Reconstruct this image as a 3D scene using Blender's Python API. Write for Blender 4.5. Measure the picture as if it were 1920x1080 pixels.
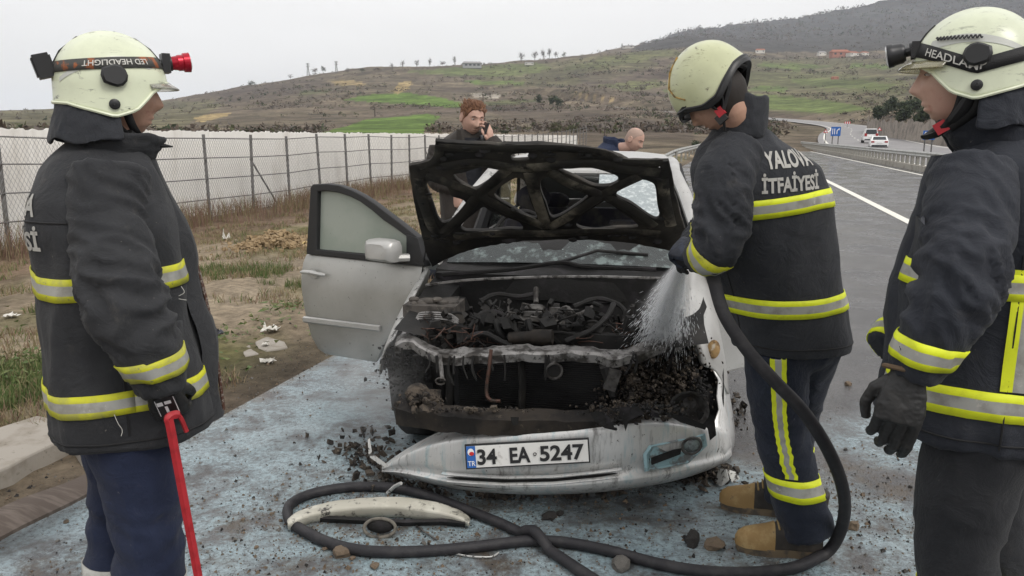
import bpy, bmesh, math, random
import numpy as np
from mathutils import Vector, Matrix, noise
from mathutils.bvhtree import BVHTree
R = math.radians
random.seed(7)
rng = np.random.default_rng(7)
scene = bpy.context.scene
for o in list(bpy.data.objects): bpy.data.objects.remove(o)
col = scene.collection

# ------------------------------------------------------------------ camera
H = 1.55            # eye height
PITCH = 11.1        # degrees below the horizon
FPX = 1450.0        # focal length in pixels of the 1920 wide photograph
cam = bpy.data.cameras.new('camera'); camo = bpy.data.objects.new('camera', cam); col.objects.link(camo)
camo.location = (0, 0, H); camo.rotation_euler = (R(90 - PITCH), 0, 0)
cam.sensor_width = 36; cam.lens = FPX / 1920 * 36
cam.clip_start = 0.05; cam.clip_end = 30000
scene.camera = camo
# ------------------------------------------------------------------ overcast daylight
SUN_EL, SUN_AZ = 48, 138      # azimuth clockwise from +Y
w = bpy.data.worlds.new('World'); scene.world = w; w.use_nodes = True
nt = w.node_tree; nt.nodes.clear()
out = nt.nodes.new('ShaderNodeOutputWorld'); bg = nt.nodes.new('ShaderNodeBackground')
sky = nt.nodes.new('ShaderNodeTexSky'); sky.sky_type = 'NISHITA'; sky.sun_disc = False
sky.sun_elevation = R(SUN_EL); sky.sun_rotation = R(SUN_AZ)
tc = nt.nodes.new('ShaderNodeTexCoord'); sep = nt.nodes.new('ShaderNodeSeparateXYZ')
nt.links.new(tc.outputs['Generated'], sep.inputs[0])
mr = nt.nodes.new('ShaderNodeMapRange'); mr.inputs[1].default_value = 0.0; mr.inputs[2].default_value = 1.0
mr.inputs[3].default_value = 0.0; mr.inputs[4].default_value = 1.0
nt.links.new(sep.outputs[2], mr.inputs[0])
ov = nt.nodes.new('ShaderNodeMix'); ov.data_type = 'RGBA'
ov.inputs[6].default_value = (9.7, 9.5, 9.3, 1); ov.inputs[7].default_value = (11.2, 11.1, 11.1, 1)
nt.links.new(mr.outputs[0], ov.inputs[0])
cl = nt.nodes.new('ShaderNodeTexNoise'); cl.inputs['Scale'].default_value = 2.2; cl.inputs['Detail'].default_value = 4
mp = nt.nodes.new('ShaderNodeMapping'); mp.inputs['Scale'].default_value = (1, 1, 4)
nt.links.new(tc.outputs['Generated'], mp.inputs[0]); nt.links.new(mp.outputs[0], cl.inputs['Vector'])
cr = nt.nodes.new('ShaderNodeMapRange'); cr.inputs[1].default_value = .3; cr.inputs[2].default_value = .7
cr.inputs[3].default_value = .95; cr.inputs[4].default_value = 1.05
nt.links.new(cl.outputs[0], cr.inputs[0])
mul = nt.nodes.new('ShaderNodeMix'); mul.data_type = 'RGBA'; mul.blend_type = 'MULTIPLY'; mul.inputs[0].default_value = 1
nt.links.new(ov.outputs[2], mul.inputs[6]); nt.links.new(cr.outputs[0], mul.inputs[7])
mx = nt.nodes.new('ShaderNodeMix'); mx.data_type = 'RGBA'; mx.inputs[0].default_value = 0.93   # cloud cover over the blue sky
nt.links.new(sky.outputs[0], mx.inputs[6]); nt.links.new(mul.outputs[2], mx.inputs[7])
nt.links.new(mx.outputs[2], bg.inputs[0]); bg.inputs[1].default_value = 0.1
nt.links.new(bg.outputs[0], out.inputs[0])
sl = bpy.data.lights.new('sun', 'SUN'); sl.energy = 1.5; sl.angle = R(22); sl.color = (1, .96, .9)
so = bpy.data.objects.new('sun', sl); col.objects.link(so)
so.rotation_euler = (R(90 - SUN_EL), 0, R(180 - SUN_AZ))
scene.view_settings.view_transform = 'Standard'; scene.view_settings.look = 'None'
scene.view_settings.exposure = 0.10; scene.view_settings.gamma = 1
scene.view_settings.use_curve_mapping = False
scene.render.engine = 'CYCLES'
scene.cycles.use_denoising = True
scene.cycles.max_bounces = 6; scene.cycles.volume_bounces = 3
scene.cycles.transparent_max_bounces = 12
scene.cycles.use_adaptive_sampling = True; scene.cycles.adaptive_threshold = 0.015

# ------------------------------------------------------------------ helpers
CP, SP = math.cos(R(PITCH)), math.sin(R(PITCH))
def at(px, py, Y):
    """point of the place seen at a pixel of the photograph, at forward distance Y"""
    u = (px - 960) / FPX; v = (py - 540) / FPX
    dy = CP - v * SP; dz = -SP - v * CP
    k = Y / dy
    return Vector((u * k, Y, H + dz * k))
def gnd(px, py, z=0.0):
    u = (px - 960) / FPX; v = (py - 540) / FPX
    dy = CP - v * SP; dz = -SP - v * CP
    k = (z - H) / dz
    return Vector((u * k, dy * k, z))
def proj(x, y, z):
    zc = y * CP - (z - H) * SP; yc = -(y * SP + (z - H) * CP)
    return 960 + FPX * x / zc, 540 + FPX * yc / zc
def lerp(a, b, t): return a + (b - a) * t
def sstep(a, b, x):
    t = np.clip((x - a) / (b - a), 0, 1); return t * t * (3 - 2 * t)
def n1(p, s=1.0): return noise.noise(Vector(p) * s)
def fbm(p, s=1.0, o=3): return noise.fractal(Vector(p) * s, 0.7, 2.0, o)

def nodes_of(m):
    m.use_nodes = True; return m.node_tree.nodes, m.node_tree.links, m.node_tree.nodes['Principled BSDF']
def N(nd, typ, **k):
    n = nd.new(typ)
    for a, b in k.items():
        if a.startswith('_'): setattr(n, a[1:], b)
        else: n.inputs[a.replace('__', ' ')].default_value = b
    return n
def noise_node(nd, lk, vec, scale, detail=4, rough=.6, dist=0.0):
    n = nd.new('ShaderNodeTexNoise'); n.inputs['Scale'].default_value = scale; n.inputs['Detail'].default_value = detail
    n.inputs['Roughness'].default_value = rough; n.inputs['Distortion'].default_value = dist
    lk.new(vec, n.inputs['Vector']); return n.outputs[0]
def ramp_node(nd, lk, fac, a, b, lo=0.0, hi=1.0):
    m = nd.new('ShaderNodeMapRange'); m.interpolation_type = 'SMOOTHSTEP'
    m.inputs[1].default_value = a; m.inputs[2].default_value = b; m.inputs[3].default_value = lo; m.inputs[4].default_value = hi
    lk.new(fac, m.inputs[0]); return m.outputs[0]
def mix_node(nd, lk, fac, a, b, blend='MIX'):
    m = nd.new('ShaderNodeMix'); m.data_type = 'RGBA'; m.blend_type = blend
    for sock, v in ((0, fac), (6, a), (7, b)):
        if isinstance(v, (int, float)): m.inputs[sock].default_value = v if sock == 0 else (v, v, v, 1)
        elif isinstance(v, tuple): m.inputs[sock].default_value = (*v, 1)
        else: lk.new(v, m.inputs[sock])
    return m.outputs[2]
def math_node(nd, lk, op, a, b=0.0, clamp=False):
    m = nd.new('ShaderNodeMath'); m.operation = op; m.use_clamp = clamp
    for i, v in enumerate((a, b)):
        if isinstance(v, (int, float)): m.inputs[i].default_value = v
        else: lk.new(v, m.inputs[i])
    return m.outputs[0]
def bump_node(nd, lk, h, strength, dist=0.01):
    b = nd.new('ShaderNodeBump'); b.inputs['Strength'].default_value = strength; b.inputs['Distance'].default_value = dist
    lk.new(h, b.inputs['Height']); return b.outputs[0]
_mats = {}
def mat(name, c, rough=.7, metal=0.0, c2=None, scale=6, lo=.45, hi=.65, bump=0.0, bscale=60, bdist=.003, detail=5, c3=None, s3=30, lo3=.58, hi3=.7,
        spec=None, emis=None, stretch=None, alpha=None, trans=None, vcol=None):
    """a Principled material: base colour, patches of a second and a third colour, fine relief"""
    if name in _mats: return _mats[name]
    m = bpy.data.materials.new(name); nd, lk, p = nodes_of(m)
    p.inputs['Base Color'].default_value = (*c, 1); p.inputs['Roughness'].default_value = rough; p.inputs['Metallic'].default_value = metal
    if spec is not None: p.inputs['Specular IOR Level'].default_value = spec
    t = nd.new('ShaderNodeTexCoord'); vec = t.outputs['Object']
    if stretch:
        mpn = nd.new('ShaderNodeMapping'); mpn.inputs['Scale'].default_value = stretch; lk.new(vec, mpn.inputs[0]); vec = mpn.outputs[0]
    cc = c
    if c2:
        f = ramp_node(nd, lk, noise_node(nd, lk, vec, scale, detail), lo, hi); cc = mix_node(nd, lk, f, cc, c2)
    if c3:
        f = ramp_node(nd, lk, noise_node(nd, lk, vec, s3, 6, .7), lo3, hi3); cc = mix_node(nd, lk, f, cc, c3)
    if not isinstance(cc, tuple): lk.new(cc, p.inputs['Base Color'])
    if bump: lk.new(bump_node(nd, lk, noise_node(nd, lk, vec, bscale, 4, .65), bump, bdist), p.inputs['Normal'])
    if trans: p.inputs['Transmission Weight'].default_value = trans
    if alpha is not None: p.inputs['Alpha'].default_value = alpha
    if emis: p.inputs['Emission Color'].default_value = (*emis[0], 1); p.inputs['Emission Strength'].default_value = emis[1]
    _mats[name] = m; return m

def setp(o, label=None, cat=None, group=None, kind=None):
    for k, v in (('label', label), ('category', cat), ('group', group), ('kind', kind)):
        if v: o[k] = v
    return o
def thing(name, loc, label, cat, rz=0.0, group=None):
    o = bpy.data.objects.new(name, None); col.objects.link(o); o.location = loc; o.rotation_euler = (0, 0, rz); o.empty_display_size = .1
    setp(o, label, cat, group); return o
def mworld(o):
    m = Matrix.LocRotScale(o.location, o.rotation_euler, o.scale)
    return mworld(o.parent) @ m if o.parent else m
class MB:
    """collects shapes and links them as ONE mesh object"""
    def __init__(s): s.v = []; s.f = []; s.m = []
    def add(s, vs, fs, mi=0, M=None):
        b = len(s.v)
        s.v += [tuple(M @ Vector(p)) if M is not None else tuple(p) for p in vs]
        s.f += [tuple(i + b for i in f) for f in fs]; s.m += [mi] * len(fs); return s
    def box(s, c, size, rot=None, mi=0, M=None):
        x, y, z = (k / 2 for k in size)
        vs = [Vector((a * x, b * y, d * z)) for d in (-1, 1) for b in (-1, 1) for a in (-1, 1)]
        if rot is not None: vs = [rot @ p for p in vs]
        vs = [p + Vector(c) for p in vs]
        return s.add(vs, [(0, 2, 3, 1), (4, 5, 7, 6), (0, 1, 5, 4), (2, 6, 7, 3), (0, 4, 6, 2), (1, 3, 7, 5)], mi, M)
    def loft(s, rings, cap=True, mi=0, closed=True, M=None):
        n = len(rings[0]); vs = [p for r in rings for p in r]; fs = []
        for i in range(len(rings) - 1):
            for j in range(n if closed else n - 1):
                k = (j + 1) % n
                fs.append((i * n + j, i * n + k, (i + 1) * n + k, (i + 1) * n + j))
        if cap and closed:
            fs.append(tuple(reversed(range(n)))); fs.append(tuple(range((len(rings) - 1) * n, len(rings) * n)))
        return s.add(vs, fs, mi, M)
    def tube(s, pts, rad, seg=8, mi=0, flat=1.0, M=None, up=(0, 0, 1), cap=True):
        pts = [Vector(p) for p in pts]; n = len(pts)
        if not hasattr(rad, '__len__'): rad = [rad] * n
        rings = []; prev = None
        for i, p in enumerate(pts):
            d = (pts[min(i + 1, n - 1)] - pts[max(i - 1, 0)]).normalized()
            if prev is None:
                a = Vector(up); a = a - d * a.dot(d)
                if a.length < 1e-3: a = Vector((1, 0, 0)) - d * d.x
            else: a = prev - d * prev.dot(d)
            a.normalize(); prev = a; b = d.cross(a)
            rings.append([p + (a * math.cos(t) * flat + b * math.sin(t)) * rad[i] for t in (2 * math.pi * k / seg for k in range(seg))])
        return s.loft(rings, cap, mi, True, M)
    def ell(s, c, r, seg=16, rows=10, mi=0, rot=None, M=None):
        rings = []
        for i in range(rows + 1):
            ph = math.pi * i / rows; ph = min(max(ph, 1e-3), math.pi - 1e-3)
            rg = []
            for j in range(seg):
                a = 2 * math.pi * j / seg
                p = Vector((r[0] * math.sin(ph) * math.cos(a), r[1] * math.sin(ph) * math.sin(a), -r[2] * math.cos(ph)))
                if rot is not None: p = rot @ p
                rg.append(p + Vector(c))
            rings.append(rg)
        return s.loft(rings, True, mi, True, M)
    def cyl(s, a, b, r, seg=12, mi=0, M=None, r2=None): return s.tube([a, b], [r, r if r2 is None else r2], seg, mi, M=M)
    def obj(s, name, mats, parent=None, world=False, smooth=True, ang=40):
        me = bpy.data.meshes.new(name); vs = s.v
        if world and parent is not None:
            Mi = mworld(parent).inverted(); vs = [tuple(Mi @ Vector(p)) for p in vs]
        me.from_pydata(vs, [], s.f)
        if not isinstance(mats, (list, tuple)): mats = [mats]
        for m in mats: me.materials.append(m)
        me.polygons.foreach_set('material_index', s.m)
        if smooth:
            me.polygons.foreach_set('use_smooth', [True] * len(s.f)); me.update()
            if ang: me.set_sharp_from_angle(angle=R(ang))
        me.update()
        o = bpy.data.objects.new(name, me); col.objects.link(o); o.parent = parent
        return o
def bake(o):
    """apply the modifiers of o"""
    bpy.context.view_layer.update()
    dg = bpy.context.evaluated_depsgraph_get()
    me = bpy.data.meshes.new_from_object(o.evaluated_get(dg)); old = o.data
    o.modifiers.clear(); o.data = me; bpy.data.meshes.remove(old); return o
def remesh(o, voxel, smooth=3, fac=.5, keep_mats=True):
    m = o.modifiers.new('r', 'REMESH'); m.mode = 'VOXEL'; m.voxel_size = voxel; m.use_smooth_shade = True
    if smooth:
        q = o.modifiers.new('s', 'SMOOTH'); q.iterations = smooth; q.factor = fac
    mats = list(o.data.materials); bake(o)
    if not o.data.materials:
        for k in mats: o.data.materials.append(k)
    return o
def displace(o, fn):
    """move each vertex along its normal by fn(position)"""
    me = o.data; nv = len(me.vertices)
    ns = np.empty(nv * 3); me.vertex_normals.foreach_get('vector', ns); ns = ns.reshape(-1, 3)
    co = np.empty(nv * 3); me.vertices.foreach_get('co', co); co = co.reshape(-1, 3)
    d = np.array([fn(p) for p in co]); co += ns * d[:, None]
    me.vertices.foreach_set('co', co.ravel()); me.update(); return o
def bvh_of(o): 
    me = o.data
    return BVHTree.FromPolygons([v.co.copy() for v in me.vertices], [tuple(p.vertices) for p in me.polygons])
def raw_mesh(name, v, f, mats, parent=None, smooth=False, mi=None):
    """fast mesh from numpy arrays of equal sized faces"""
    me = bpy.data.meshes.new(name); v = np.asarray(v, dtype=np.float32); f = np.asarray(f, dtype=np.int32)
    k = f.shape[1]; me.vertices.add(len(v)); me.vertices.foreach_set('co', v.ravel())
    me.loops.add(f.size); me.loops.foreach_set('vertex_index', f.ravel())
    me.polygons.add(len(f)); me.polygons.foreach_set('loop_start', np.arange(0, f.size, k, dtype=np.int32))
    if not isinstance(mats, (list, tuple)): mats = [mats]
    for m in mats: me.materials.append(m)
    if mi is not None: me.polygons.foreach_set('material_index', np.asarray(mi, dtype=np.int32))
    me.polygons.foreach_set('use_smooth', np.full(len(f), smooth)); me.update(calc_edges=True); me.validate()
    o = bpy.data.objects.new(name, me); col.objects.link(o); o.parent = parent; return o
def catmull(P, n=8):
    P = [Vector(p) for p in P]; out = []
    for i in range(len(P) - 1):
        a, b, c, d = P[max(i - 1, 0)], P[i], P[i + 1], P[min(i + 2, len(P) - 1)]
        for k in range(n):
            t = k / n
            out.append(.5 * ((2 * b) + (c - a) * t + (2 * a - 5 * b + 4 * c - d) * t * t + (3 * b - a - 3 * c + d) * t ** 3))
    out.append(P[-1]); return out

# ------------------------------------------------------------------ the road's own directions: s along, t to the right
RA = R(16.0); RS = Vector((math.sin(RA), math.cos(RA), 0)); RT = Vector((math.cos(RA), -math.sin(RA), 0))
def st(s, t, z=0.0): p = RS * s + RT * t; p.z = z; return p
def to_st(x, y): return x * RS.x + y * RS.y, x * RT.x + y * RT.y

# far road (opposite carriageway), climbing and bending to the left
FAR = [(st(-20, 14.5), 0.0), (st(20, 14.5), 0.0), (st(60, 14.5), .0)]
for px, py, d in ((1632, 272, 95), (1595, 253, 150), (1592, 240, 205), (1545, 232, 270), (1450, 223, 350), (1300, 213, 450), (1180, 205, 540), (1080, 195, 640), (1000, 200, 760)):
    p = at(px, py, d); FAR.append((Vector((p.x, p.y, 0)), p.z))
far_pts = catmull([Vector((a.x, a.y, z)) for a, z in FAR], 10)
far_np = np.array([tuple(p) for p in far_pts])

# ------------------------------------------------------------------ ground and hills: one sheet
US = [-1500, -300, 0, 300, 480, 700, 900, 1100, 1280, 1500, 1750, 1920, 2300, 3500]
RSL = [60, 120, 250, 450, 800, 1300, 2000, 4000, 7000]
ET = np.array([
 [-1, -1, -1, -1, -1, -1, -1, -1, -1, -1, -1, 0, 0, 0],
 [2, 2, 2, 2, 2, 2, 2, 3, 4, 5, 8, 15, 25, 25],
 [8, 8, 10, 10, 12, 15, 18, 25, 30, 25, 40, 60, 70, 70],
 [20, 20, 25, 25, 30, 35, 45, 50, 45, 45, 75, 90, 100, 90],
 [35, 38, 42, 44, 62, 80, 84, 88, 82, 85, 110, 125, 130, 120],
 [42, 43, 44, 58, 92, 122, 128, 142, 152, 130, 150, 160, 165, 150],
 [30, 30, 30, 50, 80, 105, 115, 145, 176, 162, 172, 182, 185, 170],
 [20, 20, 20, 30, 60, 85, 95, 115, 182, 211, 244, 256, 250, 220],
 [5, 5, 5, 10, 20, 30, 40, 60, 90, 100, 110, 110, 110, 90]], float)
_az = np.array([math.atan((u - 960) / FPX) for u in US]); _lr = np.log(np.array(RSL, float))
def hill_e(az, r):
    """how high (in pixels above the horizon) the ground stands, by bearing and distance"""
    c = np.array([np.interp(az, _az, ET[k]) for k in range(len(RSL))])
    lr = np.clip(np.log(np.maximum(r, 1)), _lr[0], _lr[-1])
    k = np.clip(np.searchsorted(_lr, lr) - 1, 0, len(RSL) - 2)
    t = (lr - _lr[k]) / (_lr[k + 1] - _lr[k]); t = t * t * (3 - 2 * t) * .5 + t * .5
    idx = np.arange(len(lr)); return c[k, idx] * (1 - t) + c[k + 1, idx] * t
def vnoise(x, y, seed=0):
    """value noise on arrays"""
    xi = np.floor(x).astype(np.int64); yi = np.floor(y).astype(np.int64); fx = x - xi; fy = y - yi
    fx = fx * fx * (3 - 2 * fx); fy = fy * fy * (3 - 2 * fy)
    def h(a, b):
        n = (a * 374761393 + b * 668265263 + seed * 144665) & 0xFFFFFFFF; n = ((n ^ (n >> 13)) * 1274126177) & 0xFFFFFFFF
        return ((n ^ (n >> 16)) & 0xFFFF) / 65535.0
    return (h(xi, yi) * (1 - fx) + h(xi + 1, yi) * fx) * (1 - fy) + (h(xi, yi + 1) * (1 - fx) + h(xi + 1, yi + 1) * fx) * fy * 1.0
def vfbm(x, y, o=4, seed=0):
    a = 0; k = .5; tot = 0
    for i in range(o):
        a = a + k * (vnoise(x, y, seed + i) - .5) * 2; tot += k; x = x * 2.03; y = y * 2.03; k *= .5
    return a / tot
def ground_z(x, y):
    x = np.atleast_1d(np.asarray(x, float)); y = np.atleast_1d(np.asarray(y, float))
    r = np.hypot(x, y); az = np.arctan2(x, y)
    s = x * RS.x + y * RS.y; t = x * RT.x + y * RT.y
    near = np.full_like(x, -.03)
    lv = sstep(-2.75, -3.6, t)
    near = near + lv * (.04 + .055 * vfbm(x * 1.7, y * 1.7, 4, 3) + .03 * vfbm(x * 7, y * 7, 2, 9))
    near = near - .36 * sstep(-4.5, -10.5, t) - 1.0 * sstep(-12, -18, t)
    near = near + sstep(21, 26, t) * .3
    zf = H + r * hill_e(az, r) / FPX * 1.0 * np.where(np.abs(az) < 1.2, np.cos(az), .36)
    zf = zf + r * .0032 * vfbm(x / 130, y / 130, 4, 5) * sstep(80, 300, r) + r * .0012 * vfbm(x / 22, y / 22, 3, 8) * sstep(80, 250, r)
    zf = zf + sstep(2300, 3600, r) * (38 * vfbm(x / 420, y / 420, 4, 61) + 14 * np.abs(vfbm(x / 90, y / 90, 3, 63)))
    k = sstep(38, 110, r)
    corr = sstep(-2.0, -4.0, t) + sstep(22, 26, t)
    k = np.where(s < 110, k * np.clip(corr, 0, 1), k)
    z = near * (1 - k) + zf * k
    m = (r > 70) & (r < 900) & (az > -.2)
    if m.any():
        d2 = (x[m][:, None] - far_np[None, :, 0]) ** 2 + (y[m][:, None] - far_np[None, :, 1]) ** 2
        j = d2.argmin(1); d = np.sqrt(d2[np.arange(len(j)), j]); wgt = 1 - sstep(8, 26, d)
        z[m] = z[m] * (1 - wgt) + (far_np[j, 2] - .25) * wgt
    return z
az_in = np.linspace(R(-41), R(41), 720); az_out = np.linspace(R(41), R(319), 70)[1:-1]
AZ = np.concatenate([az_in, az_out]); RR = np.concatenate([np.geomspace(.35, 60, 130), np.geomspace(60, 6800, 175)[1:]])
nA, nR = len(AZ), len(RR)
ga, gr = np.meshgrid(AZ, RR); gx = (gr * np.sin(ga)).ravel(); gy = (gr * np.cos(ga)).ravel(); gz = ground_z(gx, gy)
idx = np.arange(nA * nR).reshape(nR, nA); nxt = np.roll(idx, -1, axis=1)
gf = np.stack([idx[:-1].ravel(), nxt[:-1].ravel(), nxt[1:].ravel(), idx[1:].ravel()], 1)

def inpoly(px, py, poly):
    c = np.zeros(px.shape, bool); n = len(poly); j = n - 1
    for i in range(n):
        xi, yi = poly[i]; xj, yj = poly[j]
        c ^= ((yi > py) != (yj > py)) & (px < (xj - xi) * (py - yi) / ((yj - yi) or 1e-9) + xi); j = i
    return c
zc = gy * CP - (gz - H) * SP; ok = zc > 1
uu = np.where(ok, 960 + FPX * gx / np.maximum(zc, 1), -9999); vv = np.where(ok, 540 - FPX * (gy * SP + (gz - H) * CP) / np.maximum(zc, 1), -9999)
rr = np.hypot(gx, gy); ss_, tt_ = gx * RS.x + gy * RS.y, gx * RT.x + gy * RT.y
# ground cover colours: dry scrub, pasture, winter wheat, bare clay, ploughed earth, forest
gc = np.zeros((len(gx), 3)); nz = vfbm(gx / 60, gy / 60, 4, 21); nz2 = vfbm(gx / 14, gy / 14, 3, 31)
scrub = np.array([.118, .092, .070]); dry = np.array([.165, .135, .092]); green = np.array([.105, .165, .035]); olive = np.array([.125, .135, .055]); clay = np.array([.36, .27, .13]); forest = np.array([.055, .050, .046])
gc[:] = scrub; gc += (dry - scrub) * np.clip(.5 + nz * 1.2, 0, 1)[:, None]
gc = np.where(((nz2 + nz * .5) > .33)[:, None], gc * .72, gc)
def paint(c, poly, soft=0.0, rmin=60, rmax=9000, amt=1.0):
    m = inpoly(uu + nz2 * 6, vv + nz * 3, poly) & (rr > rmin) & (rr < rmax); gc[m] += (np.array(c) - gc[m]) * amt
paint(forest, [(1180, 95), (1240, 60), (1300, 40), (1700, -40), (2600, -60), (2600, 120), (1920, 92), (1700, 96), (1500, 98), (1300, 98)], rmin=1500)
paint(olive, [(0, 150), (0, 262), (300, 262), (430, 190), (300, 190)], amt=.35)
paint(green, [(560, 262), (640, 238), (700, 222), (800, 212), (826, 218), (805, 240), (780, 262)])
paint(green, [(636, 188), (700, 178), (760, 174), (830, 184), (880, 196), (870, 202), (800, 196), (700, 192)])
paint(green, [(760, 135), (870, 125), (1010, 118), (1040, 130), (960, 142), (850, 142)], amt=.55)
paint(green, [(870, 150), (980, 152), (985, 160), (890, 158)], amt=.9)
paint(green, [(1420, 118), (1500, 120), (1560, 126), (1500, 130), (1420, 124)], amt=.8)
paint(green, [(1480, 148), (1600, 150), (1680, 158), (1660, 168), (1560, 164), (1500, 158)], amt=.85)
paint(green, [(1410, 178), (1470, 180), (1560, 190), (1640, 205), (1560, 212), (1470, 208), (1400, 200)], amt=.8)
paint(olive, [(1050, 128), (1180, 98), (1260, 92), (1290, 100), (1180, 118), (1080, 140)], amt=.7)
paint(olive, [(1400, 135), (1500, 135), (1600, 140), (1700, 150), (1700, 175), (1560, 172), (1400, 160)], amt=.5)
paint(olive, [(1120, 160), (1220, 150), (1260, 160), (1180, 172)], amt=.8)
paint(clay, [(735, 172), (750, 155), (775, 152), (765, 168), (745, 178)])
paint(clay, [(360, 222), (400, 212), (440, 210), (425, 218), (380, 230)], amt=.9)
paint(clay, [(615, 152), (680, 153), (688, 160), (640, 162)], amt=.7)
paint((.4, .36, .3), [(880, 176), (900, 175), (940, 178), (935, 184), (890, 182)], amt=.8)
paint(clay, [(1070, 172), (1110, 178), (1165, 186), (1160, 190), (1090, 182)], amt=.6)
paint(olive, [(880, 128), (1000, 120), (1180, 100), (1240, 120), (1150, 150), (1000, 165), (900, 160)], amt=.4)
paint(olive, [(1250, 120), (1420, 110), (1700, 110), (1920, 120), (1920, 200), (1500, 215), (1300, 190)], amt=.35)
paint(green, [(1430, 160), (1480, 164), (1470, 172), (1400, 170)], amt=.7); paint(green, [(900, 190), (1000, 184), (1010, 190), (920, 198)], amt=.35); paint(green, [(1240, 168), (1330, 160), (1340, 170), (1260, 178)], amt=.5); paint(green, [(1600, 118), (1680, 122), (1670, 130), (1590, 128)], amt=.7); paint(green, [(560, 172), (620, 168), (610, 176), (560, 180)], amt=.3)
paint((.085, .066, .056), [(420, 165), (600, 148), (620, 160), (500, 185), (400, 195)], amt=.5); paint((.08, .062, .052), [(900, 200), (1060, 205), (1300, 235), (1300, 262), (1100, 250), (950, 225)], amt=.55); paint((.085, .066, .056), [(1060, 130), (1250, 130), (1260, 150), (1100, 158)], amt=.5)
# verge near the road
nv_ = (rr < 60) & (tt_ < -2.6)
ng = vfbm(gx * .9, gy * .9, 4, 41); ng2 = vfbm(gx * 3.1, gy * 3.1, 3, 43)
vg = np.array([.275, .22, .155])[None] + np.zeros((len(gx), 3))
vg += (np.array([.13, .125, .05]) - vg) * np.clip(.10 + ng * 2.0, 0, 1)[:, None]
vg += (np.array([.34, .28, .205]) - vg) * (np.exp(-((tt_ + 4.9 + ng * .8) / .75) ** 2) * np.clip(.6 + ng2, 0, 1))[:, None]
vg += (np.array([.17, .115, .08]) - vg) * (sstep(-8.3, -9.6, tt_) * .8)[:, None]
vg += (np.array([.095, .075, .058]) - vg) * (np.exp(-((tt_ + 2.85 + ng * .3) / .38) ** 2) * .8)[:, None]
gc[nv_] = vg[nv_] * 1.3
m = (tt_ >= -2.6) & (rr < 60); gc[m] = (.10, .09, .08)
def ground_mat():
    m = bpy.data.materials.new('ground_cover'); nd, lk, p = nodes_of(m)
    a = nd.new('ShaderNodeAttribute'); a.attribute_name = 'cover'; t = nd.new('ShaderNodeTexCoord'); v = t.outputs['Object']
    f1 = noise_node(nd, lk, v, .045, 8, .72); f2 = noise_node(nd, lk, v, 9, 6, .75)
    c = mix_node(nd, lk, 1.0, a.outputs['Color'], ramp_node(nd, lk, f1, .3, .7, .55, 1.4), 'MULTIPLY')
    c = mix_node(nd, lk, 1.0, c, ramp_node(nd, lk, f2, .3, .7, .66, 1.34), 'MULTIPLY')
    c = mix_node(nd, lk, 1.0, c, ramp_node(nd, lk, noise_node(nd, lk, v, .011, 9, .75, .8), .36, .64, .66, 1.22), 'MULTIPLY'); c = mix_node(nd, lk, 1.0, c, ramp_node(nd, lk, noise_node(nd, lk, v, .22, 6, .8), .38, .62, .72, 1.2), 'MULTIPLY')
    lk.new(c, p.inputs['Base Color']); p.inputs['Roughness'].default_value = .95; p.inputs['Specular IOR Level'].default_value = .15
    lk.new(bump_node(nd, lk, noise_node(nd, lk, v, 14, 6, .7), .7, .05), p.inputs['Normal']); return m
ground = raw_mesh('ground', np.stack([gx, gy, gz], 1), gf, ground_mat(), smooth=True); setp(ground, kind='structure')
ca = ground.data.color_attributes.new('cover', 'FLOAT_COLOR', 'POINT')
ca.data.foreach_set('color', np.concatenate([gc, np.ones((len(gc), 1))], 1).astype(np.float32).ravel())
def gz1(x, y): return float(ground_z([x], [y])[0])
gbvh = None

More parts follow.
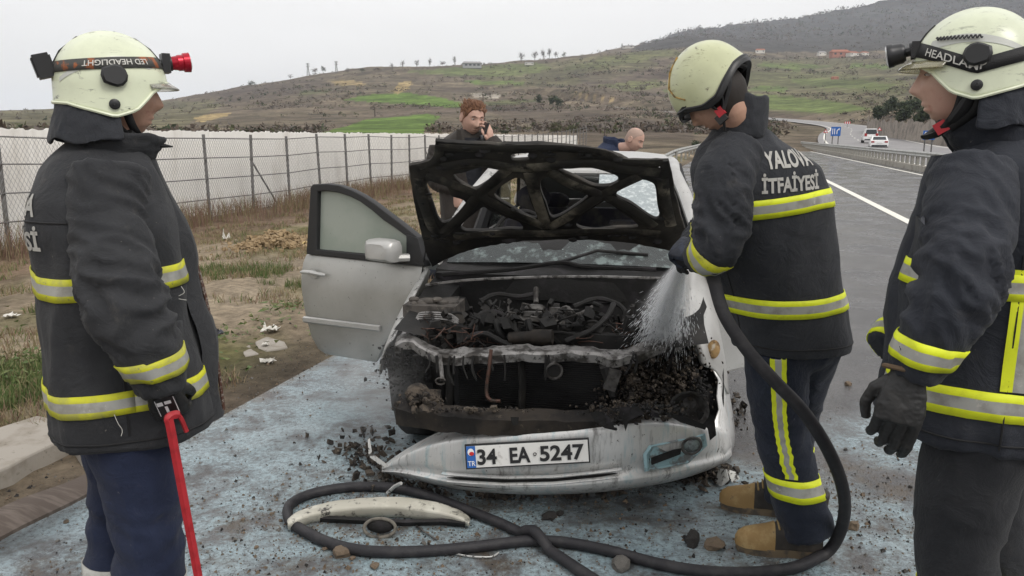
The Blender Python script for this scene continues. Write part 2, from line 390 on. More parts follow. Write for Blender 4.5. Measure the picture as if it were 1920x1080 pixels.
# ------------------------------------------------------------------ road surface with foam, oil and grit stains
def road_mat():
    m = bpy.data.materials.new('asphalt'); nd, lk, p = nodes_of(m)
    t = nd.new('ShaderNodeTexCoord'); v = t.outputs['Object']
    n_edge = noise_node(nd, lk, v, 1.9, 7, .7)
    def blob(c, r, ax=(1, 1)):
        mpn = nd.new('ShaderNodeMapping'); mpn.vector_type = 'POINT'
        mpn.inputs['Location'].default_value = (-c[0] * ax[0], -c[1] * ax[1], 0); mpn.inputs['Scale'].default_value = (ax[0], ax[1], 0)
        lk.new(v, mpn.inputs[0]); l = nd.new('ShaderNodeVectorMath'); l.operation = 'LENGTH'; lk.new(mpn.outputs[0], l.inputs[0])
        q = math_node(nd, lk, 'ADD', l.outputs['Value'], math_node(nd, lk, 'MULTIPLY', math_node(nd, lk, 'SUBTRACT', n_edge, .5), 1.5 * r))
        return ramp_node(nd, lk, q, r, r * .4)
    n_big = noise_node(nd, lk, v, 1.3, 6, .65); n_mid = noise_node(nd, lk, v, 6, 8, .75, .4); n_fine = noise_node(nd, lk, v, 45, 6, .8); n_grit = noise_node(nd, lk, v, 190, 3, .8)
    c = mix_node(nd, lk, ramp_node(nd, lk, n_big, .35, .65), (.060, .058, .060), (.100, .096, .096))
    c = mix_node(nd, lk, 1.0, c, ramp_node(nd, lk, n_fine, .3, .7, .62, 1.4), 'MULTIPLY')
    # dried mud and ash
    mud = math_node(nd, lk, 'MULTIPLY', ramp_node(nd, lk, n_mid, .47, .62), MUDREG(blob, nd, lk))
    c = mix_node(nd, lk, mud, c, (.085, .068, .052))
    mud2 = math_node(nd, lk, 'MULTIPLY', ramp_node(nd, lk, noise_node(nd, lk, v, 3.1, 8, .8), .5, .66), MUDREG(blob, nd, lk))
    c = mix_node(nd, lk, mud2, c, mix_node(nd, lk, n_fine, (.03, .025, .022), (.16, .115, .075)))
    # pale blue extinguisher foam
    reg = None
    for b in FOAM:
        q = blob(*b); reg = q if reg is None else math_node(nd, lk, 'MAXIMUM', reg, q)
    patch = ramp_node(nd, lk, noise_node(nd, lk, v, 3.2, 9, .76, .1), .36, .56)
    speck = ramp_node(nd, lk, noise_node(nd, lk, v, 34, 8, .85), .36, .60, .18, 1.0)
    foam = math_node(nd, lk, 'MULTIPLY', math_node(nd, lk, 'MULTIPLY', reg, patch), speck)
    fcol = mix_node(nd, lk, noise_node(nd, lk, v, 2.1, 4), (.42, .49, .52), (.32, .48, .54))
    c = mix_node(nd, lk, math_node(nd, lk, 'MULTIPLY', foam, .86), c, fcol)
    dk = ramp_node(nd, lk, noise_node(nd, lk, v, 95, 4, .8), .52, .64); c = mix_node(nd, lk, math_node(nd, lk, 'MULTIPLY', dk, math_node(nd, lk, 'MULTIPLY', ramp_node(nd, lk, noise_node(nd, lk, v, 2.4, 6, .7), .35, .6), .75)), c, (.045, .040, .036))
    dt = nd.new('ShaderNodeVectorMath'); dt.operation = 'DOT_PRODUCT'; lk.new(v, dt.inputs[0]); dt.inputs[1].default_value = (RT.x, RT.y, 0)
    ed = ramp_node(nd, lk, math_node(nd, lk, 'ADD', dt.outputs['Value'], math_node(nd, lk, 'MULTIPLY', n_mid, -.35)), -2.78, -2.98)
    c = mix_node(nd, lk, ed, c, mix_node(nd, lk, n_fine, (.07, .058, .045), (.17, .135, .095)))
    lk.new(c, p.inputs['Base Color'])
    wet = ramp_node(nd, lk, noise_node(nd, lk, v, .8, 6, .6), .36, .56, .48, .09)
    wet = math_node(nd, lk, 'ADD', wet, math_node(nd, lk, 'MULTIPLY', foam, .25))
    lk.new(wet, p.inputs['Roughness']); p.inputs['Specular IOR Level'].default_value = .5
    h = math_node(nd, lk, 'ADD', math_node(nd, lk, 'MULTIPLY', n_grit, .5), n_fine)
    lk.new(bump_node(nd, lk, h, .55, .006), p.inputs['Normal']); return m
FOAM = [((-1.5, 3.4), .9, (1, .6)), ((-1.75, 2.9), .7, (1, .8)), ((-.95, 3.6), 1.5, (1, .75)), ((-.75, 2.6), 1.3, (1, 1)), ((.3, 2.3), 1.5, (.8, 1.2)), ((1.0, 2.75), 1.0, (1, 1)), ((-1.1, 4.6), .9, (1, .7)), ((2.2, 3.8), .8, (1, 1.4)), ((.9, 2.1), .9, (1, 1))]
MUD = [((-.62, 2.95), .75), ((-.75, 2.75), .85), ((-.85, 2.55), .5), ((-.35, 3.1), .9), ((.1, 2.9), .7), ((-1.6, 2.35), .7), ((-1.3, 2.2), .6), ((1.5, 3.2), .9), ((1.7, 2.3), 1.1), ((.6, 3.2), 1.0)]
def MUDREG(blob, nd, lk):
    reg = None
    for b in MUD:
        q = blob(*b); reg = q if reg is None else math_node(nd, lk, 'MAXIMUM', reg, q)
    return reg
def strip(name, pts, half0, half1, m, z, nt_=2, parent=None):
    """a sheet that follows a line: from half0 left of it to half1 right of it"""
    vs, fs = [], []
    for i, p in enumerate(pts):
        a = pts[max(i - 1, 0)]; b = pts[min(i + 1, len(pts) - 1)]; d = (b - a); d.z = 0; d.normalize(); n = Vector((d.y, -d.x, 0))
        for k in range(nt_):
            q = p + n * lerp(half0, half1, k / (nt_ - 1)); vs.append((q.x, q.y, p.z + z))
    for i in range(len(pts) - 1):
        for k in range(nt_ - 1):
            a = i * nt_ + k; fs.append((a, a + 1, a + nt_ + 1, a + nt_))
    return raw_mesh(name, vs, fs, m, parent, smooth=True)
ASPH = road_mat()
axis = [st(s, 0) for s in np.linspace(-8, 112, 60)]
setp(strip('road', axis, -2.72, 8.6, ASPH, 0.0, 12), kind='structure')
FASPH = mat('far_asphalt', (.20, .19, .19), .6, c2=(.25, .24, .235), scale=.3, bump=.2, bscale=30)
for f_ in (setp(strip('far_road', far_pts, -5.6, 7.0, FASPH, 0.03, 4), kind='structure'),): pass
WL = mat('road_paint', (.78, .76, .68), .6, c2=(.5, .48, .44), scale=22, lo=.55, hi=.75, bump=.2, bscale=80)
def painted(name, line, t0, t1, z): return setp(strip(name, line, t0, t1, WL, z), kind='structure')
painted('road_marking', axis, 3.02, 3.2, .004); painted('road_marking', axis, 7.2, 7.38, .004)
painted('far_road_marking', far_pts, -4.75, -4.5, .036); painted('far_road_marking', far_pts, 6.2, 6.45, .036)
dash = far_pts[20:60]
for i in range(0, len(dash) - 1, 2):
    pp = [dash[i].lerp(dash[i + 1], q) for q in (0, .5)]
    painted('far_lane_dash', pp, -.1, .12, .036); 
# ------------------------------------------------------------------ chain link fence and white screen behind it
M_POST = mat('galvanised', (.17, .165, .16), .65, .2, c2=(.09, .085, .08), scale=9, bump=.15)
M_WIRE = mat('fence_wire', (.25, .25, .25), .6, .3)
M_SCREEN = mat('white_sheet', (.84, .82, .78), .7, c2=(.70, .67, .62), scale=1.4, lo=.5, hi=.75, stretch=(1, 1, .35))
FA = R(14.0); FD = Vector((math.sin(FA), math.cos(FA), 0)); FN = Vector((math.cos(FA), -math.sin(FA), 0)); F0 = Vector((-8.3, 12.66, 0))
def fz(p): return gz1(p.x, p.y)
fence = thing('chain_link_fence', tuple(F0 - FD * 7.2), 'grey chain link fence on metal posts running along the dry grass verge', 'fence')
def fpos(n): p = F0 + FD * (1.8 * n); p.z = fz(p); return p
FZ = {n: fpos(n) for n in range(-4, 36)}
pm = MB(); pm.tube([(0, 0, -.3), (0, 0, 1.95)], .037, 8); pp = pm.obj('post', M_POST, fence)
for n, p in FZ.items():
    o = pp if n == -4 else pp.copy()
    if n != -4: col.objects.link(o)
    o.parent = fence; o.location = p - fence.location; o.rotation_euler = (R(random.uniform(-1.3, 1.3)), R(random.uniform(-1.5, 1.5)), 0)
for n in (-1, 4, 11):                                   # slanting struts
    p = FZ[n]; b = MB(); b.tube([p + Vector((0, 0, 1.35)), p + FD * 1.15 + FN * .05 + Vector((0, 0, .05))], .022, 6); b.obj('strut', M_POST, fence, world=True)
for h_ in (1.86, 1.42, .95, .48):
    b = MB(); b.tube([FZ[n] + Vector((0, 0, h_ - .02 * math.sin(n * 2.1))) + FN * .04 for n in range(-4, 36)], .013, 5); b.obj('rail', M_POST, fence, world=True)
cw = MB(); L0, L1 = -4 * 1.8, 24 * 1.8; hh = 1.86; stp = .085
def fpt(x, z):
    n = x / 1.8; i = int(math.floor(n)); i = min(max(i, -4), 34); q = F0 + FD * x + FN * .055; q.z = lerp(FZ[i].z, FZ[i + 1].z, n - i) + z + .02; return q
x = L0
while x < L1:
    for sg in (1, -1):
        a, b = fpt(x, 0 if sg > 0 else hh), fpt(x + hh * .62, hh if sg > 0 else 0); cw.tube([a, b], .0030, 3, cap=False)
    x += stp if x < 12 else stp * 1.6
o = cw.obj('chain_link_mesh', M_WIRE, fence, world=True, smooth=False); o['kind'] = 'stuff'
screen = thing('screen_wall', tuple(F0 + FN * -.5), 'long white sheet screen with a ragged top edge behind the chain link fence', 'screen')
x = -7.6; k = 0
while x < 61:
    wd = random.uniform(1.85, 2.1); b = MB(); front, back = [], []
    nn = 28
    for i in range(nn + 1):
        xx = x + wd * i / nn; q = F0 + FD * xx - FN * (.5 + .018 * math.sin(xx * 2 * math.pi / .21) + .006 * k % .01)
        zt = 1.66 - .0009 * xx + .022 * abs(math.sin(xx * 2.7)) + random.uniform(-.022, .022)
        zb = -1.0
        front.append((q, zt, zb))
    vs = []; fs = []
    for q, zt, zb in front:
        vs += [(q.x, q.y, zb), (q.x, q.y, zt), (q.x - FN.x * .02, q.y - FN.y * .02, zt), (q.x - FN.x * .02, q.y - FN.y * .02, zb)]
    for i in range(nn):
        a = i * 4
        fs += [(a, a + 4, a + 5, a + 1), (a + 1, a + 5, a + 6, a + 2), (a + 2, a + 6, a + 7, a + 3)]
    fs += [(0, 1, 2, 3), (nn * 4 + 3, nn * 4 + 2, nn * 4 + 1, nn * 4)]
    b.add(vs, fs); b.obj('sheet', M_SCREEN, screen, world=True, ang=60); x += wd + .012; k += 1

# ------------------------------------------------------------------ median barrier
M_CONC = mat('barrier_concrete', (.33, .31, .27), .85, c2=(.22, .20, .17), scale=3, bump=.3)
M_STEEL = mat('rail_steel', (.42, .42, .40), .5, .5, c2=(.3, .3, .28), scale=4)
M_RAILPOST = mat('barrier_post', (.30, .29, .26), .7, .2, c2=(.2, .19, .17), scale=6)
bar = thing('median_barrier', tuple(st(36, 8.1)), 'low concrete and steel rail barrier between the two carriageways', 'barrier')
b = MB(); b.loft([[st(s, 8.1 + a, z) for a, z in ((-.2, -.05), (-.17, .24), (.17, .24), (.2, -.05))] for s in np.linspace(20, 110, 40)]); b.obj('kerb_wall', M_CONC, bar, world=True, ang=20)
b = MB(); prof = ((-.10, .62), (-.15, .68), (-.10, .74), (-.15, .82), (-.09, .88), (-.05, .88), (-.05, .62))
b.loft([[st(s, 8.1 + a, z) for a, z in prof] for s in np.linspace(20, 110, 40)]); b.obj('rail', M_STEEL, bar, world=True, ang=20)
pm = MB(); pm.box((0, 0, .45), (.11, .30, .62)); pp = pm.obj('post', M_RAILPOST, bar, smooth=False)
for i, s in enumerate(np.arange(22, 109, 1.15)):
    o = pp if i == 0 else pp.copy()
    if i: col.objects.link(o)
    o.parent = bar; o.location = st(s, 8.12) - bar.location; o.rotation_euler = (0, 0, -RA)
# guardrail on the near side, beyond the car
gr_ = thing('guardrail', tuple(st(46, -3.1)), 'pale guardrail starting beside the road beyond the silver car roof', 'guardrail')
gl = catmull([st(40, -3.9, .25), st(43, -3.5, .55), st(46, -3.15, .72), st(60, -3.1, .74), st(90, -3.1, .78), st(112, -3.1, .8)], 6)
b = MB(); b.loft([[p + RT * a + Vector((0, 0, z)) for a, z in ((0, -.16), (.05, -.08), (0, 0), (.05, .08), (0, .16), (-.03, .16), (-.03, -.16))] for p in gl]); b.obj('rail', M_STEEL, gr_, world=True, ang=20)
for s in np.arange(44, 110, 4.0):
    b = MB(); b.box((0, 0, 0), (.1, .12, .9)); o = b.obj('post', M_RAILPOST, gr_, smooth=False); o.location = st(s, -3.2, .3) - gr_.location
# ------------------------------------------------------------------ rock face and signs on the far side
M_ROCK = mat('cut_rock', (.30, .26, .22), .9, c2=(.17, .15, .13), scale=.5, bump=.8, bscale=1.5, bdist=.3, c3=(.38, .33, .28), s3=1.4)
rk = MB(); top = []; rows = []
line = [at(1625, 243, 172), at(1650, 250, 140), at(1690, 258, 118), at(1745, 268, 100), at(1850, 280, 80), at(2050, 300, 62)]
line = catmull([Vector((p.x, p.y, 0)) for p in line], 14)
for i, p in enumerate(line):
    base = gz1(p.x, p.y) - .6; hgt = 3.0 + 1.1 * fbm((i * .35, 0, 0), 1, 3); d = p.normalized()
    rows.append([p + d * (k * .28 + .55 * fbm((i * .5, k * .9, 3.3), 1, 3)) + Vector((0, 0, base + (hgt + .6) * k / 6)) for k in range(7)] + [p + d * 5 + Vector((0, 0, base + hgt * .8))])
rk.loft(rows, cap=False, closed=False); o = rk.obj('rock_face', M_ROCK, ang=25); setp(o, 'grey brown cut rock face along the outer side of the far road', 'rock face')
M_BLUE = mat('sign_blue', (.02, .12, .42), .5); M_WHITE = mat('sign_white', (.8, .8, .8), .5); M_RED = mat('sign_red', (.55, .02, .02), .5)
def facing(o, p): o.rotation_euler = (0, 0, -math.atan2(p.x, p.y)); o.location = p
def lane_sign(p, w_, h_, z0, label, variant):
    t = thing('road_sign', p, label, 'road sign', -math.atan2(p.x, p.y), None)
    b = MB(); b.box((0, 0, z0 + h_ / 2), (w_, .06, h_)); b.obj('panel', M_BLUE, t, smooth=False)
    b = MB()
    for x in (-w_ * .3, w_ * .3): b.cyl((x, .08, -.5), (x, .08, z0 + h_), .06, 6)
    b.obj('post', M_POST, t)
    b = MB()
    if variant == 0:
        for x in (-.32, -.12): b.box((x * w_, -.045, z0 + h_ * .5), (.075 * w_, .03, .62 * h_))
        b.add([(w_ * .08, -.06, z0 + .2 * h_), (w_ * .16, -.06, z0 + .2 * h_), (w_ * .16, -.06, z0 + .55 * h_), (w_ * .30, -.06, z0 + .72 * h_), (w_ * .24, -.06, z0 + .78 * h_), (w_ * .08, -.06, z0 + .6 * h_)], [(0, 1, 2, 3, 4, 5)])
        b.add([(w_ * .20, -.06, z0 + .72 * h_), (w_ * .36, -.06, z0 + .62 * h_), (w_ * .36, -.06, z0 + .88 * h_)], [(0, 1, 2)])
    else:
        for x in (-.28, 0, .28): b.box((x * w_, -.045, z0 + h_ * .45), (.07 * w_, .03, .5 * h_)); b.add([(x * w_ - .11 * w_, -.06, z0 + .68 * h_), (x * w_ + .11 * w_, -.06, z0 + .68 * h_), (x * w_, -.06, z0 + .9 * h_)], [(0, 1, 2)])
    b.obj('arrow', M_WHITE, t, smooth=False)
p = at(1566, 262, 96); p.z = gz1(p.x, p.y); lane_sign(p, 1.1, 1.1, max(.3, at(1566, 255, 96).z - p.z), 'blue lane sign with white arrows beside the far road bend', 0)
p = at(1741, 262, 70); p.z = gz1(p.x, p.y); lane_sign(p, .95, .8, at(1741, 262, 70).z - p.z, 'blue sign with white arrows in front of the rock face at the right firefighter', 1)
def tri_sign(px, py, d, sz, label):
    p = at(px, py, d); z = p.z; p.z = gz1(p.x, p.y); t = thing('warning_sign', p, label, 'road sign', -math.atan2(p.x, p.y)); z -= p.z
    b = MB(); b.add([(-sz, 0, z), (sz, 0, z), (0, 0, z + 1.7 * sz), (-sz, .04, z), (sz, .04, z), (0, .04, z + 1.7 * sz)], [(0, 1, 2), (3, 5, 4), (0, 3, 4, 1), (1, 4, 5, 2), (2, 5, 3, 0)]); b.obj('panel', M_RED, t, smooth=False)
    s2 = sz * .55; b = MB(); b.add([(-s2, -.02, z + .3 * sz), (s2, -.02, z + .3 * sz), (0, -.02, z + 1.25 * sz)], [(0, 1, 2)]); b.obj('inset', M_WHITE, t, smooth=False)
    b = MB(); b.cyl((0, .06, -.4), (0, .06, z + .2), .05, 6); b.obj('post', M_POST, t)
tri_sign(1548, 249, 100, .28, 'red and white triangular sign left of the blue lane sign on the bend')
tri_sign(1649, 245, 108, .30, 'red and white triangular sign above the rock face behind the white cars')
p = at(1589, 231, 215); p.z = gz1(p.x, p.y); t = thing('curve_sign', p, 'small red and white chevron board on the outside of the far bend', 'road sign', -math.atan2(p.x, p.y)); z = max(.4, at(1589, 230, 215).z - p.z)
b = MB(); b.box((0, 0, z), (1.5, .05, .55)); b.obj('panel', M_RED, t, smooth=False)
for x in (-.5, 0, .5): b = MB(); b.box((x, -.04, z), (.2, .03, .5)); b.obj('chevron', M_WHITE, t, smooth=False)
b = MB(); b.cyl((0, .05, -.4), (0, .05, z), .05, 6); b.obj('post', M_POST, t)
# ------------------------------------------------------------------ two white cars driving away
M_WCAR = mat('white_paint', (.80, .80, .79), .3); M_GLASSD = mat('dark_glass', (.03, .035, .04), .15); M_TYRE = mat('tyre_rubber', (.025, .025, .025), .85, bump=.2)
M_TAIL = mat('tail_light', (.35, .02, .02), .3); M_PLATE0 = mat('plate_white', (.7, .7, .68), .5)
def far_car(p, rz, label, van, wd=1.78):
    t = thing('car', p, label, 'car', rz)
    L = 4.4; hh = 1.78 if van else 1.42
    b = MB(); prof = [(-2.2, .3), (-2.22, .62), (-2.15, .95), (2.1, .85), (2.2, .5), (2.15, .3)]
    b.loft([[Vector((x * wd / 2, y, z)) for y, z in prof] for x in (-1, -.96, .96, 1)])
    b.obj('body', M_WCAR, t, ang=30)
    b = MB(); cab = [(-2.05, .94), (-1.9 if van else -1.45, hh - .03), (-1.6 if van else -1.0, hh), (.2, hh), (1.25, .9)]
    b.loft([[Vector((x * wd / 2 * (1 - .16 * max(0, z - .9) / .5), y, z)) for y, z in cab] for x in (-.97, -.9, .9, .97)]); b.obj('roof', M_WCAR, t, ang=30)
    b = MB(); y0, z0 = cab[0]; y1, z1 = cab[1]
    a_ = .12; q = [(x, lerp(y0, y1, k) - .03, lerp(z0, z1, k)) for x, k in ((-.68, .18), (.68, .18), (.6, .9), (-.6, .9))]
    b.add([Vector((x * wd / 1.78, y, z)) for x, y, z in q], [(0, 1, 2, 3)]); b.obj('rear_window', M_GLASSD, t, smooth=False)
    for sx in (-1, 1):
        b = MB(); b.box((sx * .66, -2.2, .80 if not van else 1.0), (.30, .06, .16 if not van else .36)); b.obj('tail_light', M_TAIL, t, smooth=False)
        for y in (-1.35, 1.35):
            b = MB(); b.tube([(sx * .72, y, .31), (sx * .9, y, .31)], .31, 16); b.obj('wheel', M_TYRE, t)
    b = MB(); b.box((0, -2.235, .68), (.52, .02, .11)); b.obj('number_plate', M_PLATE0, t, smooth=False)
    b = MB(); b.box((0, -2.23, .40), (1.5, .04, .14)); b.obj('rear_bumper', M_GLASSD, t, smooth=False)
p = at(1646, 277, 87); p.z = .16; far_car(p, -R(22), 'white saloon car driving away on the far road, nearer of the two', False)
p = at(1630, 265, 103); p.z = gz1(p.x, p.y) + .28; far_car(p, -R(20), 'white high roofed car driving away ahead of the white saloon', True)

# ------------------------------------------------------------------ plants
M_LEAF = [mat('leaf_dark', (.035, .050, .024), .9, c2=(.055, .07, .03), scale=1.2), mat('leaf_olive', (.07, .075, .035), .9, c2=(.10, .10, .05), scale=1.2), mat('twig_brown', (.115, .088, .068), .95, c2=(.08, .062, .05), scale=1.0), mat('twig_grey', (.14, .12, .105), .95, c2=(.09, .078, .07), scale=1.0)]
M_BARK = mat('bark', (.075, .06, .05), .95, bump=.4, bscale=20)
def clumps(c, rad, n, size, seed, tall=.75, nl=9):
    """leaf-sized triangles spread in a few clumps through a crown"""
    g = np.random.default_rng(seed); k = g.normal(size=(nl, 3)); k /= np.linalg.norm(k, axis=1)[:, None]; k *= (g.random((nl, 1)) ** .4) * .62
    w_ = g.integers(0, nl, n); d = g.normal(size=(n, 3)); d /= np.linalg.norm(d, axis=1)[:, None]
    P = (k[w_] + d * (g.random((n, 1)) ** .45) * (.30 + .22 * g.random((nl, 1))[w_])) * np.array(rad) + np.array(c)
    a = g.normal(size=(n, 3, 3)) * size * (.5 + g.random((n, 1, 1))); v = (P[:, None, :] + a).reshape(-1, 3); v[:, 2] = np.maximum(v[:, 2], c[2] - rad[2] * 1.02)
    return v, np.arange(n * 3).reshape(n, 3)
def tree(p, h_, wd, label, kind=0, group=None, n=160, cat='tree', seed=0, name='tree', leaf=None, tr=.3):
    t = thing(name, p, label, cat, 0, group); rnd = random.Random(seed)
    b = MB(); b.tube([(0, 0, -.3 * h_ * .3), (rnd.uniform(-.03, .03) * h_, 0, .4 * h_), (rnd.uniform(-.05, .05) * h_, 0, .8 * h_)], [.020 * h_, .014 * h_, .004 * h_], 6)
    for i in range(5):
        a = rnd.uniform(0, 6.28); z = rnd.uniform(.3, .65) * h_; b.tube([(0, 0, z), (math.cos(a) * wd * .35, math.sin(a) * wd * .35, z + .22 * h_)], [.012 * h_, .004 * h_], 4)
    if kind == 3:
        for i in range(16):
            a = rnd.uniform(0, 6.28); z = rnd.uniform(.25, .7) * h_; e = Vector((math.cos(a) * wd * rnd.uniform(.2, .5), math.sin(a) * wd * .3, min(h_, z + rnd.uniform(.15, .4) * h_))); b.tube([(0, 0, z), e], [.010 * h_, .003 * h_], 4)
    b.obj('trunk', M_BARK, t)
    v, f = clumps((0, 0, h_ * (tr + (1 - tr) / 2)), (wd / 2, wd / 2, h_ * (1 - tr) / 2), int(n * (.55 if kind == 3 else 1)), leaf or (.03 if kind == 3 else .05) * h_, seed + 5)
    raw_mesh('crown', v, f, M_LEAF[kind], t)
def onhill(px, py, d=None):
    """the place on the hills seen at a pixel"""
    e = np.geomspace(70, 5000, 500); q = [at(px, py, k) for k in e]; zz = ground_z([a.x for a in q], [a.y for a in q])
    for i in range(len(q)):
        if zz[i] >= q[i].z: return Vector((q[i].x, q[i].y, float(zz[i])))
    # the skyline: where the ground comes closest to the ray
    i = int(np.argmax((zz - np.array([a.z for a in q])) / e)); return Vector((q[i].x, q[i].y, float(zz[i])))
def htree(px, py, hpx, wpx, label, kind, group, **k):
    p = onhill(px, py); zc_ = p.y * CP; m_ = zc_ / FPX; tree(p, hpx * m_, wpx * m_, label, kind, group, seed=int(px * 7 + py), **k)
# trees along the skyline
for px, py, h_, w_, kd, lb in ((65, 213, 10, 10, 3, 'lone small bare tree on the skyline of the low left hill'),
    (472, 163, 14, 22, 0, 'rounded dark green bush where the left skyline starts to climb'), (545, 150, 12, 14, 3, 'small bare tree on the skyline left of the first pylon'),
    (590, 139, 11, 22, 2, 'low brown tree clump between the two pylons'), (606, 138, 13, 16, 0, 'dark green tree between the two pylons'), (652, 137, 9, 16, 2, 'low brown tree right of the second pylon'),
    (680, 137, 11, 18, 1, 'olive bush on the skyline right of the pylons'), (705, 135, 10, 24, 2, 'low brown thicket left of the tall skyline trees'), (735, 131, 14, 10, 3, 'slim bare tree on the skyline, left of the tallest'), (755, 129, 17, 13, 3, 'tallest bare tree left of the grey farm house'),
    (781, 128, 17, 15, 3, 'spreading bare tree beside the tallest skyline tree'), (806, 126, 18, 11, 3, 'narrow bare tree closest on the left of the grey farm house'), (830, 124, 10, 16, 2, 'brown bush left of the farm house'), (852, 122, 18, 9, 3, 'thin bare tree directly beside the farm house'),
    (978, 118, 22, 18, 3, 'bare tree leading the skyline row right of the farm house'), (1003, 116, 22, 14, 3, 'second bare tree of the skyline row right of the farm house'), (1018, 114, 24, 14, 3, 'tall bare tree in the middle of the skyline row'), (1030, 112, 22, 12, 3, 'bare tree fourth in the skyline row'), (1042, 111, 16, 12, 3, 'small bare tree ending the skyline row'), (1057, 108, 10, 14, 1, 'olive bush past the end of the skyline row')):
    htree(px, py, h_, w_, lb, kd, 'trees along the skyline', n=230, leaf=None, tr=.05)
for px, py, h_, w_, kd, lb in ((1011, 196, 19, 14, 0, 'dark shrub left of the pair of evergreens by the rising road'), (1037, 201, 25, 24, 0, 'tall dark evergreen just left of the rising road'), (1050, 201, 20, 18, 0, 'dark evergreen touching the start of the rising road'),
    (947, 254, 14, 20, 0, 'green bush right of the man on the phone'), (1000, 238, 11, 16, 1, 'small olive bush left of the spreading green thicket'), (1040, 250, 22, 44, 1, 'spreading green thicket on the slope, left half'), (1072, 250, 22, 46, 1, 'spreading green thicket on the slope, right half'), (1112, 244, 10, 16, 1, 'small olive bush right of the spreading thicket'),
    (1305, 289, 22, 26, 0, 'dark green bush beside the start of the guardrail'), (1204, 250, 14, 14, 2, 'brown bush above the bald man'), (1135, 262, 12, 18, 3, 'grey leafless shrub left of the bald man'),
    (1352, 165, 14, 18, 0, 'dark tree on the hillside behind the middle firefighter helmet')):
    htree(px, py, h_, w_, lb, kd, 'bushes on the slope', n=420, tr=.02, name='bush', cat='bush', leaf=None)
# evergreens above the rock face
for i, (px, py, h_, w_, lb) in enumerate(((1655, 232, 40, 44, 'dark evergreen furthest left above the rock face'), (1672, 215, 34, 40, 'dark evergreen behind the leftmost one above the rock face'), (1690, 240, 48, 46, 'dense dark evergreen in the middle above the rock face'),
    (1712, 222, 40, 44, 'dark evergreen high on the slope above the rock face'), (1725, 246, 46, 50, 'large dark evergreen beside the right firefighter face'), (1748, 230, 48, 50, 'dark evergreen right behind the right firefighter chin'), (1775, 250, 60, 60, 'dark evergreen hidden mostly by the right firefighter'))):
    htree(px, py, h_, w_, lb, 0, 'evergreens above the rock face', n=900, tr=.02, name='evergreen', leaf=None)
# scrub on the hills: nobody could count it
def scrub():
    g = np.random.default_rng(3); Vs, Fs, Ms = [], [], []; off = 0
    n = 30000; u = g.uniform(-150, 2100, n); r = np.exp(g.uniform(np.log(80), np.log(4200), n)); az = np.arctan((u - 960) / FPX)
    x, y = r * np.sin(az), r * np.cos(az); z = ground_z(x, y); cl = vfbm(x / 55, y / 55, 3, 77); cl2 = vfbm(x / 230, y / 230, 3, 78)
    zc_ = y * CP - (z - H) * SP; pu = 960 + FPX * x / zc_; pv = 540 - FPX * (y * SP + (z - H) * CP) / zc_
    keep = (cl + .6 * cl2 + g.normal(size=n) * .12) > (.02 + .5 * np.exp(-((r - 80) / 60))) - .7 * (r > 2300)
    for poly in ([(560, 266), (640, 236), (700, 220), (800, 210), (830, 218), (805, 242), (780, 266)], [(636, 190), (700, 176), (760, 172), (830, 182), (885, 196), (870, 204), (800, 198), (700, 194)], [(1410, 176), (1470, 178), (1560, 188), (1645, 205), (1560, 214), (1470, 210), (1400, 202)], [(1480, 146), (1690, 156), (1660, 170), (1500, 160)]):
        keep &= ~inpoly(pu, pv, poly)
    keep &= ~((pu < 900) & (pv > 205) & (r > 200) & (g.random(n) < .85)); keep &= ~((pu < 480) & (g.random(n) < .6))
    d2 = ((x[:, None] - far_np[None, ::3, 0]) ** 2 + (y[:, None] - far_np[None, ::3, 1]) ** 2).min(1); keep &= d2 > 14 ** 2
    s_, t_ = x * RS.x + y * RS.y, x * RT.x + y * RT.y; keep &= (t_ < -5) | (s_ > 125); keep &= ~((t_ > -16) & (s_ < 90))
    x, y, z, r = x[keep], y[keep], z[keep], r[keep]; n = len(x)
    hgt = g.uniform(.5, 2.2, n) * (1 + sstep(200, 900, r) * 1.1 + sstep(1500, 3200, r) * 7); k = 15
    d = g.normal(size=(n, k, 3)); d /= np.linalg.norm(d, axis=2)[:, :, None]; d[:, :, 2] = np.abs(d[:, :, 2]); P = d * (g.random((n, k, 1)) ** .5) * hgt[:, None, None] * np.array([.8, .8, .8])
    P += np.stack([x, y, z], 1)[:, None, :]; a = g.normal(size=(n, k, 3, 3)) * (hgt * .17)[:, None, None, None]
    v = (P[:, :, None, :] + a).reshape(-1, 3); f = np.arange(len(v)).reshape(-1, 3)
    kind = np.where(g.random(n) < .12, 0, np.where(g.random(n) < .15, 1, np.where(g.random(n) < .6, 2, 3)))
    o = raw_mesh('scrub', v, f, M_LEAF, mi=np.repeat(kind, k)); setp(o, kind='stuff')
scrub()
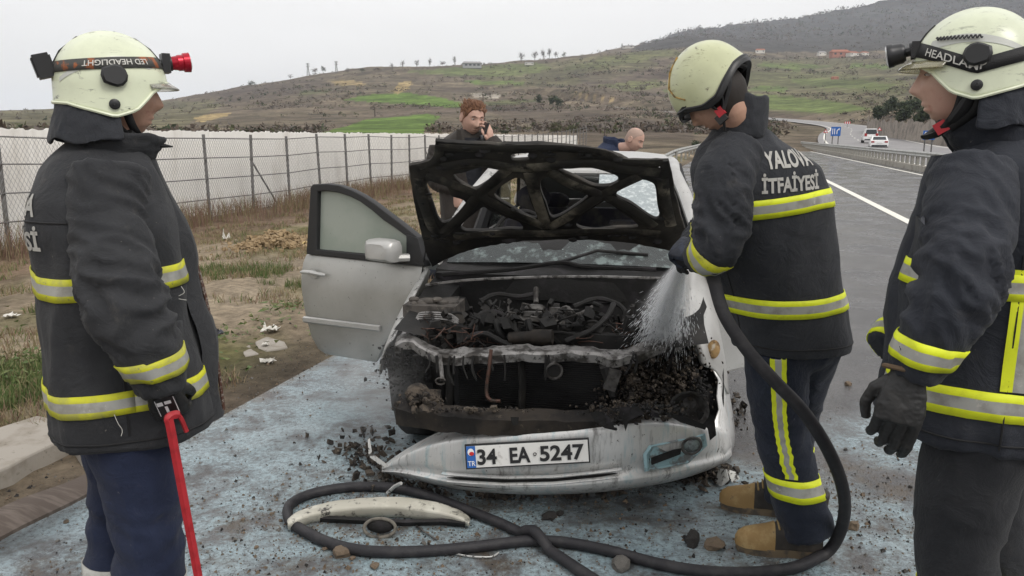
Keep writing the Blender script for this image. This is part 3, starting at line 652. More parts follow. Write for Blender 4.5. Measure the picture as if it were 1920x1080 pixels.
def hedges():
    g = np.random.default_rng(17); Vs, Ms = [], []
    for line, hpx, dn_ in (([(560, 262), (640, 238), (700, 222), (800, 211)], 3, 16), ([(826, 216), (806, 242), (782, 262)], 3, 10), ([(636, 190), (700, 199), (800, 200), (872, 204)], 5, 40), ([(640, 186), (700, 176), (762, 172)], 4, 22), ([(1400, 178), (1470, 178), (1560, 189), (1640, 204)], 6, 40), ([(1480, 147), (1600, 148), (1690, 157)], 5, 34), ([(1050, 150), (1150, 138), (1240, 136), (1300, 142)], 8, 50), ([(1060, 172), (1160, 186), (1240, 196)], 5, 34), ([(900, 168), (1000, 160), (1060, 165)], 6, 34), ([(480, 180), (560, 166), (640, 162), (730, 166)], 5, 40), ([(870, 146), (940, 150), (1020, 150)], 5, 30), ([(1420, 132), (1520, 138), (1620, 140)], 6, 40), ([(1400, 112), (1500, 110), (1640, 112), (1700, 118)], 7, 50), ([(340, 212), (420, 200), (520, 205)], 4, 30), ([(1210, 215), (1260, 225), (1320, 240)], 10, 40)):
        pts = catmull([Vector((*q, 0)) for q in line], 10); n = dn_
        for i in range(n):
            q = pts[int(g.random() * (len(pts) - 1))]; p = onhill(q.x + g.normal() * 5, q.y + g.normal() * 1.3); m_ = p.y * CP / FPX; h_ = hpx * m_ * g.uniform(.5, 1.3); k = 16
            d = g.normal(size=(k, 3)); d /= np.linalg.norm(d, axis=1)[:, None]; d[:, 2] = np.abs(d[:, 2]); P = d * (g.random((k, 1)) ** .5) * h_ * np.array([1.1, 1.1, .9]) + np.array(p); Vs.append((P[:, None, :] + g.normal(size=(k, 3, 3)) * h_ * .16).reshape(-1, 3)); Ms.append(np.full(k, g.choice([0, 1, 2, 2, 3])))
    v = np.concatenate(Vs); o = raw_mesh('hedgerow', v, np.arange(len(v)).reshape(-1, 3), M_LEAF, mi=np.concatenate(Ms)); setp(o, kind='stuff')
hedges()
# grass: dry tall stalks at the fence, short turf on the verge
def blades(name, pts, hgt, wid, mats, mi, lean=.35):
    g = np.random.default_rng(len(pts)); n = len(pts); a = g.uniform(0, 6.283, n); d = np.stack([np.cos(a), np.sin(a), np.zeros(n)], 1)
    b = g.uniform(0, 6.283, n); l = np.stack([np.cos(b), np.sin(b), np.zeros(n)], 1) * (g.random(n) * lean * hgt)[:, None]; up = np.array([0, 0, 1.0])
    w_ = d * wid[:, None]; m_ = pts + l * .35 + up * (hgt * .55)[:, None]; tp = pts + l + up * hgt[:, None]
    v = np.stack([pts - w_, pts + w_, m_ + w_ * .7, m_ - w_ * .7, tp], 1).reshape(-1, 3); i = np.arange(n)[:, None] * 5
    f = np.concatenate([i + np.array([[0, 1, 2]]), i + np.array([[0, 2, 3]]), i + np.array([[3, 2, 4]])], 0)
    o = raw_mesh(name, v, f, mats, mi=np.tile(mi, 3)); setp(o, kind='stuff'); return o
def verge_pts(n, t0, t1, s0, s1, seed, clump=0.0, sc=1.5):
    g = np.random.default_rng(seed); t = g.uniform(t0, t1, n); s = s0 + (s1 - s0) * g.random(n) ** 1.6
    x = s * RS.x + t * RT.x; y = s * RS.y + t * RT.y; k = vfbm(x * sc, y * sc, 3, seed) > clump; x, y = x[k], y[k]; return np.stack([x, y, ground_z(x, y)], 1), g
M_DRY = [mat('dry_grass', (.26, .20, .125), .95), mat('red_stalk', (.19, .115, .085), .95), mat('green_grass', (.085, .125, .035), .9), mat('pale_grass', (.20, .18, .085), .9)]
g = np.random.default_rng(11); n = 30000; x_ = g.uniform(-8, 45, n) ; lat = g.normal(.35, .45, n)
ptx = F0.x + FD.x * x_ + FN.x * lat; pty = F0.y + FD.y * x_ + FN.y * lat; kk = vfbm(ptx * .8, pty * .8, 3, 5) > -.25; ptx, pty = ptx[kk], pty[kk]; n = len(ptx)
blades('dry_grass', np.stack([ptx, pty, ground_z(ptx, pty) - .02], 1), g.uniform(.15, .75, n) * (.5 + np.exp(-((lat[kk] - .3) / .5) ** 2) * .5), np.full(n, .006), M_DRY, g.choice([0, 1, 1, 3], n), .6)
P_, g = verge_pts(120000, -10.5, -3.0, 3.0, 34, 12, .06); n = len(P_)
dist = np.hypot(P_[:, 0], P_[:, 1]); blades('verge_grass', P_, g.uniform(.02, .10, n), .002 + dist * .0003, M_DRY, g.choice([0, 0, 0, 1, 2, 3, 3], n), .9)
P_, g = verge_pts(30000, -6.2, -3.9, 3.2, 8, 14, .0, .9); n = len(P_)
blades('green_grass', P_, g.uniform(.03, .12, n), np.full(n, .004), M_DRY, g.choice([2, 2, 2, 3], n), .8)
def leafy():
    g = np.random.default_rng(31); n = 5200; t = g.normal(-4.6, .55, n); s = g.uniform(3.1, 6.2, n); x = s * RS.x + t * RT.x; y = s * RS.y + t * RT.y; k = vfbm(x * 1.6, y * 1.6, 3, 51) > -.05; x, y = x[k], y[k]; n = len(x); z = ground_z(x, y) + g.uniform(.0, .07, n)
    a = g.normal(size=(n, 3, 3)) * .020; a[:, :, 2] *= .45; v = (np.stack([x, y, z], 1)[:, None, :] + a).reshape(-1, 3); o = raw_mesh('ground_cover_leaves', v, np.arange(n * 3).reshape(n, 3), [mat('weed_leaf', (.075, .115, .03), .7), mat('weed_leaf_pale', (.13, .15, .05), .7)], mi=g.integers(0, 2, n)); setp(o, kind='stuff')
leafy()
# ------------------------------------------------------------------ houses, pylons on the hills
M_WALLS = [mat('house_grey', (.32, .32, .33), .9), mat('house_white', (.66, .63, .58), .9), mat('house_brick', (.40, .17, .12), .9)]
M_ROOFS = [mat('roof_grey', (.28, .27, .27), .9), mat('roof_red', (.33, .12, .07), .9)]
def house(px, py, wpx, hpx, label, wi, ri, nw=3):
    p = onhill(px, py); m_ = p.y * CP / FPX; wd, hh = wpx * m_, hpx * m_; t = thing('house', p, label, 'house', random.uniform(-.4, .4), 'houses on the far hills')
    b = MB(); b.box((0, 0, hh * .3), (wd, wd * .6, hh * .75)); b.obj('wall', M_WALLS[wi], t, smooth=False)
    b = MB(); y = wd * .34; x = wd * .55; z = hh * .665
    b.add([(-x, -y, z), (x, -y, z), (x, y, z), (-x, y, z), (-x * .8, 0, hh), (x * .8, 0, hh)], [(0, 1, 5, 4), (2, 3, 4, 5), (1, 2, 5), (3, 0, 4), (0, 3, 2, 1)]); b.obj('roof', M_ROOFS[ri], t, smooth=False)
    for i in range(nw):
        b = MB(); b.box((wd * (-.33 + .66 * i / max(nw - 1, 1)), -wd * .3, hh * .42), (wd * .13, .1, hh * .22)); b.obj('window', M_GLASSD, t, smooth=False)
house(885, 128, 34, 12, 'grey farm house on the skyline behind the man on the phone', 0, 0, 4); house(1573, 108, 30, 14, 'red roofed house on the ridge below the mountain', 2, 1)
for px, py, w_, h_, lb, a, b_ in ((1598, 107, 20, 9, 'long pale house beside the red roofed one', 1, 1), (1540, 105, 14, 8, 'small white house left of the red roofed one', 1, 0), (1425, 100, 16, 8, 'white house under the mountain, right of the middle helmet', 1, 1), (1620, 104, 14, 7, 'small pale house at the right end of the ridge village', 1, 1), (1178, 92, 20, 6, 'pale low house on the high skyline', 1, 0), (992, 122, 16, 5, 'flat pale shed right of the farm house', 1, 0), (1565, 150, 12, 5, 'tiny reddish barn among the green fields', 2, 1)):
    house(px, py, w_, h_, lb, a, b_, 2)
def pylon(px, py, hpx, label):
    p = onhill(px, py); m_ = p.y * CP / FPX; h_ = hpx * m_; t = thing('pylon', p, label, 'pylon', .5, 'pylons on the skyline'); b = MB(); w_ = h_ * .10; r_ = h_ * .016
    for sx in (-1, 1):
        for sy in (-1, 1): b.tube([(sx * w_, sy * w_, -1), (sx * w_ * .2, sy * w_ * .2, h_)], r_, 4)
    for k in range(5):
        z0, z1 = h_ * k / 5, h_ * (k + 1) / 5; a0, a1 = w_ * (1 - .8 * k / 5), w_ * (1 - .8 * (k + 1) / 5)
        b.tube([(-a0, -a0, z0), (a1, -a1, z1)], r_ * .7, 3); b.tube([(a0, -a0, z0), (-a1, -a1, z1)], r_ * .7, 3)
    b.obj('lattice', M_POST, t)
    b = MB()
    for z in (.72, .86, .97): b.tube([(-h_ * .16, 0, h_ * z), (h_ * .16, 0, h_ * z)], r_, 4)
    b.obj('cross_arm', M_POST, t)
pylon(578, 142, 22, 'left lattice pylon on the skyline'); pylon(631, 138, 22, 'right lattice pylon on the skyline'); pylon(1166, 95, 12, 'small mast on the high skyline left of the middle firefighter')
# wooden poles down the slope
for px, py, h_, lb in ((703, 220, 18, 'wooden pole at the upper corner of the green field'), (906, 212, 34, 'thin pole behind the head of the man on the phone'), (1133, 278, 36, 'thin grey pole left of the bald man')):
    p = onhill(px, py); m_ = p.y * CP / FPX; t = MB(); t.tube([p + Vector((0, 0, -.5)), p + Vector((0, 0, h_ * m_))], .9 * m_, 6); b = t.obj('pole', M_BARK); setp(b, lb, 'pole', 'poles on the slope')
# ------------------------------------------------------------------ air
def haze():
    b = MB(); b.box((0, 3000, 210), (11000, 12000, 470)); m = bpy.data.materials.new('haze'); nd = None; m.use_nodes = True; nt_ = m.node_tree; nt_.nodes.clear()
    o_ = nt_.nodes.new('ShaderNodeOutputMaterial'); v = nt_.nodes.new('ShaderNodeVolumePrincipled'); v.inputs['Color'].default_value = (.84, .90, 1.0, 1); v.inputs['Density'].default_value = HAZE
    v.inputs['Anisotropy'].default_value = .2; nt_.links.new(v.outputs[0], o_.inputs['Volume']); m.cycles.homogeneous_volume = True if hasattr(m, 'cycles') and hasattr(m.cycles, 'homogeneous_volume') else None
    o = b.obj('haze', m, smooth=False); setp(o, kind='stuff')
HAZE = 1.15e-4
# ================================================================== the burnt car
CAR_P = Vector((.10, 3.02, 0)); CAR_RZ = -R(10)
car = thing('car', CAR_P, 'burnt out silver saloon car with charred open bonnet and both front doors open', 'car', CAR_RZ)
MC = mworld(car)
def cl_(x, y, z): return MC @ Vector((x, y, z))        # car-local to world
def silver_mat(name, soot_lo, soot_hi, foam=0.0, ca_=(.42, .415, .40), cb_=(.52, .515, .495)):
    m = bpy.data.materials.new(name); nd, lk, p = nodes_of(m); t = nd.new('ShaderNodeTexCoord'); v = t.outputs['Object']
    c = mix_node(nd, lk, ramp_node(nd, lk, noise_node(nd, lk, v, 3, 4), .3, .7), ca_, cb_)
    mpn = nd.new('ShaderNodeMapping'); mpn.inputs['Scale'].default_value = (14, 14, 2.2); lk.new(v, mpn.inputs[0])
    drip = noise_node(nd, lk, mpn.outputs[0], 1.6, 5, .7)
    c = mix_node(nd, lk, math_node(nd, lk, 'MULTIPLY', ramp_node(nd, lk, drip, .52, .68), .55 if foam else .12), c, (.30, .46, .50) if foam else (.36, .34, .31))
    if foam: c = mix_node(nd, lk, math_node(nd, lk, 'MULTIPLY', ramp_node(nd, lk, drip, .48, .30), .75), c, (.15, .14, .13))
    s = noise_node(nd, lk, v, 9, 8, .78, .3); s2 = noise_node(nd, lk, v, 55, 4, .7)
    soot = ramp_node(nd, lk, s, soot_lo, soot_hi); c = mix_node(nd, lk, soot, c, (.018, .016, .014))
    c = mix_node(nd, lk, ramp_node(nd, lk, s2, .64, .72), c, (.05, .045, .04))
    lk.new(c, p.inputs['Base Color']); p.inputs['Metallic'].default_value = .35
    r = math_node(nd, lk, 'ADD', math_node(nd, lk, 'MULTIPLY', soot, .45), .38); lk.new(r, p.inputs['Roughness'])
    lk.new(bump_node(nd, lk, s2, .12, .004), p.inputs['Normal']); return m
M_SILV = silver_mat('silver_paint', .64, .74); M_SILVD = silver_mat('silver_paint_sooty', .52, .64); M_SILVD2 = silver_mat('silver_door', .66, .76, 0, (.34, .335, .31), (.42, .415, .39))
M_BUMP = silver_mat('silver_paint_streaked', .60, .69, 1, (.64, .635, .62), (.74, .735, .72))
M_CHAR = mat('charred_metal', (.012, .0115, .011), .7, .25, c2=(.035, .031, .027), scale=5, lo=.5, hi=.75, c3=(.14, .13, .115), s3=22, lo3=.66, hi3=.80, bump=.5, bscale=40, bdist=.004)
M_CHAR2 = mat('charred_black', (.009, .0085, .008), .8, c2=(.03, .026, .030), scale=12, lo=.5, hi=.75, bump=.6, bscale=60, bdist=.004)
M_ASH = mat('ash_crust', (.085, .068, .052), .95, c2=(.018, .015, .013), scale=14, lo=.42, hi=.58, c3=(.26, .21, .155), s3=45, lo3=.60, hi3=.70, bump=.9, bscale=55, bdist=.012)
M_RIB = mat('scorched_rib', (.032, .029, .025), .62, .3, c2=(.24, .215, .165), scale=5, lo=.46, hi=.72, c3=(.012, .011, .010), s3=9, lo3=.50, hi3=.66, bump=.3, bscale=50)
M_BARE = mat('bare_metal', (.30, .29, .28), .45, .6, c2=(.06, .055, .05), scale=16, lo=.42, hi=.6, c3=(.012, .011, .01), s3=40, lo3=.55, hi3=.66, bump=.3, bscale=60)
M_RUST = mat('scorched_beam', (.040, .032, .025), .8, .3, c2=(.014, .012, .011), scale=6, c3=(.11, .09, .065), s3=26, lo3=.6, hi3=.72, bump=.5, bscale=50)
M_FRAME = mat('black_trim', (.018, .018, .019), .55, bump=.2)
M_GL = mat('dusty_glass', (.30, .34, .29), .42, c2=(.36, .39, .34), scale=2.5, c3=(.07, .07, .06), s3=70, lo3=.66, hi3=.72, spec=.6)
M_SHARD = mat('shattered_glass', (.035, .042, .042), .3, c2=(.16, .20, .195), scale=14, lo=.50, hi=.66, c3=(.32, .38, .37), s3=60, lo3=.62, hi3=.70, bump=1.0, bscale=120, bdist=.004)
M_COPPER = mat('burnt_wire', (.085, .042, .030), .65, .3, c2=(.03, .025, .02), scale=30)
M_GREYM = mat('scorched_alloy', (.12, .115, .11), .6, .5, c2=(.04, .036, .033), scale=20, lo=.4, hi=.62, c3=(.36, .35, .33), s3=55, lo3=.64, hi3=.74, bump=.4)
def plane_hit(px, py, P0, Nn):
    d = at(px, py, 1.0) - Vector((0, 0, H)); o_ = Vector((0, 0, H)); k = (P0 - o_).dot(Nn) / d.dot(Nn); return o_ + d * k
def curve_panel(name, outer, holes, P0, ux, uy, nn, thick, bevel, m, parent):
    """a filled outline with holes, given thickness; outlines are world points on the plane (P0, ux, uy)"""
    cu = bpy.data.curves.new(name, 'CURVE'); cu.dimensions = '2D'; cu.fill_mode = 'BOTH'; cu.extrude = thick; cu.bevel_depth = bevel; cu.bevel_resolution = 1
    for loop in [outer] + holes:
        s = cu.splines.new('POLY'); s.points.add(len(loop) - 1); s.use_cyclic_u = True
        for q, p in zip(s.points, loop): d = p - P0; q.co = (d.dot(ux), d.dot(uy), 0, 1)
    o = bpy.data.objects.new(name, cu); col.objects.link(o); bpy.context.view_layer.update()
    me = bpy.data.meshes.new_from_object(o.evaluated_get(bpy.context.evaluated_depsgraph_get())); bpy.data.objects.remove(o)
    M = Matrix((( ux.x, uy.x, nn.x, P0.x), (ux.y, uy.y, nn.y, P0.y), (ux.z, uy.z, nn.z, P0.z), (0, 0, 0, 1)))
    me.transform(mworld(parent).inverted() @ M); me.materials.clear(); me.materials.append(m)
    o = bpy.data.objects.new(name, me); col.objects.link(o); o.parent = parent
    me.polygons.foreach_set('use_smooth', [True] * len(me.polygons)); me.set_sharp_from_angle(angle=R(35)); return o
def smooth_loop(pts, n=4): return [Vector((p.x, p.y)) for p in catmull([Vector((*a, 0)) for a in [pts[-1]] + list(pts) + [pts[0], pts[1]]], n)[n:-n - 1 or None]][:len(pts) * n]

# ---- bonnet frame: leans back over the engine, its outer skin burnt away
hA, hB = at(806, 497, 4.14), at(1292, 472, 3.93); hT = at(1035, 275, 3.42)
ux = (hB - hA).normalized(); up_ = (hT - (hA + hB) / 2); up_ = (up_ - ux * up_.dot(ux)).normalized(); hn = ux.cross(up_).normalized()
if hn.y > 0: hn = -hn                                   # towards the camera
hp = lambda px, py: plane_hit(px, py, hA, hn)
Z5 = lambda X, Y: (780 + X / 3.724, 170 + Y / 3.724)
outer = [(818.6, 263.3), (860, 266), (933, 269.5), (1007, 268), (1060, 272), (1104, 277), (1135, 283), (1161, 290.5), (1178, 300), (1210, 301), (1252, 300), (1258, 325), (1264, 360), (1275, 400), (1283, 426.6), (1292, 469), (1275, 475), (1255, 467), (1221, 460), (1180, 452), (1124, 447), (1046, 446), (980, 449), (940, 454), (900, 461), (871, 469), (840, 481), (812, 497), (802, 478), (793, 442), (784, 405), (778, 376), (772, 340), (768, 309), (790, 305), (809, 301), (815, 293)]
holes_px = [[(70, 650), (110, 612), (210, 640), (250, 720), (330, 750), (350, 790), (280, 880), (200, 915), (155, 885), (130, 820), (100, 730)],
 [(262, 572), (330, 560), (440, 525), (540, 527), (608, 545), (585, 582), (520, 622), (440, 672), (390, 678), (330, 645), (280, 610)],
 [(545, 705), (600, 650), (690, 599), (745, 606), (780, 660), (800, 760), (850, 870), (790, 878), (640, 790), (565, 745)],
 [(865, 632), (890, 602), (960, 590), (1080, 662), (1190, 710), (1195, 740), (1100, 810), (1010, 865), (940, 872), (905, 780), (872, 700)],
 [(990, 540), (1080, 532), (1230, 527), (1390, 575), (1418, 612), (1395, 642), (1330, 660), (1230, 652), (1120, 600)],
 [(1398, 700), (1440, 652), (1560, 610), (1635, 622), (1675, 660), (1690, 780), (1705, 860), (1680, 890), (1620, 865), (1500, 780), (1405, 735)],
 [(1120, 905), (1160, 860), (1290, 772), (1340, 767), (1440, 840), (1540, 912), (1540, 945), (1400, 950), (1250, 968), (1130, 945)],
 [(312, 930), (400, 850), (470, 800), (520, 828), (620, 868), (720, 905), (752, 945), (735, 962), (650, 958), (540, 970), (420, 973), (340, 968)],
 [(660, 440), (700, 428), (760, 424), (790, 425), (796, 468), (740, 478), (672, 476)]]
import itertools
holes = [[hp(*Z5(p.x, p.y)) for p in smooth_loop(h)] for h in holes_px]
for (x, y, r) in ((775, 570, 15), (960, 480, 9), (1130, 412, 7), (950, 400, 7), (1240, 460, 7), (1350, 455, 9), (1120, 480, 6), (1470, 515, 7), (1650, 515, 7), (1700, 533, 15), (440, 748, 7), (200, 1003, 8), (60, 925, 10), (130, 495, 6), (22, 522, 7), (510, 480, 8)):
    holes.append([hp(*Z5(x + r * math.cos(a), y + r * 1.1 * math.sin(a))) for a in np.linspace(0, 6.283, 9)[:-1]])
jit = []
for i, p in enumerate(outer):
    q = outer[(i + 1) % len(outer)]; n_ = 4
    for k in range(n_):
        t = k / n_; jit.append((lerp(p[0], q[0], t) + random.uniform(-.7, .7), lerp(p[1], q[1], t) + random.uniform(-.8, .8)))
hood = curve_panel('hood', [hp(*p) for p in jit], holes, hA, ux, up_, hn, .006, .004, mat('burnt_bonnet', (.014, .013, .012), .68, .2, c2=(.060, .052, .042), scale=3.2, lo=.46, hi=.70, c3=(.19, .17, .135), s3=11, lo3=.60, hi3=.76, bump=.5, bscale=30, bdist=.006), car)
ribs = MB()
def hz(px, off): return [hp(*Z5(*p)) + hn * off for p in px]
def rib(pts, r, mi=0, flat=.30): ribs.tube(catmull(hz(pts, .010), 6), r, 10, mi, flat=flat, up=tuple(hn))
rib([(70, 580), (250, 640), (440, 715), (640, 830), (900, 935)], .028); rib([(640, 535), (540, 625), (440, 712), (330, 850), (190, 985)], .028)
rib([(790, 560), (830, 700), (870, 820), (915, 945)], .028); rib([(930, 550), (1080, 640), (1290, 715), (1480, 810), (1660, 935)], .028)
rib([(930, 945), (1080, 860), (1290, 725), (1420, 650), (1560, 585)], .028)
rib([(30, 600), (40, 720), (80, 850), (120, 950), (180, 1000)], .028); rib([(1720, 600), (1740, 760), (1780, 930)], .028)
rib([(270, 1015), (500, 990), (700, 985), (900, 985), (1170, 975), (1500, 975), (1700, 990)], .028)
rib([(190, 520), (420, 490), (640, 520), (820, 525), (1050, 500), (1300, 500), (1420, 530), (1700, 560)], .028)
rib([(160, 380), (500, 395), (850, 385), (1150, 400), (1330, 430), (1450, 485), (1720, 490)], .022); rib([(20, 520), (120, 490), (160, 430), (165, 370)], .022)
ribs.obj('hood_rib', M_RIB, hood, world=True)
bl = MB()                                                # curled flakes of burnt lining
for k in range(70):
    x, y = random.uniform(40, 1730), random.choice([random.uniform(380, 520), random.uniform(975, 1050), random.uniform(400, 1000)])
    q = hp(*Z5(x, y))
    fx_, fy_ = Z5(x, y)
    if inpoly(np.array([fx_]), np.array([fy_]), outer)[0] and not any(inpoly(np.array([x]), np.array([y]), h)[0] for h in holes_px): bl.ell(q + hn * .012, (random.uniform(.008, .03), random.uniform(.004, .01), random.uniform(.006, .02)), 6, 4)
o = bl.obj('burnt_flake', M_CHAR2, hood, world=True); o['kind'] = 'stuff'
b = MB(); b.tube([at(795, 440, 4.02), at(798, 470, 4.08), at(790, 520, 4.1), at(783, 560, 4.1)], .004, 5); b.obj('prop_rod', M_CHAR2, car, world=True)

# ---- body shell: roof, pillars, sills, rear
def sym(f):
    for s in (-1, 1): f(s)
ROOFZ = 1.42
b = MB(); rows = []
for y, z, hw in ((1.90, 1.315, .555), (2.02, 1.35, .56), (2.2, 1.385, .565), (2.6, 1.42, .57), (3.0, 1.425, .565), (3.3, 1.40, .55), (3.45, 1.36, .54)):
    rows.append([cl_(hw * x, y, z + dz) for x, dz in ((-1.05, -.075), (-1.0, -.035), (-.93, -.008), (-.6, .012), (0, .02), (.6, .012), (.93, -.008), (1.0, -.035), (1.05, -.075))])
b.loft(rows, cap=False, closed=False); o = b.obj('roof', M_SILV, car, world=True, ang=60)
sm = o.modifiers.new('t', 'SOLIDIFY'); sm.thickness = .02; sm.offset = -1; bake(o)
for s in (-1, 1):
    b = MB(); b.tube([cl_(s * .755, 1.14, .84), cl_(s * .70, 1.42, 1.03), cl_(s * .63, 1.72, 1.22), cl_(s * .575, 1.98, 1.335), cl_(s * .585, 2.4, 1.37), cl_(s * .58, 3.0, 1.375), cl_(s * .57, 3.4, 1.33), cl_(s * .64, 3.75, 1.10), cl_(s * .70, 4.0, .98)], [.045, .042, .040, .038, .035, .035, .045, .07, .09], 10, flat=.8)
    b.obj('pillar', M_SILV if s > 0 else M_SILVD, car, world=True)
    b = MB(); b.tube([cl_(s * .74, 2.25, .3), cl_(s * .745, 2.28, .85), cl_(s * .60, 2.42, 1.36)], [.07, .055, .035], 8); b.obj('door_pillar', M_FRAME, car, world=True)
    b = MB(); b.tube([cl_(s * .76, 1.1, .22), cl_(s * .78, 2.0, .22), cl_(s * .78, 3.1, .24)], .07, 8); b.obj('sill', M_SILVD, car, world=True)
    # rear side of the body
    b = MB(); rows = []
    for y, zt in ((2.28, .88), (2.9, .90), (3.4, .92), (3.9, .95), (4.2, .93)):
        rows.append([cl_(s * x, y, z) for x, z in ((.76, .22), (.81, .45), (.825, .65), (.79, zt - .03), (.70, zt))])
    b.loft(rows, cap=False, closed=False); b.obj('rear_side', M_SILV, car, world=True, ang=60)
b = MB(); b.loft([[cl_(x * .74, y, z + .02 * (1 - x * x)) for x in np.linspace(-1, 1, 9)] for y, z in ((3.72, 1.0), (3.9, .99), (4.25, .95), (4.32, .86), (4.34, .35))], cap=False, closed=False); b.obj('boot_lid', M_SILV, car, world=True)
b = MB(); b.loft([[cl_(x * hw, y, z) for x in np.linspace(-1, 1, 7)] for y, z, hw in ((3.46, 1.345, .50), (3.72, 1.02, .60))], cap=False, closed=False); b.obj('rear_window', mat('clear_glass', (.75, .8, .78), .05, trans=.9), car, world=True)
# rear side windows, frames, headlining header
b = MB(); b.tube([cl_(x * .56, 1.93 - .05 * x * x * -1 if False else 1.93, 1.305 + .02 * (1 - x * x)) for x in np.linspace(-1, 1, 9)], .032, 8, flat=.7); b.obj('header_rail', M_SILVD, car, world=True)
sym(lambda s: MB().box((0, 0, 0), (.012, .78, .30)).obj('rear_door_window', mat('clear_glass', (.75, .8, .78), .05), car).__setattr__('location', (s * .685, 2.82, 1.08)))
for s in (-1, 1):
    b = MB(); b.tube([cl_(s * .70, 2.45, .92), cl_(s * .62, 2.52, 1.29), cl_(s * .60, 3.15, 1.30), cl_(s * .66, 3.45, .98), cl_(s * .70, 2.45, .92)], .016, 6); b.obj('window_frame', M_FRAME, car, world=True)
# floor, rear seats, front seats
b = MB(); b.box((0, 2.3, .22), (1.5, 3.6, .06)); b.obj('floor', M_CHAR2, car, smooth=False)
M_SEAT = mat('scorched_seat', (.022, .021, .030), .9, c2=(.06, .055, .05), scale=8, bump=.4)
for x in (-.36, .36):
    b = MB(); rr_ = Matrix.Rotation(R(-14), 3, 'X')
    b.loft([[Vector((x + a * w_, 2.18 + .17 * (z - .4) + c * .07, z)) for a, c in ((-1, .4), (-.85, -1), (0, -.75), (.85, -1), (1, .4), (.7, 1), (-.7, 1))] for z, w_ in ((.42, .23), (.6, .25), (.85, .24), (.99, .19))])
    b.ell((x, 2.32, 1.13), (.12, .055, .095), 14, 8); b.obj('front_seat', M_SEAT, car)
    b = MB(); b.box((x, 1.9, .42), (.48, .5, .14)); b.obj('seat_cushion', M_SEAT, car)
b = MB(); b.loft([[Vector((x, y, z)) for y, z in ((3.05, .4), (3.28, .98), (3.4, .98), (3.3, .4))] for x in (-.62, .62)])
for x in (-.33, .33): b.ell((x, 3.36, 1.03), (.12, .05, .07), 12, 6)
b.obj('rear_seat', M_SEAT, car)
# ---- dashboard, cowl, steering wheel, broken windscreen
b = MB(); rows = []
for x in np.linspace(-.68, .68, 17):
    k = 1 - (x / .68) ** 2; rows.append([Vector((x, y - .10 * k + .015 * fbm((x * 4, y * 3, 1), 1, 2), z + .02 * k + .02 * fbm((x * 6, y * 6, 5), 1, 2))) for y, z in ((1.24, .83), (1.30, .90), (1.45, .945), (1.62, .95), (1.72, .90), (1.74, .6))])
b.loft(rows, cap=False, closed=False); b.obj('dashboard', M_CHAR2, car)
b = MB(); b.tube([(-.36 + .17 * math.cos(a), 1.80 + .07 * math.sin(a), .93 + .155 * math.sin(a)) for a in np.linspace(0, 6.283, 25)], .014, 8); b.tube([(-.36, 1.7, .86), (-.36, 1.8, .93)], .03, 8); b.obj('steering_wheel', M_CHAR2, car)
WS0 = lambda x: Vector((x * .70, 1.17 - .10 * (1 - x * x), .855 + .03 * (1 - x * x))); WS1 = lambda x: Vector((x * .545, 1.92 - .04 * (1 - x * x), 1.305 + .02 * (1 - x * x)))
def ws(x, k): return WS0(x).lerp(WS1(x), k) + Vector((0, -.03, .045)) * math.sin(math.pi * k) * .8
def shard(name, top, n=40, m=M_SHARD, lo=0.0):
    b = MB(); vs = []; fs = []
    for i in range(n + 1):
        x = lerp(-.97, .97, i / n); kt = top(x)
        for k in (lo, lerp(lo, kt, .5), kt): p = ws(x, max(k, lo)); vs += [p]
    for i in range(n):
        for j in (0, 1): a = i * 3 + j; fs.append((a, a + 3, a + 4, a + 1))
    b.add(vs, fs); o = b.obj(name, m, car, smooth=False); q = o.modifiers.new('t', 'SOLIDIFY'); q.thickness = .005; bake(o); return o
shard('windscreen', lambda x: .17 + .10 * fbm((x * 3, 0, 0), 1, 4) + .05 * fbm((x * 14, 3, 0), 1, 2) + .06 * sstep(.35, .8, x))
rs = random.Random(4)
b = MB(); vs = []; fs = []                                # the piece still hanging at the upper right
for i in range(25):
    x = lerp(.22, .98, i / 24); kb = .60 - .25 * sstep(.3, .95, x) + .06 * fbm((x * 9, 7, 0), 1, 3)
    for k in (kb, (kb + 1) / 2, .985): vs.append(ws(x, k))
for i in range(24):
    for j in (0, 1): a = i * 3 + j; fs.append((a, a + 3, a + 4, a + 1))
b.add(vs, fs); o = b.obj('windscreen_remnant', mat('crazed_glass', (.30, .34, .35), .3, c2=(.52, .56, .56), scale=40, lo=.48, hi=.62, bump=.8, bscale=150), car, smooth=False); q = o.modifiers.new('t', 'SOLIDIFY'); q.thickness = .005; bake(o)
b = MB()                                                  # glass crumbs on the dashboard and cowl
for i in range(420):
    x = rs.uniform(-.68, .68); y = rs.uniform(1.22, 1.62); z = .93 if y > 1.4 else .875; s_ = rs.uniform(.003, .009)
    b.box((x, y, z + rs.uniform(0, .02) + .02 * (1 - (x / .68) ** 2)), (s_, s_, s_ * .7), Matrix.Rotation(rs.uniform(0, 3), 3, (1, rs.random(), rs.random())))
o = b.obj('glass_crumbs', mat('glass_crumb', (.42, .5, .48), .2), car, smooth=False); o['kind'] = 'stuff'
b = MB(); rows = []
for x in np.linspace(-.72, .72, 19):
    k = 1 - (x / .72) ** 2; j = .012 * fbm((x * 5, 0, 9), 1, 3); rows.append([Vector((x, y - .11 * k, z + j)) for y, z in ((1.30, .87), (1.15, .845), (1.09, .83), (1.07, .80), (1.06, .70))])
b.loft(rows, cap=False, closed=False); b.obj('cowl', M_CHAR2, car)
b = MB(); b.tube(catmull([at(798, 535, 3.98), at(850, 528, 3.95), at(900, 524, 3.92), at(1000, 520, 3.88), at(1120, 519, 3.86), at(1240, 522, 3.84)], 6), .008, 6); b.obj('cowl_seam', M_BARE, car, world=True)
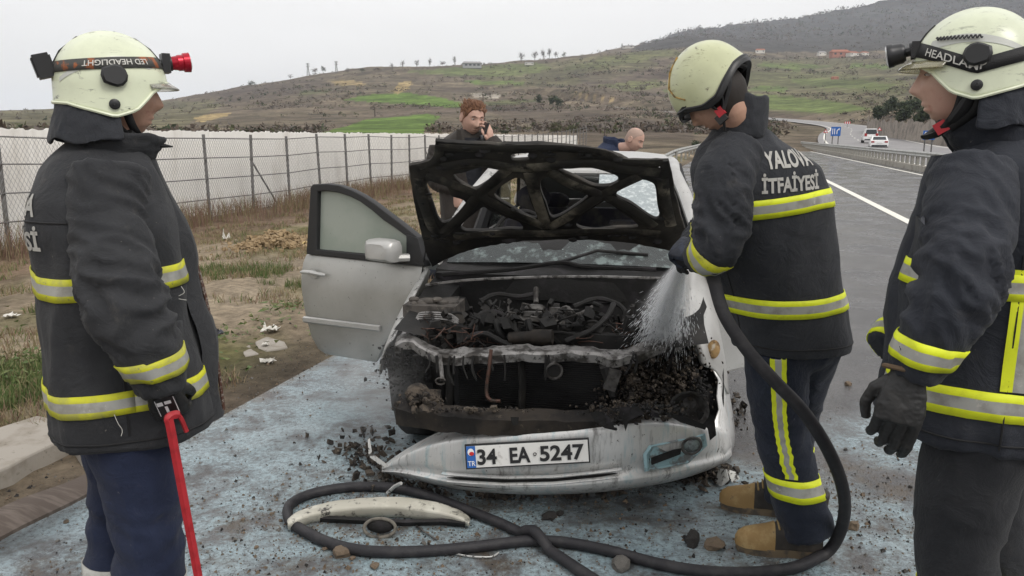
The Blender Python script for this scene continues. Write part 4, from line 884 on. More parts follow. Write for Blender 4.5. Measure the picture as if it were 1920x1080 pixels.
b = MB(); b.tube(catmull([at(830, 515, 4.0), at(960, 505, 3.95), at(1050, 492, 3.95), at(1100, 500, 3.92), at(1230, 505, 3.9)], 6), .011, 6); b.tube([at(1050, 492, 3.95), at(1120, 470, 4.1), at(1215, 478, 4.1)], .009, 6); b.obj('wiper', M_CHAR2, car, world=True)
# ---- engine bay
b = MB(); b.box((0, 1.0, .5), (1.38, .05, .66)); b.obj('firewall', M_CHAR2, car, smooth=False)
b = MB(); b.box((0, .75, .16), (1.1, .7, .04)); b.obj('undertray', M_CHAR2, car, smooth=False)
for s in (-1, 1):
    b = MB(); b.loft([[Vector((s * (x + .02 * fbm((y * 5, x, s), 1, 2)), y, z)) for x, z in ((.50, .2), (.53, .5), (.56, .62 + .15 * y), (.70, .64 + .17 * y))] for y in np.linspace(.28, 1.1, 9)], cap=False, closed=False); b.obj('inner_wing', M_CHAR, car)
    b = MB(); b.tube([(s * .60, .82, .3), (s * .56, .86, .66)], .055, 12); b.tube([(s * .56, .86, .66), (s * .56, .865, .72)], [.085, .06], 14); b.obj('strut_tower', M_CHAR, car)
def clutter(name, m, items): 
    b = MB(); items(b); return b.obj(name, m, car, world=True)
rc = random.Random(9)
def chunk(b, p, r, fl=.7, rr_=None):
    g_ = rr_ or rc; M = Matrix.Rotation(g_.uniform(0, 3), 3, Vector((g_.random(), g_.random(), g_.random() + .1)))
    b.add([Vector(p) + M @ Vector((x * r * g_.uniform(.5, 1.5), y * r * g_.uniform(.5, 1.3), z * r * fl * g_.uniform(.4, 1.3))) for z in (-1, 1) for y in (-1, 1) for x in (-1, 1)], [(0, 2, 3, 1), (4, 5, 7, 6), (0, 1, 5, 4), (2, 6, 7, 3), (0, 4, 6, 2), (1, 3, 7, 5)])
def eng(b):
    b.box(at(1000, 650, 3.62), (.56, .24, .20), Matrix.Rotation(-R(10), 3, 'Z'))
    b.box(at(985, 610, 3.72), (.36, .12, .06), Matrix.Rotation(-R(7), 3, 'Z'))
    for i in range(46):
        p = at(rc.uniform(880, 1130), rc.uniform(565, 640), rc.uniform(3.50, 3.75)); r = Matrix.Rotation(rc.uniform(0, 3), 3, Vector((rc.random(), rc.random(), rc.random() + .1)))
        if rc.random() < .5: b.box(p, (rc.uniform(.008, .06), rc.uniform(.008, .04), rc.uniform(.008, .03)), r)
        else: a = r @ Vector((rc.uniform(.02, .06), 0, 0)); b.cyl(p - a, p + a, rc.uniform(.004, .016), 8)
clutter('engine_block', M_CHAR, eng)
def topp(b):
    for px, py in ((960, 596), (985, 580), (1000, 604), (1012, 590), (1030, 600), (1068, 590), (1045, 612), (975, 615)):
        p = at(px, py, 3.52); b.tube([p + Vector((-.02, 0, 0)), p + Vector((-.01, -.01, .030)), p + Vector((.012, -.01, .024)), p + Vector((.024, 0, .004))], .006, 6)
    b.tube([at(948, 605, 3.5), at(975, 598, 3.48), at(1003, 601, 3.48), at(1062, 606, 3.5)], .012, 7)
    b.ell(at(1003, 577, 3.6), (.05, .03, .018), 12, 6); b.cyl(at(1005, 568, 3.62), at(1005, 540, 3.7), .012, 8); b.cyl(at(953, 585, 3.6), at(953, 560, 3.62), .006, 6)
    b.ell(at(1062, 612, 3.5), (.03, .02, .03), 10, 6); b.box(at(1000, 588, 3.54), (.10, .03, .02)); b.box(at(1040, 582, 3.58), (.05, .03, .03))
    b.tube(catmull([at(1040, 590, 3.6), at(1062, 575, 3.6), at(1080, 590, 3.58), at(1110, 575, 3.7)], 5), .008, 6)
clutter('intake_manifold', M_GREYM, topp)
def vcov(b):
    c = at(985, 606, 3.66); Rm = Matrix.Rotation(-R(10), 3, 'Z')
    b.loft([[c + Rm @ Vector((x * w_, y * d_, z)) for x, y in ((-1, -.7), (-.93, -1), (.93, -1), (1, -.7), (1, .7), (.93, 1), (-.93, 1), (-1, .7))] for z, w_, d_ in ((-.05, .20, .085), (.012, .20, .085), (.030, .188, .072), (.034, .17, .06))])
    for k in range(6): b.box(c + Rm @ Vector((-.14 + k * .056, 0, .036)), (.012, .10, .012), Rm)
    for sx in (-1, 1):
        for k in range(3): b.cyl(c + Rm @ Vector((-.15 + .15 * k, sx * .074, .02)), c + Rm @ Vector((-.15 + .15 * k, sx * .074, .040)), .009, 8)
    b.cyl(c + Rm @ Vector((.13, .01, .03)), c + Rm @ Vector((.13, .01, .06)), .026, 14)
clutter('valve_cover', M_GREYM, vcov)
clutter('alternator', M_CHAR, lambda b: (b.cyl(at(1105, 622, 3.5), at(1090, 622, 3.56), .055, 18), b.tube([at(1110, 622, 3.48) + Vector((.05 * math.cos(a), 0, .05 * math.sin(a))) for a in np.linspace(0, 6.283, 20)], .008, 6), b.cyl(at(1113, 622, 3.46), at(1108, 622, 3.49), .018, 10)))
for hs in ([(880, 618, 3.5), (900, 590, 3.55), (930, 585, 3.6), (955, 600, 3.6)], [(1060, 640, 3.4), (1110, 618, 3.42), (1140, 590, 3.5), (1150, 570, 3.62)], [(860, 640, 3.4), (905, 625, 3.4), (940, 640, 3.38), (960, 648, 3.36)], [(1075, 575, 3.7), (1120, 560, 3.75), (1165, 575, 3.7), (1180, 610, 3.6)], [(900, 565, 3.75), (930, 552, 3.8), (975, 556, 3.8), (1010, 548, 3.85)]):
    b = MB(); b.tube(catmull([at(*q) for q in hs], 6), [.013 + .0015 * math.sin(k * 1.9) for k in range(19)], 8); b.obj('burnt_hose', M_CHAR2, car, world=True)
b = MB(); b.loft([[at(x, y, d) for x, y, d in ((1165, 625, 3.62), (1192, 560, 3.7), (1225, 575, 3.66), (1205, 640, 3.55))], [at(x, y, d) for x, y, d in ((1168, 628, 3.60), (1195, 563, 3.68), (1228, 578, 3.64), (1208, 643, 3.53))]]); b.obj('buckled_plate', M_CHAR, car, world=True)
clutter('exhaust_manifold', M_CHAR, lambda b: [b.tube(catmull([at(x, 600, 3.45), at(x + 8, 625, 3.42), at(x + 30, 645, 3.45)], 4), .016, 8) for x in (930, 960, 990, 1020)])
clutter('starter_motor', M_RUST, lambda b: (b.cyl(at(998, 632, 3.36), at(1036, 632, 3.34), .035, 14), b.cyl(at(955, 634, 3.38), at(998, 632, 3.36), .028, 12)))
def bat(b):
    b.box(at(815, 590, 3.72), (.26, .20, .13), Matrix.Rotation(-R(10), 3, 'Z')); b.box(at(815, 571, 3.75), (.24, .15, .03), Matrix.Rotation(-R(6), 3, 'Y'))
    for i in range(14): p = at(rc.uniform(775, 860), rc.uniform(558, 585), 3.68); b.ell(p, (rc.uniform(.01, .04), rc.uniform(.01, .03), rc.uniform(.008, .02)), 7, 5)
clutter('battery_box', mat('melted_plastic', (.085, .075, .066), .8, c2=(.02, .018, .017), scale=12, c3=(.20, .18, .15), s3=32, lo3=.6, hi3=.72, bump=.6), bat)
clutter('brake_pipe', M_BARE, lambda b: [b.tube(catmull([at(772 + k * 3, 640 - k * 4, 3.5), at(775 + k * 3, 612 - k * 5, 3.56), at(785 + k * 2, 598 - k * 4, 3.56), at(840, 600 - k * 4, 3.5), at(860, 612 - k * 4, 3.48)], 5), .0042, 5) for k in range(4)])
def wires(b):
    for i in range(58):
        z = rc.choice([(800, 630), (870, 630), (830, 615), (1180, 620), (900, 640), (1120, 640), (1215, 600)]); p = [at(z[0] + rc.gauss(0, 22), z[1] + rc.gauss(0, 10), rc.uniform(3.35, 3.6))]
        for k in range(3): p.append(p[-1] + Vector((rc.gauss(0, .05), rc.gauss(0, .03), rc.gauss(-.012, .03))))
        b.tube(catmull(p, 4), rc.uniform(.0012, .003), 4)
o = clutter('wiring', M_COPPER, wires); o['kind'] = 'stuff'
def junk(b):
    for i in range(330):
        p = at(rc.uniform(768, 1285), rc.uniform(585, 655), rc.uniform(3.4, 3.8)); r = Matrix.Rotation(rc.uniform(0, 3), 3, Vector((rc.random(), rc.random(), rc.random() + .1))); k = rc.random()
        if k < .4: b.box(p, (rc.uniform(.006, .05), rc.uniform(.004, .03), rc.uniform(.004, .02)), r)
        elif k < .7: a = r @ Vector((rc.uniform(.02, .10), 0, 0)); b.tube([p - a, p + a * .2 + Vector((0, 0, .01)), p + a], rc.uniform(.002, .007), 6)
        else: chunk(b, p, rc.uniform(.006, .030))
o = clutter('burnt_clutter', M_CHAR, junk); o['kind'] = 'stuff'
def junk2(b):
    for i in range(60):
        p = at(rc.uniform(1175, 1270), rc.uniform(580, 650), rc.uniform(3.35, 3.7)); r = Matrix.Rotation(rc.uniform(0, 3), 3, Vector((rc.random(), rc.random(), rc.random() + .1)))
        b.box(p, (rc.uniform(.01, .10), rc.uniform(.006, .03), rc.uniform(.01, .09)), r)
o = clutter('collapsed_panel', M_CHAR, junk2); o['kind'] = 'stuff'
clutter('fan_shroud', M_CHAR2, lambda b: b.box(at(1000, 690, 3.5), (.95, .05, .36), Matrix.Rotation(-R(10), 3, 'Z')))
# ---- front structure
sup = [(742, 640, 3.42), (765, 632, 3.40), (787, 643, 3.36), (827, 661, 3.30), (880, 660, 3.27), (935, 657, 3.25), (991, 655, 3.24), (1050, 656, 3.23), (1102, 658, 3.22), (1160, 664, 3.22), (1204, 652, 3.24), (1245, 638, 3.28), (1285, 628, 3.32)]
b = MB(); pts = catmull([at(*p) for p in sup], 5)
b.loft([[p + Vector((0, y, z + .013 * fbm((p.x * 11, y * 20, 0), 1, 3))) for y, z in ((-.035, -.045), (-.038, -.010), (-.028, .0), (.045, .008), (.05, -.03))] for p in pts]); b.obj('radiator_support', M_BARE, car, world=True, ang=25)
b = MB(); RADW = Matrix.Rotation(-R(10), 3, 'Z'); b.box(at(1003, 722, 3.34), (.74, .035, .27), RADW); rad = b.obj('radiator', mat('radiator_black', (.010, .010, .011), .7), car, world=True, smooth=False)
b = MB()
for k in range(26): b.box(at(1003, 722, 3.34) + Vector((0, 0, -.128 + k * .0102)) + RADW @ Vector((0, -.021, 0)), (.70, .008, .0035), RADW)
o = b.obj('radiator_fin', mat('radiator_fin', (.035, .034, .034), .5, .5, c2=(.012, .012, .012), scale=6), rad, world=True, smooth=False); o['kind'] = 'stuff'
for x0, x1, y0, y1, dd in ((972, 984, 655, 775, 3.27), (835, 848, 665, 765, 3.30), (1128, 1146, 665, 770, 3.27)):
    b = MB(); b.tube([at((x0 + x1) / 2 - 3, y0, dd), at((x0 + x1) / 2 + 2, (y0 + y1) / 2, dd - .015), at((x0 + x1) / 2, y1, dd)], .020, 8, flat=.6); b.obj('upright_bracket', M_CHAR, car, world=True)
b = MB(); c0 = at(1039, 696, 3.19); b.tube([c0 + Vector((.034 * math.cos(a), 0, .034 * math.sin(a))) for a in np.linspace(0, 6.283, 22)], .006, 6); b.tube([c0 + Vector((0, .004, 0)), c0 + Vector((0, .02, 0))], .033, 18, mi=1); b.obj('badge_ring', [M_GREYM, M_CHAR2], car, world=True)
clutter('copper_pipe', M_COPPER, lambda b: b.tube(catmull([at(921, 655, 3.2), at(917, 690, 3.18), at(912, 735, 3.17), at(920, 750, 3.15), at(938, 752, 3.14)], 5), .008, 7))
for i in range(16):
    x = rc.uniform(745, 1290); y = np.interp(x, [742, 827, 1000, 1160, 1285], [650, 668, 664, 670, 640]); l = rc.uniform(12, 60); b = MB(); b.tube(catmull([at(x, y, 3.2), at(x + rc.uniform(-4, 4), y + l * .5, 3.19), at(x + rc.uniform(-10, 10), y + l, 3.18)], 4), [.004 + .003 * rc.random()] * 8 + [.003], 5); b.obj('hanging_strand', M_CHAR2 if rc.random() < .7 else M_CHAR, car, world=True)
clutter('latch_stay', M_BARE, lambda b: (b.tube([at(824, 665, 3.26), at(830, 715, 3.2)], .010, 6), b.tube([at(826, 715, 3.19) + Vector((.020 * math.cos(a), 0, .014 * math.sin(a))) for a in np.linspace(0, 6.2, 12)], .005, 5)))
clutter('melted_duct', M_CHAR, lambda b: b.tube([at(1137, 690, 3.2), at(1145, 725, 3.17), at(1150, 745, 3.15)], [.03, .022, .014], 7))
clutter('headlight_bracket', M_GREYM, lambda b: (b.box(at(1148, 712, 3.16), (.05, .03, .09), Matrix.Rotation(.3, 3, 'Y')), b.tube([at(1125, 690, 3.2), at(1150, 680, 3.2)], .012, 6)))
b = MB(); bp = catmull([at(744, 772, 3.20), at(790, 780, 3.08), at(870, 790, 3.0), at(980, 795, 2.98), at(1100, 797, 2.98), at(1200, 790, 3.02)], 6)
b.loft([[p + Vector((0, y + .006 * fbm((p.x * 6, y * 9, z), 1, 2), z + .008 * fbm((p.x * 12, z * 9, 2), 1, 3))) for y, z in ((-.03, -.042), (-.035, .028), (.06, .042), (.065, -.04))] for p in bp]); b.obj('bumper_beam', M_RUST, car, world=True, ang=30)
clutter('crash_block', M_ASH, lambda b: (b.ell(at(783, 740, 3.16), (.055, .06, .05), 12, 8), b.box(at(800, 752, 3.2), (.12, .1, .06), Matrix.Rotation(.2, 3, 'X'))))
def heap(name, spots, m=M_ASH):
    b = MB()
    for px, py, d, n, sx, sy in spots:
        for i in range(n * 5):
            p = at(px + rc.gauss(0, sx), py + rc.gauss(0, sy), d + rc.gauss(0, .05)); chunk(b, p, rc.uniform(.002, .006) if rc.random() < .9 else rc.uniform(.006, .014))
    o = b.obj(name, m, car, world=True, smooth=False); o['kind'] = 'stuff'; return o
heap('ash_heap', [(1235, 700, 3.36, 170, 40, 26), (1190, 740, 3.25, 110, 32, 18), (1250, 750, 3.3, 80, 30, 16), (1180, 770, 3.05, 90, 35, 9), (790, 748, 3.1, 30, 20, 6), (880, 768, 3.02, 22, 60, 2)])
heap('charred_lump', [(760, 690, 3.4, 60, 25, 25), (1295, 690, 3.42, 60, 12, 30), (1200, 768, 3.0, 36, 40, 8), (1310, 740, 3.3, 30, 8, 20), (1150, 790, 2.93, 10, 16, 6)], M_CHAR2)
clutter('headlight_box', M_ASH, lambda b: b.loft([[at(x, y, d) for x, y, d in ((1160, 668, 3.5), (1170, 780, 3.4))] + [at(x, y, d) for x, y, d in ((1320, 790, 3.5), (1312, 640, 3.62))], [at(1165, 665, 3.62), at(1172, 780, 3.6), at(1318, 790, 3.68), at(1310, 640, 3.72)]]))
clutter('left_headlight_box', M_CHAR2, lambda b: b.loft([[at(722, 650, 3.62), at(735, 770, 3.5), at(835, 770, 3.46), at(830, 665, 3.5)], [at(722, 650, 3.8), at(735, 770, 3.7), at(835, 770, 3.7), at(830, 665, 3.72)]]))
b = MB(); hc = at(1292, 764, 3.14); rings = []
for k, (r, y) in enumerate(((.088, -.02), (.092, -.03), (.082, -.025), (.062, .02), (.03, .06), (.002, .065))):
    rings.append([hc + Matrix.Rotation(-.25, 3, 'Z') @ Vector((r * math.cos(a) * .92, y, r * .9 * math.sin(a))) for a in np.linspace(0, 6.283, 21)[:-1]])
b.loft(rings, cap=False); b.obj('headlight_bowl', M_GREYM, car, world=True)
# ---- wings
b = MB(); rows = []
for (x0, y0), (x1, y1), (x2, y2), (x3, y3), d in (((806, 502), (799, 500), (791, 508), (785, 560), 4.12), ((784, 540), (772, 542), (762, 556), (752, 620), 3.9), ((764, 580), (752, 580), (740, 600), (733, 660), 3.72), ((748, 615), (738, 612), (722, 638), (716, 690), 3.58), ((738, 640), (728, 640), (712, 672), (708, 712), 3.5)):
    rows.append([at(x0, y0, d - .02), at(x1, y1, d), at(x2, y2, d + .03), at(x3, y3, d + .06)])
b.loft(rows, cap=False, closed=False); o = b.obj('left_wing', M_SILVD, car, world=True, ang=80); q = o.modifiers.new('s', 'SUBSURF'); q.levels = 2; q = o.modifiers.new('t', 'SOLIDIFY'); q.thickness = .008; bake(o)
b = MB(); rows = []
for r_ in ([(1291, 480, 4.02), (1303, 478, 4.02), (1318, 486, 4.04), (1326, 515, 4.08), (1338, 600, 4.12)], [(1283, 530, 3.84), (1300, 522, 3.82), (1322, 536, 3.84), (1340, 570, 3.90), (1350, 650, 3.95)], [(1274, 578, 3.62), (1296, 570, 3.60), (1325, 580, 3.60), (1347, 605, 3.68), (1358, 680, 3.75)],
           [(1267, 613, 3.45), (1292, 618, 3.42), (1318, 622, 3.40), (1348, 640, 3.48), (1362, 700, 3.60)], [(1300, 626, 3.43), (1309, 650, 3.38), (1320, 664, 3.36), (1340, 674, 3.44), (1364, 730, 3.55)], [(1308, 660, 3.42), (1314, 680, 3.38), (1320, 690, 3.36), (1342, 690, 3.42), (1366, 750, 3.50)]):
    rows.append([at(*p) for p in r_])
b.loft(rows, cap=False, closed=False); o = b.obj('right_wing', M_SILV, car, world=True, ang=80); q = o.modifiers.new('s', 'SUBSURF'); q.levels = 2; q = o.modifiers.new('t', 'SOLIDIFY'); q.thickness = .008; bake(o)
setp(o, 'right front wing of the car, scorched brown at its lower edge')
b = MB(); b.ell(at(1338, 655, 3.40), (.030, .010, .045), 12, 8); b.obj('scorch_patch', mat('scorched_filler', (.42, .27, .12), .9, c2=(.10, .06, .03), scale=22, c3=(.62, .56, .46), s3=18, lo3=.55, hi3=.66, bump=.5), car, world=True)
b = MB(); side = [[(1336, 690, 3.40), (1348, 712, 3.40), (1345, 742, 3.37), (1349, 768, 3.35), (1341, 790, 3.32), (1343, 812, 3.28), (1336, 838, 3.24), (1338, 866, 3.22)], [(1352, 690, 3.48), (1357, 715, 3.48), (1360, 742, 3.46), (1363, 768, 3.44), (1365, 790, 3.42), (1366, 812, 3.40), (1364, 838, 3.36), (1356, 862, 3.33)], [(1358, 690, 3.7), (1364, 715, 3.7), (1369, 742, 3.7), (1373, 768, 3.68), (1377, 795, 3.66), (1379, 815, 3.64), (1377, 835, 3.6), (1368, 856, 3.55)]]
b.loft([[at(*p) for p in r_] for r_ in side], cap=False, closed=False); o = b.obj('bumper_corner', M_BUMP, car, world=True, ang=80); q = o.modifiers.new('t', 'SOLIDIFY'); q.thickness = .006; bake(o)
# ---- bumper cover hanging to the ground
colm = [(716, 874, 877, 879, 882, 885, 3.27), (745, 852, 858, 872, 880, 889, 3.18), (785, 828, 840, 872, 886, 899, 3.09), (835, 803, 824, 880, 896, 911, 3.02), (890, 790, 819, 884, 900, 919, 2.97), (950, 785, 817, 884, 903, 924, 2.945), (1040, 781, 810, 878, 901, 925, 2.93), (1120, 779, 802, 870, 893, 921, 2.935), (1190, 776, 793, 861, 884, 913, 2.96), (1250, 778, 790, 853, 876, 903, 3.01), (1300, 786, 797, 846, 866, 889, 3.08), (1340, 796, 806, 842, 858, 874, 3.20), (1362, 800, 812, 838, 850, 862, 3.34), (1372, 800, 815, 834, 843, 852, 3.50)]
b = MB(); rows = []
for x, y0, y1, y2, y3, y4, d in colm: rows.append([at(x, y0, d + .13), at(x, y0 + 2, d + .11), at(x, y1, d + .008), at(x, y1 + 4, d), at(x, y2, d - .005), at(x, (y2 + y3) / 2, d + .022), at(x, y3, d + .022), at(x, (y3 + y4) / 2, d - .012), at(x, y4, d + .03), at(x, y4 + 3, d + .12)])
b.loft(rows, cap=False, closed=False); o = b.obj('bumper', M_BUMP, car, world=True, ang=80); bumper = o
q = o.modifiers.new('s', 'SUBSURF'); q.levels = 2; bake(o); q = o.modifiers.new('t', 'SOLIDIFY'); q.thickness = .006; bake(o); setp(o, 'fallen silver bumper cover with foam streaks')
for j, (yo, x0, x1) in enumerate(((0, 830, 1165), (13, 840, 1160))):
    b = MB(); pts = []
    for x in np.linspace(x0, x1, 22):
        xs = [c[0] for c in colm]; y3 = np.interp(x, xs, [c[4] for c in colm]); d = np.interp(x, xs, [c[6] for c in colm]); pts.append(at(x, y3 - 8 + yo, d - .006))
    b.tube(pts, .012, 8, flat=.45); b.obj('grille_slat', M_BUMP, bumper, world=True)
for yo, x0, x1 in ((-1, 838, 1158), (12, 850, 1150)):
    b = MB(); rows = []
    for x in np.linspace(x0, x1, 22):
        xs = [c[0] for c in colm]; y3 = np.interp(x, xs, [c[4] for c in colm]); d = np.interp(x, xs, [c[6] for c in colm]); e_ = min(1, min(x - x0, x1 - x) / 25 + .15); rows.append([at(x, y3 + yo - 2.6 * e_, d + .012), at(x, y3 + yo + 2.6 * e_, d + .010)])
    b.loft(rows, False, closed=False); b.obj('grille_slot', M_CHAR2, bumper, world=True)
# fog lamp pocket
fq = [(1212, 853), (1222, 838), (1270, 828), (1318, 817), (1322, 838), (1290, 868), (1214, 883)]
b = MB(); fr = [at(x, y, np.interp(x, [c[0] for c in colm], [c[6] for c in colm]) - .012) for x, y in fq]; cen = sum(fr, Vector()) / len(fr)
b.loft([[p + (p - cen) * .10 + Vector((0, .01, 0)) for p in fr], fr, [cen + (p - cen) * .86 + Vector((0, .012, 0)) for p in fr]], cap=False); b.add([cen + (p - cen) * .88 + Vector((0, .006, 0)) for p in fr], [tuple(range(7))]); fogp = b.obj('fog_lamp_pocket', mat('foam_pocket', (.30, .46, .50), .6, c2=(.16, .17, .17), scale=16, lo=.48, hi=.6, bump=.3), bumper, world=True)
b = MB(); f2 = [(1216, 860), (1262, 843), (1278, 840), (1276, 852), (1222, 872)]; b.add([at(x, y, 3.0 - .02 + (x - 1216) * .0006) for x, y in f2], [(0, 1, 2, 3, 4)]); b.obj('air_slot', M_CHAR2, fogp, world=True)
b = MB(); c0 = at(1297, 836, 3.03); b.tube([c0 + Vector((.042 * math.cos(a), .01 * math.cos(a), .036 * math.sin(a))) for a in np.linspace(0, 6.283, 22)], .006, 6); b.ell(c0 + Vector((0, .012, 0)), (.038, .014, .033), 16, 8, mi=1); b.obj('fog_lamp', [M_GREYM, mat('clouded_lens', (.20, .24, .24), .25, c2=(.08, .08, .08), scale=25)], bumper, world=True)
for x, y, d, poly in ((1120, 785, 2.9, [(-14, -12), (10, -14), (30, 4), (32, 22), (14, 18), (-6, 4)]), (1165, 775, 2.93, [(-20, -10), (30, -14), (44, 0), (14, 14), (8, 34), (2, 12)]), (1335, 800, 3.13, [(-30, -30), (4, -20), (8, 16), (-4, 26), (-8, 4), (-26, -14)]), (1256, 776, 2.98, [(-20, -6), (30, 6), (70, 22), (66, 30), (20, 16)]), (965, 788, 2.92, [(-8, -6), (8, -6), (6, 8), (-4, 10)])):
    b = MB(); b.loft([[at(x + a, y + c, d - .01) for a, c in poly], [at(x + a, y + c, d + .006) for a, c in poly]]); b.obj('bumper_shred', M_CHAR2, car, world=True)
# number plate
pl = [at(871, 834, 2.925), at(1104, 821, 2.905), at(1107, 863, 2.885), at(876, 880, 2.905)]
pu = (pl[1] - pl[0]).normalized(); pw = (pl[1] - pl[0]).length; pv = (pl[3] - pl[0]); pv = (pv - pu * pv.dot(pu)); ph = pv.length; pv.normalize(); pn = pu.cross(-pv).normalized()
if pn.y > 0: pn = -pn
def plp(u, v, off): return pl[0] + pu * (u * pw) + pv * (v * ph) + pn * off
b = MB(); b.loft([[plp(u, v, o_) for u, v in ((0, 0), (1, 0), (1, 1), (0, 1))] for o_ in (-.012, .002)]); plate = b.obj('number_plate', M_FRAME, bumper, world=True, smooth=False)
b = MB(); b.add([plp(u, v, .004) for u, v in ((.012, .06), (.988, .06), (.988, .94), (.012, .94))], [(0, 1, 2, 3)]); b.obj('plate_face', mat('plate_face', (.74, .73, .70), .5, c2=(.5, .48, .45), scale=20, lo=.55, hi=.7), plate, world=True, smooth=False)
b = MB(); b.add([plp(u, v, .006) for u, v in ((.012, .06), (.085, .06), (.085, .94), (.012, .94))], [(0, 1, 2, 3)]); b.obj('country_band', M_BLUE, plate, world=True, smooth=False)
b = MB(); b.add([plp(.048 + .026 * math.cos(a), .30 + .15 * math.sin(a), .008) for a in np.linspace(0, 6.283, 17)[:-1]], [tuple(range(16))]); b.add([plp(.055 + .02 * math.cos(a), .36 + .08 * math.sin(a), .010) for a in np.linspace(0, 6.283, 13)[:-1]], [tuple(range(12))], 1); b.obj('emblem', [M_WHITE, M_RED], plate, world=True, smooth=False)
def text_mesh(txt, bold=0.0):
    cu = bpy.data.curves.new('t', 'FONT'); cu.body = txt; cu.size = 1; cu.offset = bold; o = bpy.data.objects.new('t', cu); col.objects.link(o); bpy.context.view_layer.update()
    me = bpy.data.meshes.new_from_object(o.evaluated_get(bpy.context.evaluated_depsgraph_get())); bpy.data.objects.remove(o)
    vs = [v.co.copy() for v in me.vertices]; fs = [tuple(p.vertices) for p in me.polygons]; x0, x1 = min(v.x for v in vs), max(v.x for v in vs); y0, y1 = min(v.y for v in vs), max(v.y for v in vs)
    return [((v.x - x0) / (x1 - x0), (v.y - y0) / (y1 - y0)) for v in vs], fs
for txt, u0, u1, v0, v1, bo, mm in (('34', .098, .255, .20, .84, .03, M_CHAR2), ('EA', .36, .525, .20, .84, .03, M_CHAR2), ('5247', .60, .955, .20, .84, .03, M_CHAR2), ('TR', .020, .080, .66, .86, .01, M_WHITE)):
    vs, fs = text_mesh(txt, bo); b = MB(); b.add([plp(lerp(u0, u1, x), lerp(v1, v0, y), .0085) for x, y in vs], fs); b.obj('lettering', mat('plate_ink', (.012, .012, .013), .6) if mm is M_CHAR2 else mm, plate, world=True, smooth=False)
b = MB(); b.tube([plp(.562 + .012 * math.cos(a), .52 + .06 * math.sin(a), .008) for a in np.linspace(0, 6.283, 13)], .0016, 4); b.obj('seal', M_GREYM, plate, world=True)
# ---- wheels
for s in (-1, 1):
    for y, r in ((.78, .27), (3.38, .29)):
        b = MB(); c0 = Vector((s * .70, y, r)); prof = ((.0, -.09), (.62, -.095), (.7, -.1), (.93, -.1), (1.0, -.07), (1.0, .07), (.93, .1), (.7, .1), (.62, .06), (0, .05)); rings = []
        for k in range(24):
            a = 2 * math.pi * k / 24; rings.append([c0 + Vector((s * q, r * p * math.cos(a) * (1), r * p * math.sin(a))) for p, q in prof])
        b.loft(rings + [rings[0]], cap=False, closed=False); b.obj('wheel', M_CHAR2 if y < 1 else M_TYRE, car)
# ---- open doors
def door(name, hin, end, zz, parts_):
    P0 = hin; e = end - hin; e.z = 0; e.normalize(); nn = Vector((0, 0, 1)).cross(e).normalized()
    if nn.y > 0: nn = -nn
    return P0, e, Vector((0, 0, 1)), nn
hin, end = at(792, 500, 4.12), at(577, 500, 4.62); P0, e, uz, nn = door('d', hin, end, 0, 0)
dp = lambda px, py, off=0: plane_hit(px, py, P0, nn) + nn * off
low = [(574, 476), (640, 482), (720, 489), (799, 499), (790, 545), (760, 590), (722, 640), (704, 680), (660, 674), (601, 664), (590, 640), (581, 594), (573, 540), (571, 505)]
rows = []
for (xl, yl), (xr, yr), of in (((578, 474), (799, 497), -.012), ((574, 477), (800, 501), .008), ((571, 492), (799, 515), .022), ((571, 515), (797, 538), .036), ((573, 538), (790, 558), .044), ((577, 570), (772, 584), .042), ((581, 596), (748, 612), .038), ((587, 630), (726, 642), .024), ((595, 655), (708, 672), .002), ((603, 665), (702, 681), -.018)):
    rows.append([dp(lerp(xl, xr, k / 10), lerp(yl, yr, k / 10) + (2.0 if False else 0), of - (.010 if k == 0 else 0)) for k in range(11)])
b = MB(); b.loft(rows, False, closed=False); d_l = b.obj('door', M_SILVD2, car, world=True, ang=50); q = d_l.modifiers.new('t', 'SOLIDIFY'); q.thickness = .05; q.offset = 1; q2 = d_l.modifiers.new('b', 'BEVEL'); q2.width = .006; q2.segments = 2; bake(d_l)
nrm = Vector((0, 0, 0))
if (d_l.data.vertices[60].normal if len(d_l.data.vertices) > 60 else nrm) is None: pass
setp(d_l, 'open left front door with dusty window')
fro = [(588, 352), (592, 347), (617, 346), (640, 349), (664, 358), (685, 369), (706, 383), (728, 400), (752, 418), (787, 446), (800, 497), (700, 487), (580, 474)]
fri = [(599, 357), (618, 356), (638, 359), (660, 366), (680, 376), (702, 392), (724, 411), (745, 425), (767, 441), (769, 483), (700, 479), (597, 469)]
curve_panel('window_frame', [dp(*p) for p in fro], [[dp(*p) for p in fri]], P0 - nn * .004, e, uz, nn, .018, .006, M_FRAME, d_l)
curve_panel('window', [dp(p[0], p[1]) for p in [(594, 354), (618, 352), (640, 355), (664, 364), (690, 379), (724, 407), (770, 442), (772, 486), (594, 472)]], [], P0 - nn * .01, e, uz, nn, .003, 0, M_GL, d_l)
curve_panel('quarter_trim', [dp(*p) for p in [(768, 440), (788, 447), (800, 496), (768, 492)]], [], P0 + nn * .004, e, uz, nn, .016, .004, M_FRAME, d_l)
b = MB(); c0 = dp(739, 466, .10); Mr = Matrix(((e.x, nn.x, 0), (e.y, nn.y, 0), (0, 0, 1)))
b.loft([[c0 + Mr @ Vector((a * sx, off, c * sz)) for a, c in ((-1, -.55), (-.92, -.9), (-.6, -1), (.6, -1), (.95, -.9), (1, -.5), (1, .5), (.9, .9), (.5, 1), (-.5, 1), (-.88, .85), (-1, .4))] for off, sx, sz in ((-.05, .10, .055), (-.045, .107, .062), (.0, .105, .062), (.03, .095, .055), (.05, .07, .04))]); b.tube([dp(772, 482, .02), dp(760, 480, .08)], .022, 8); b.obj('mirror', M_SILV, d_l, world=True)
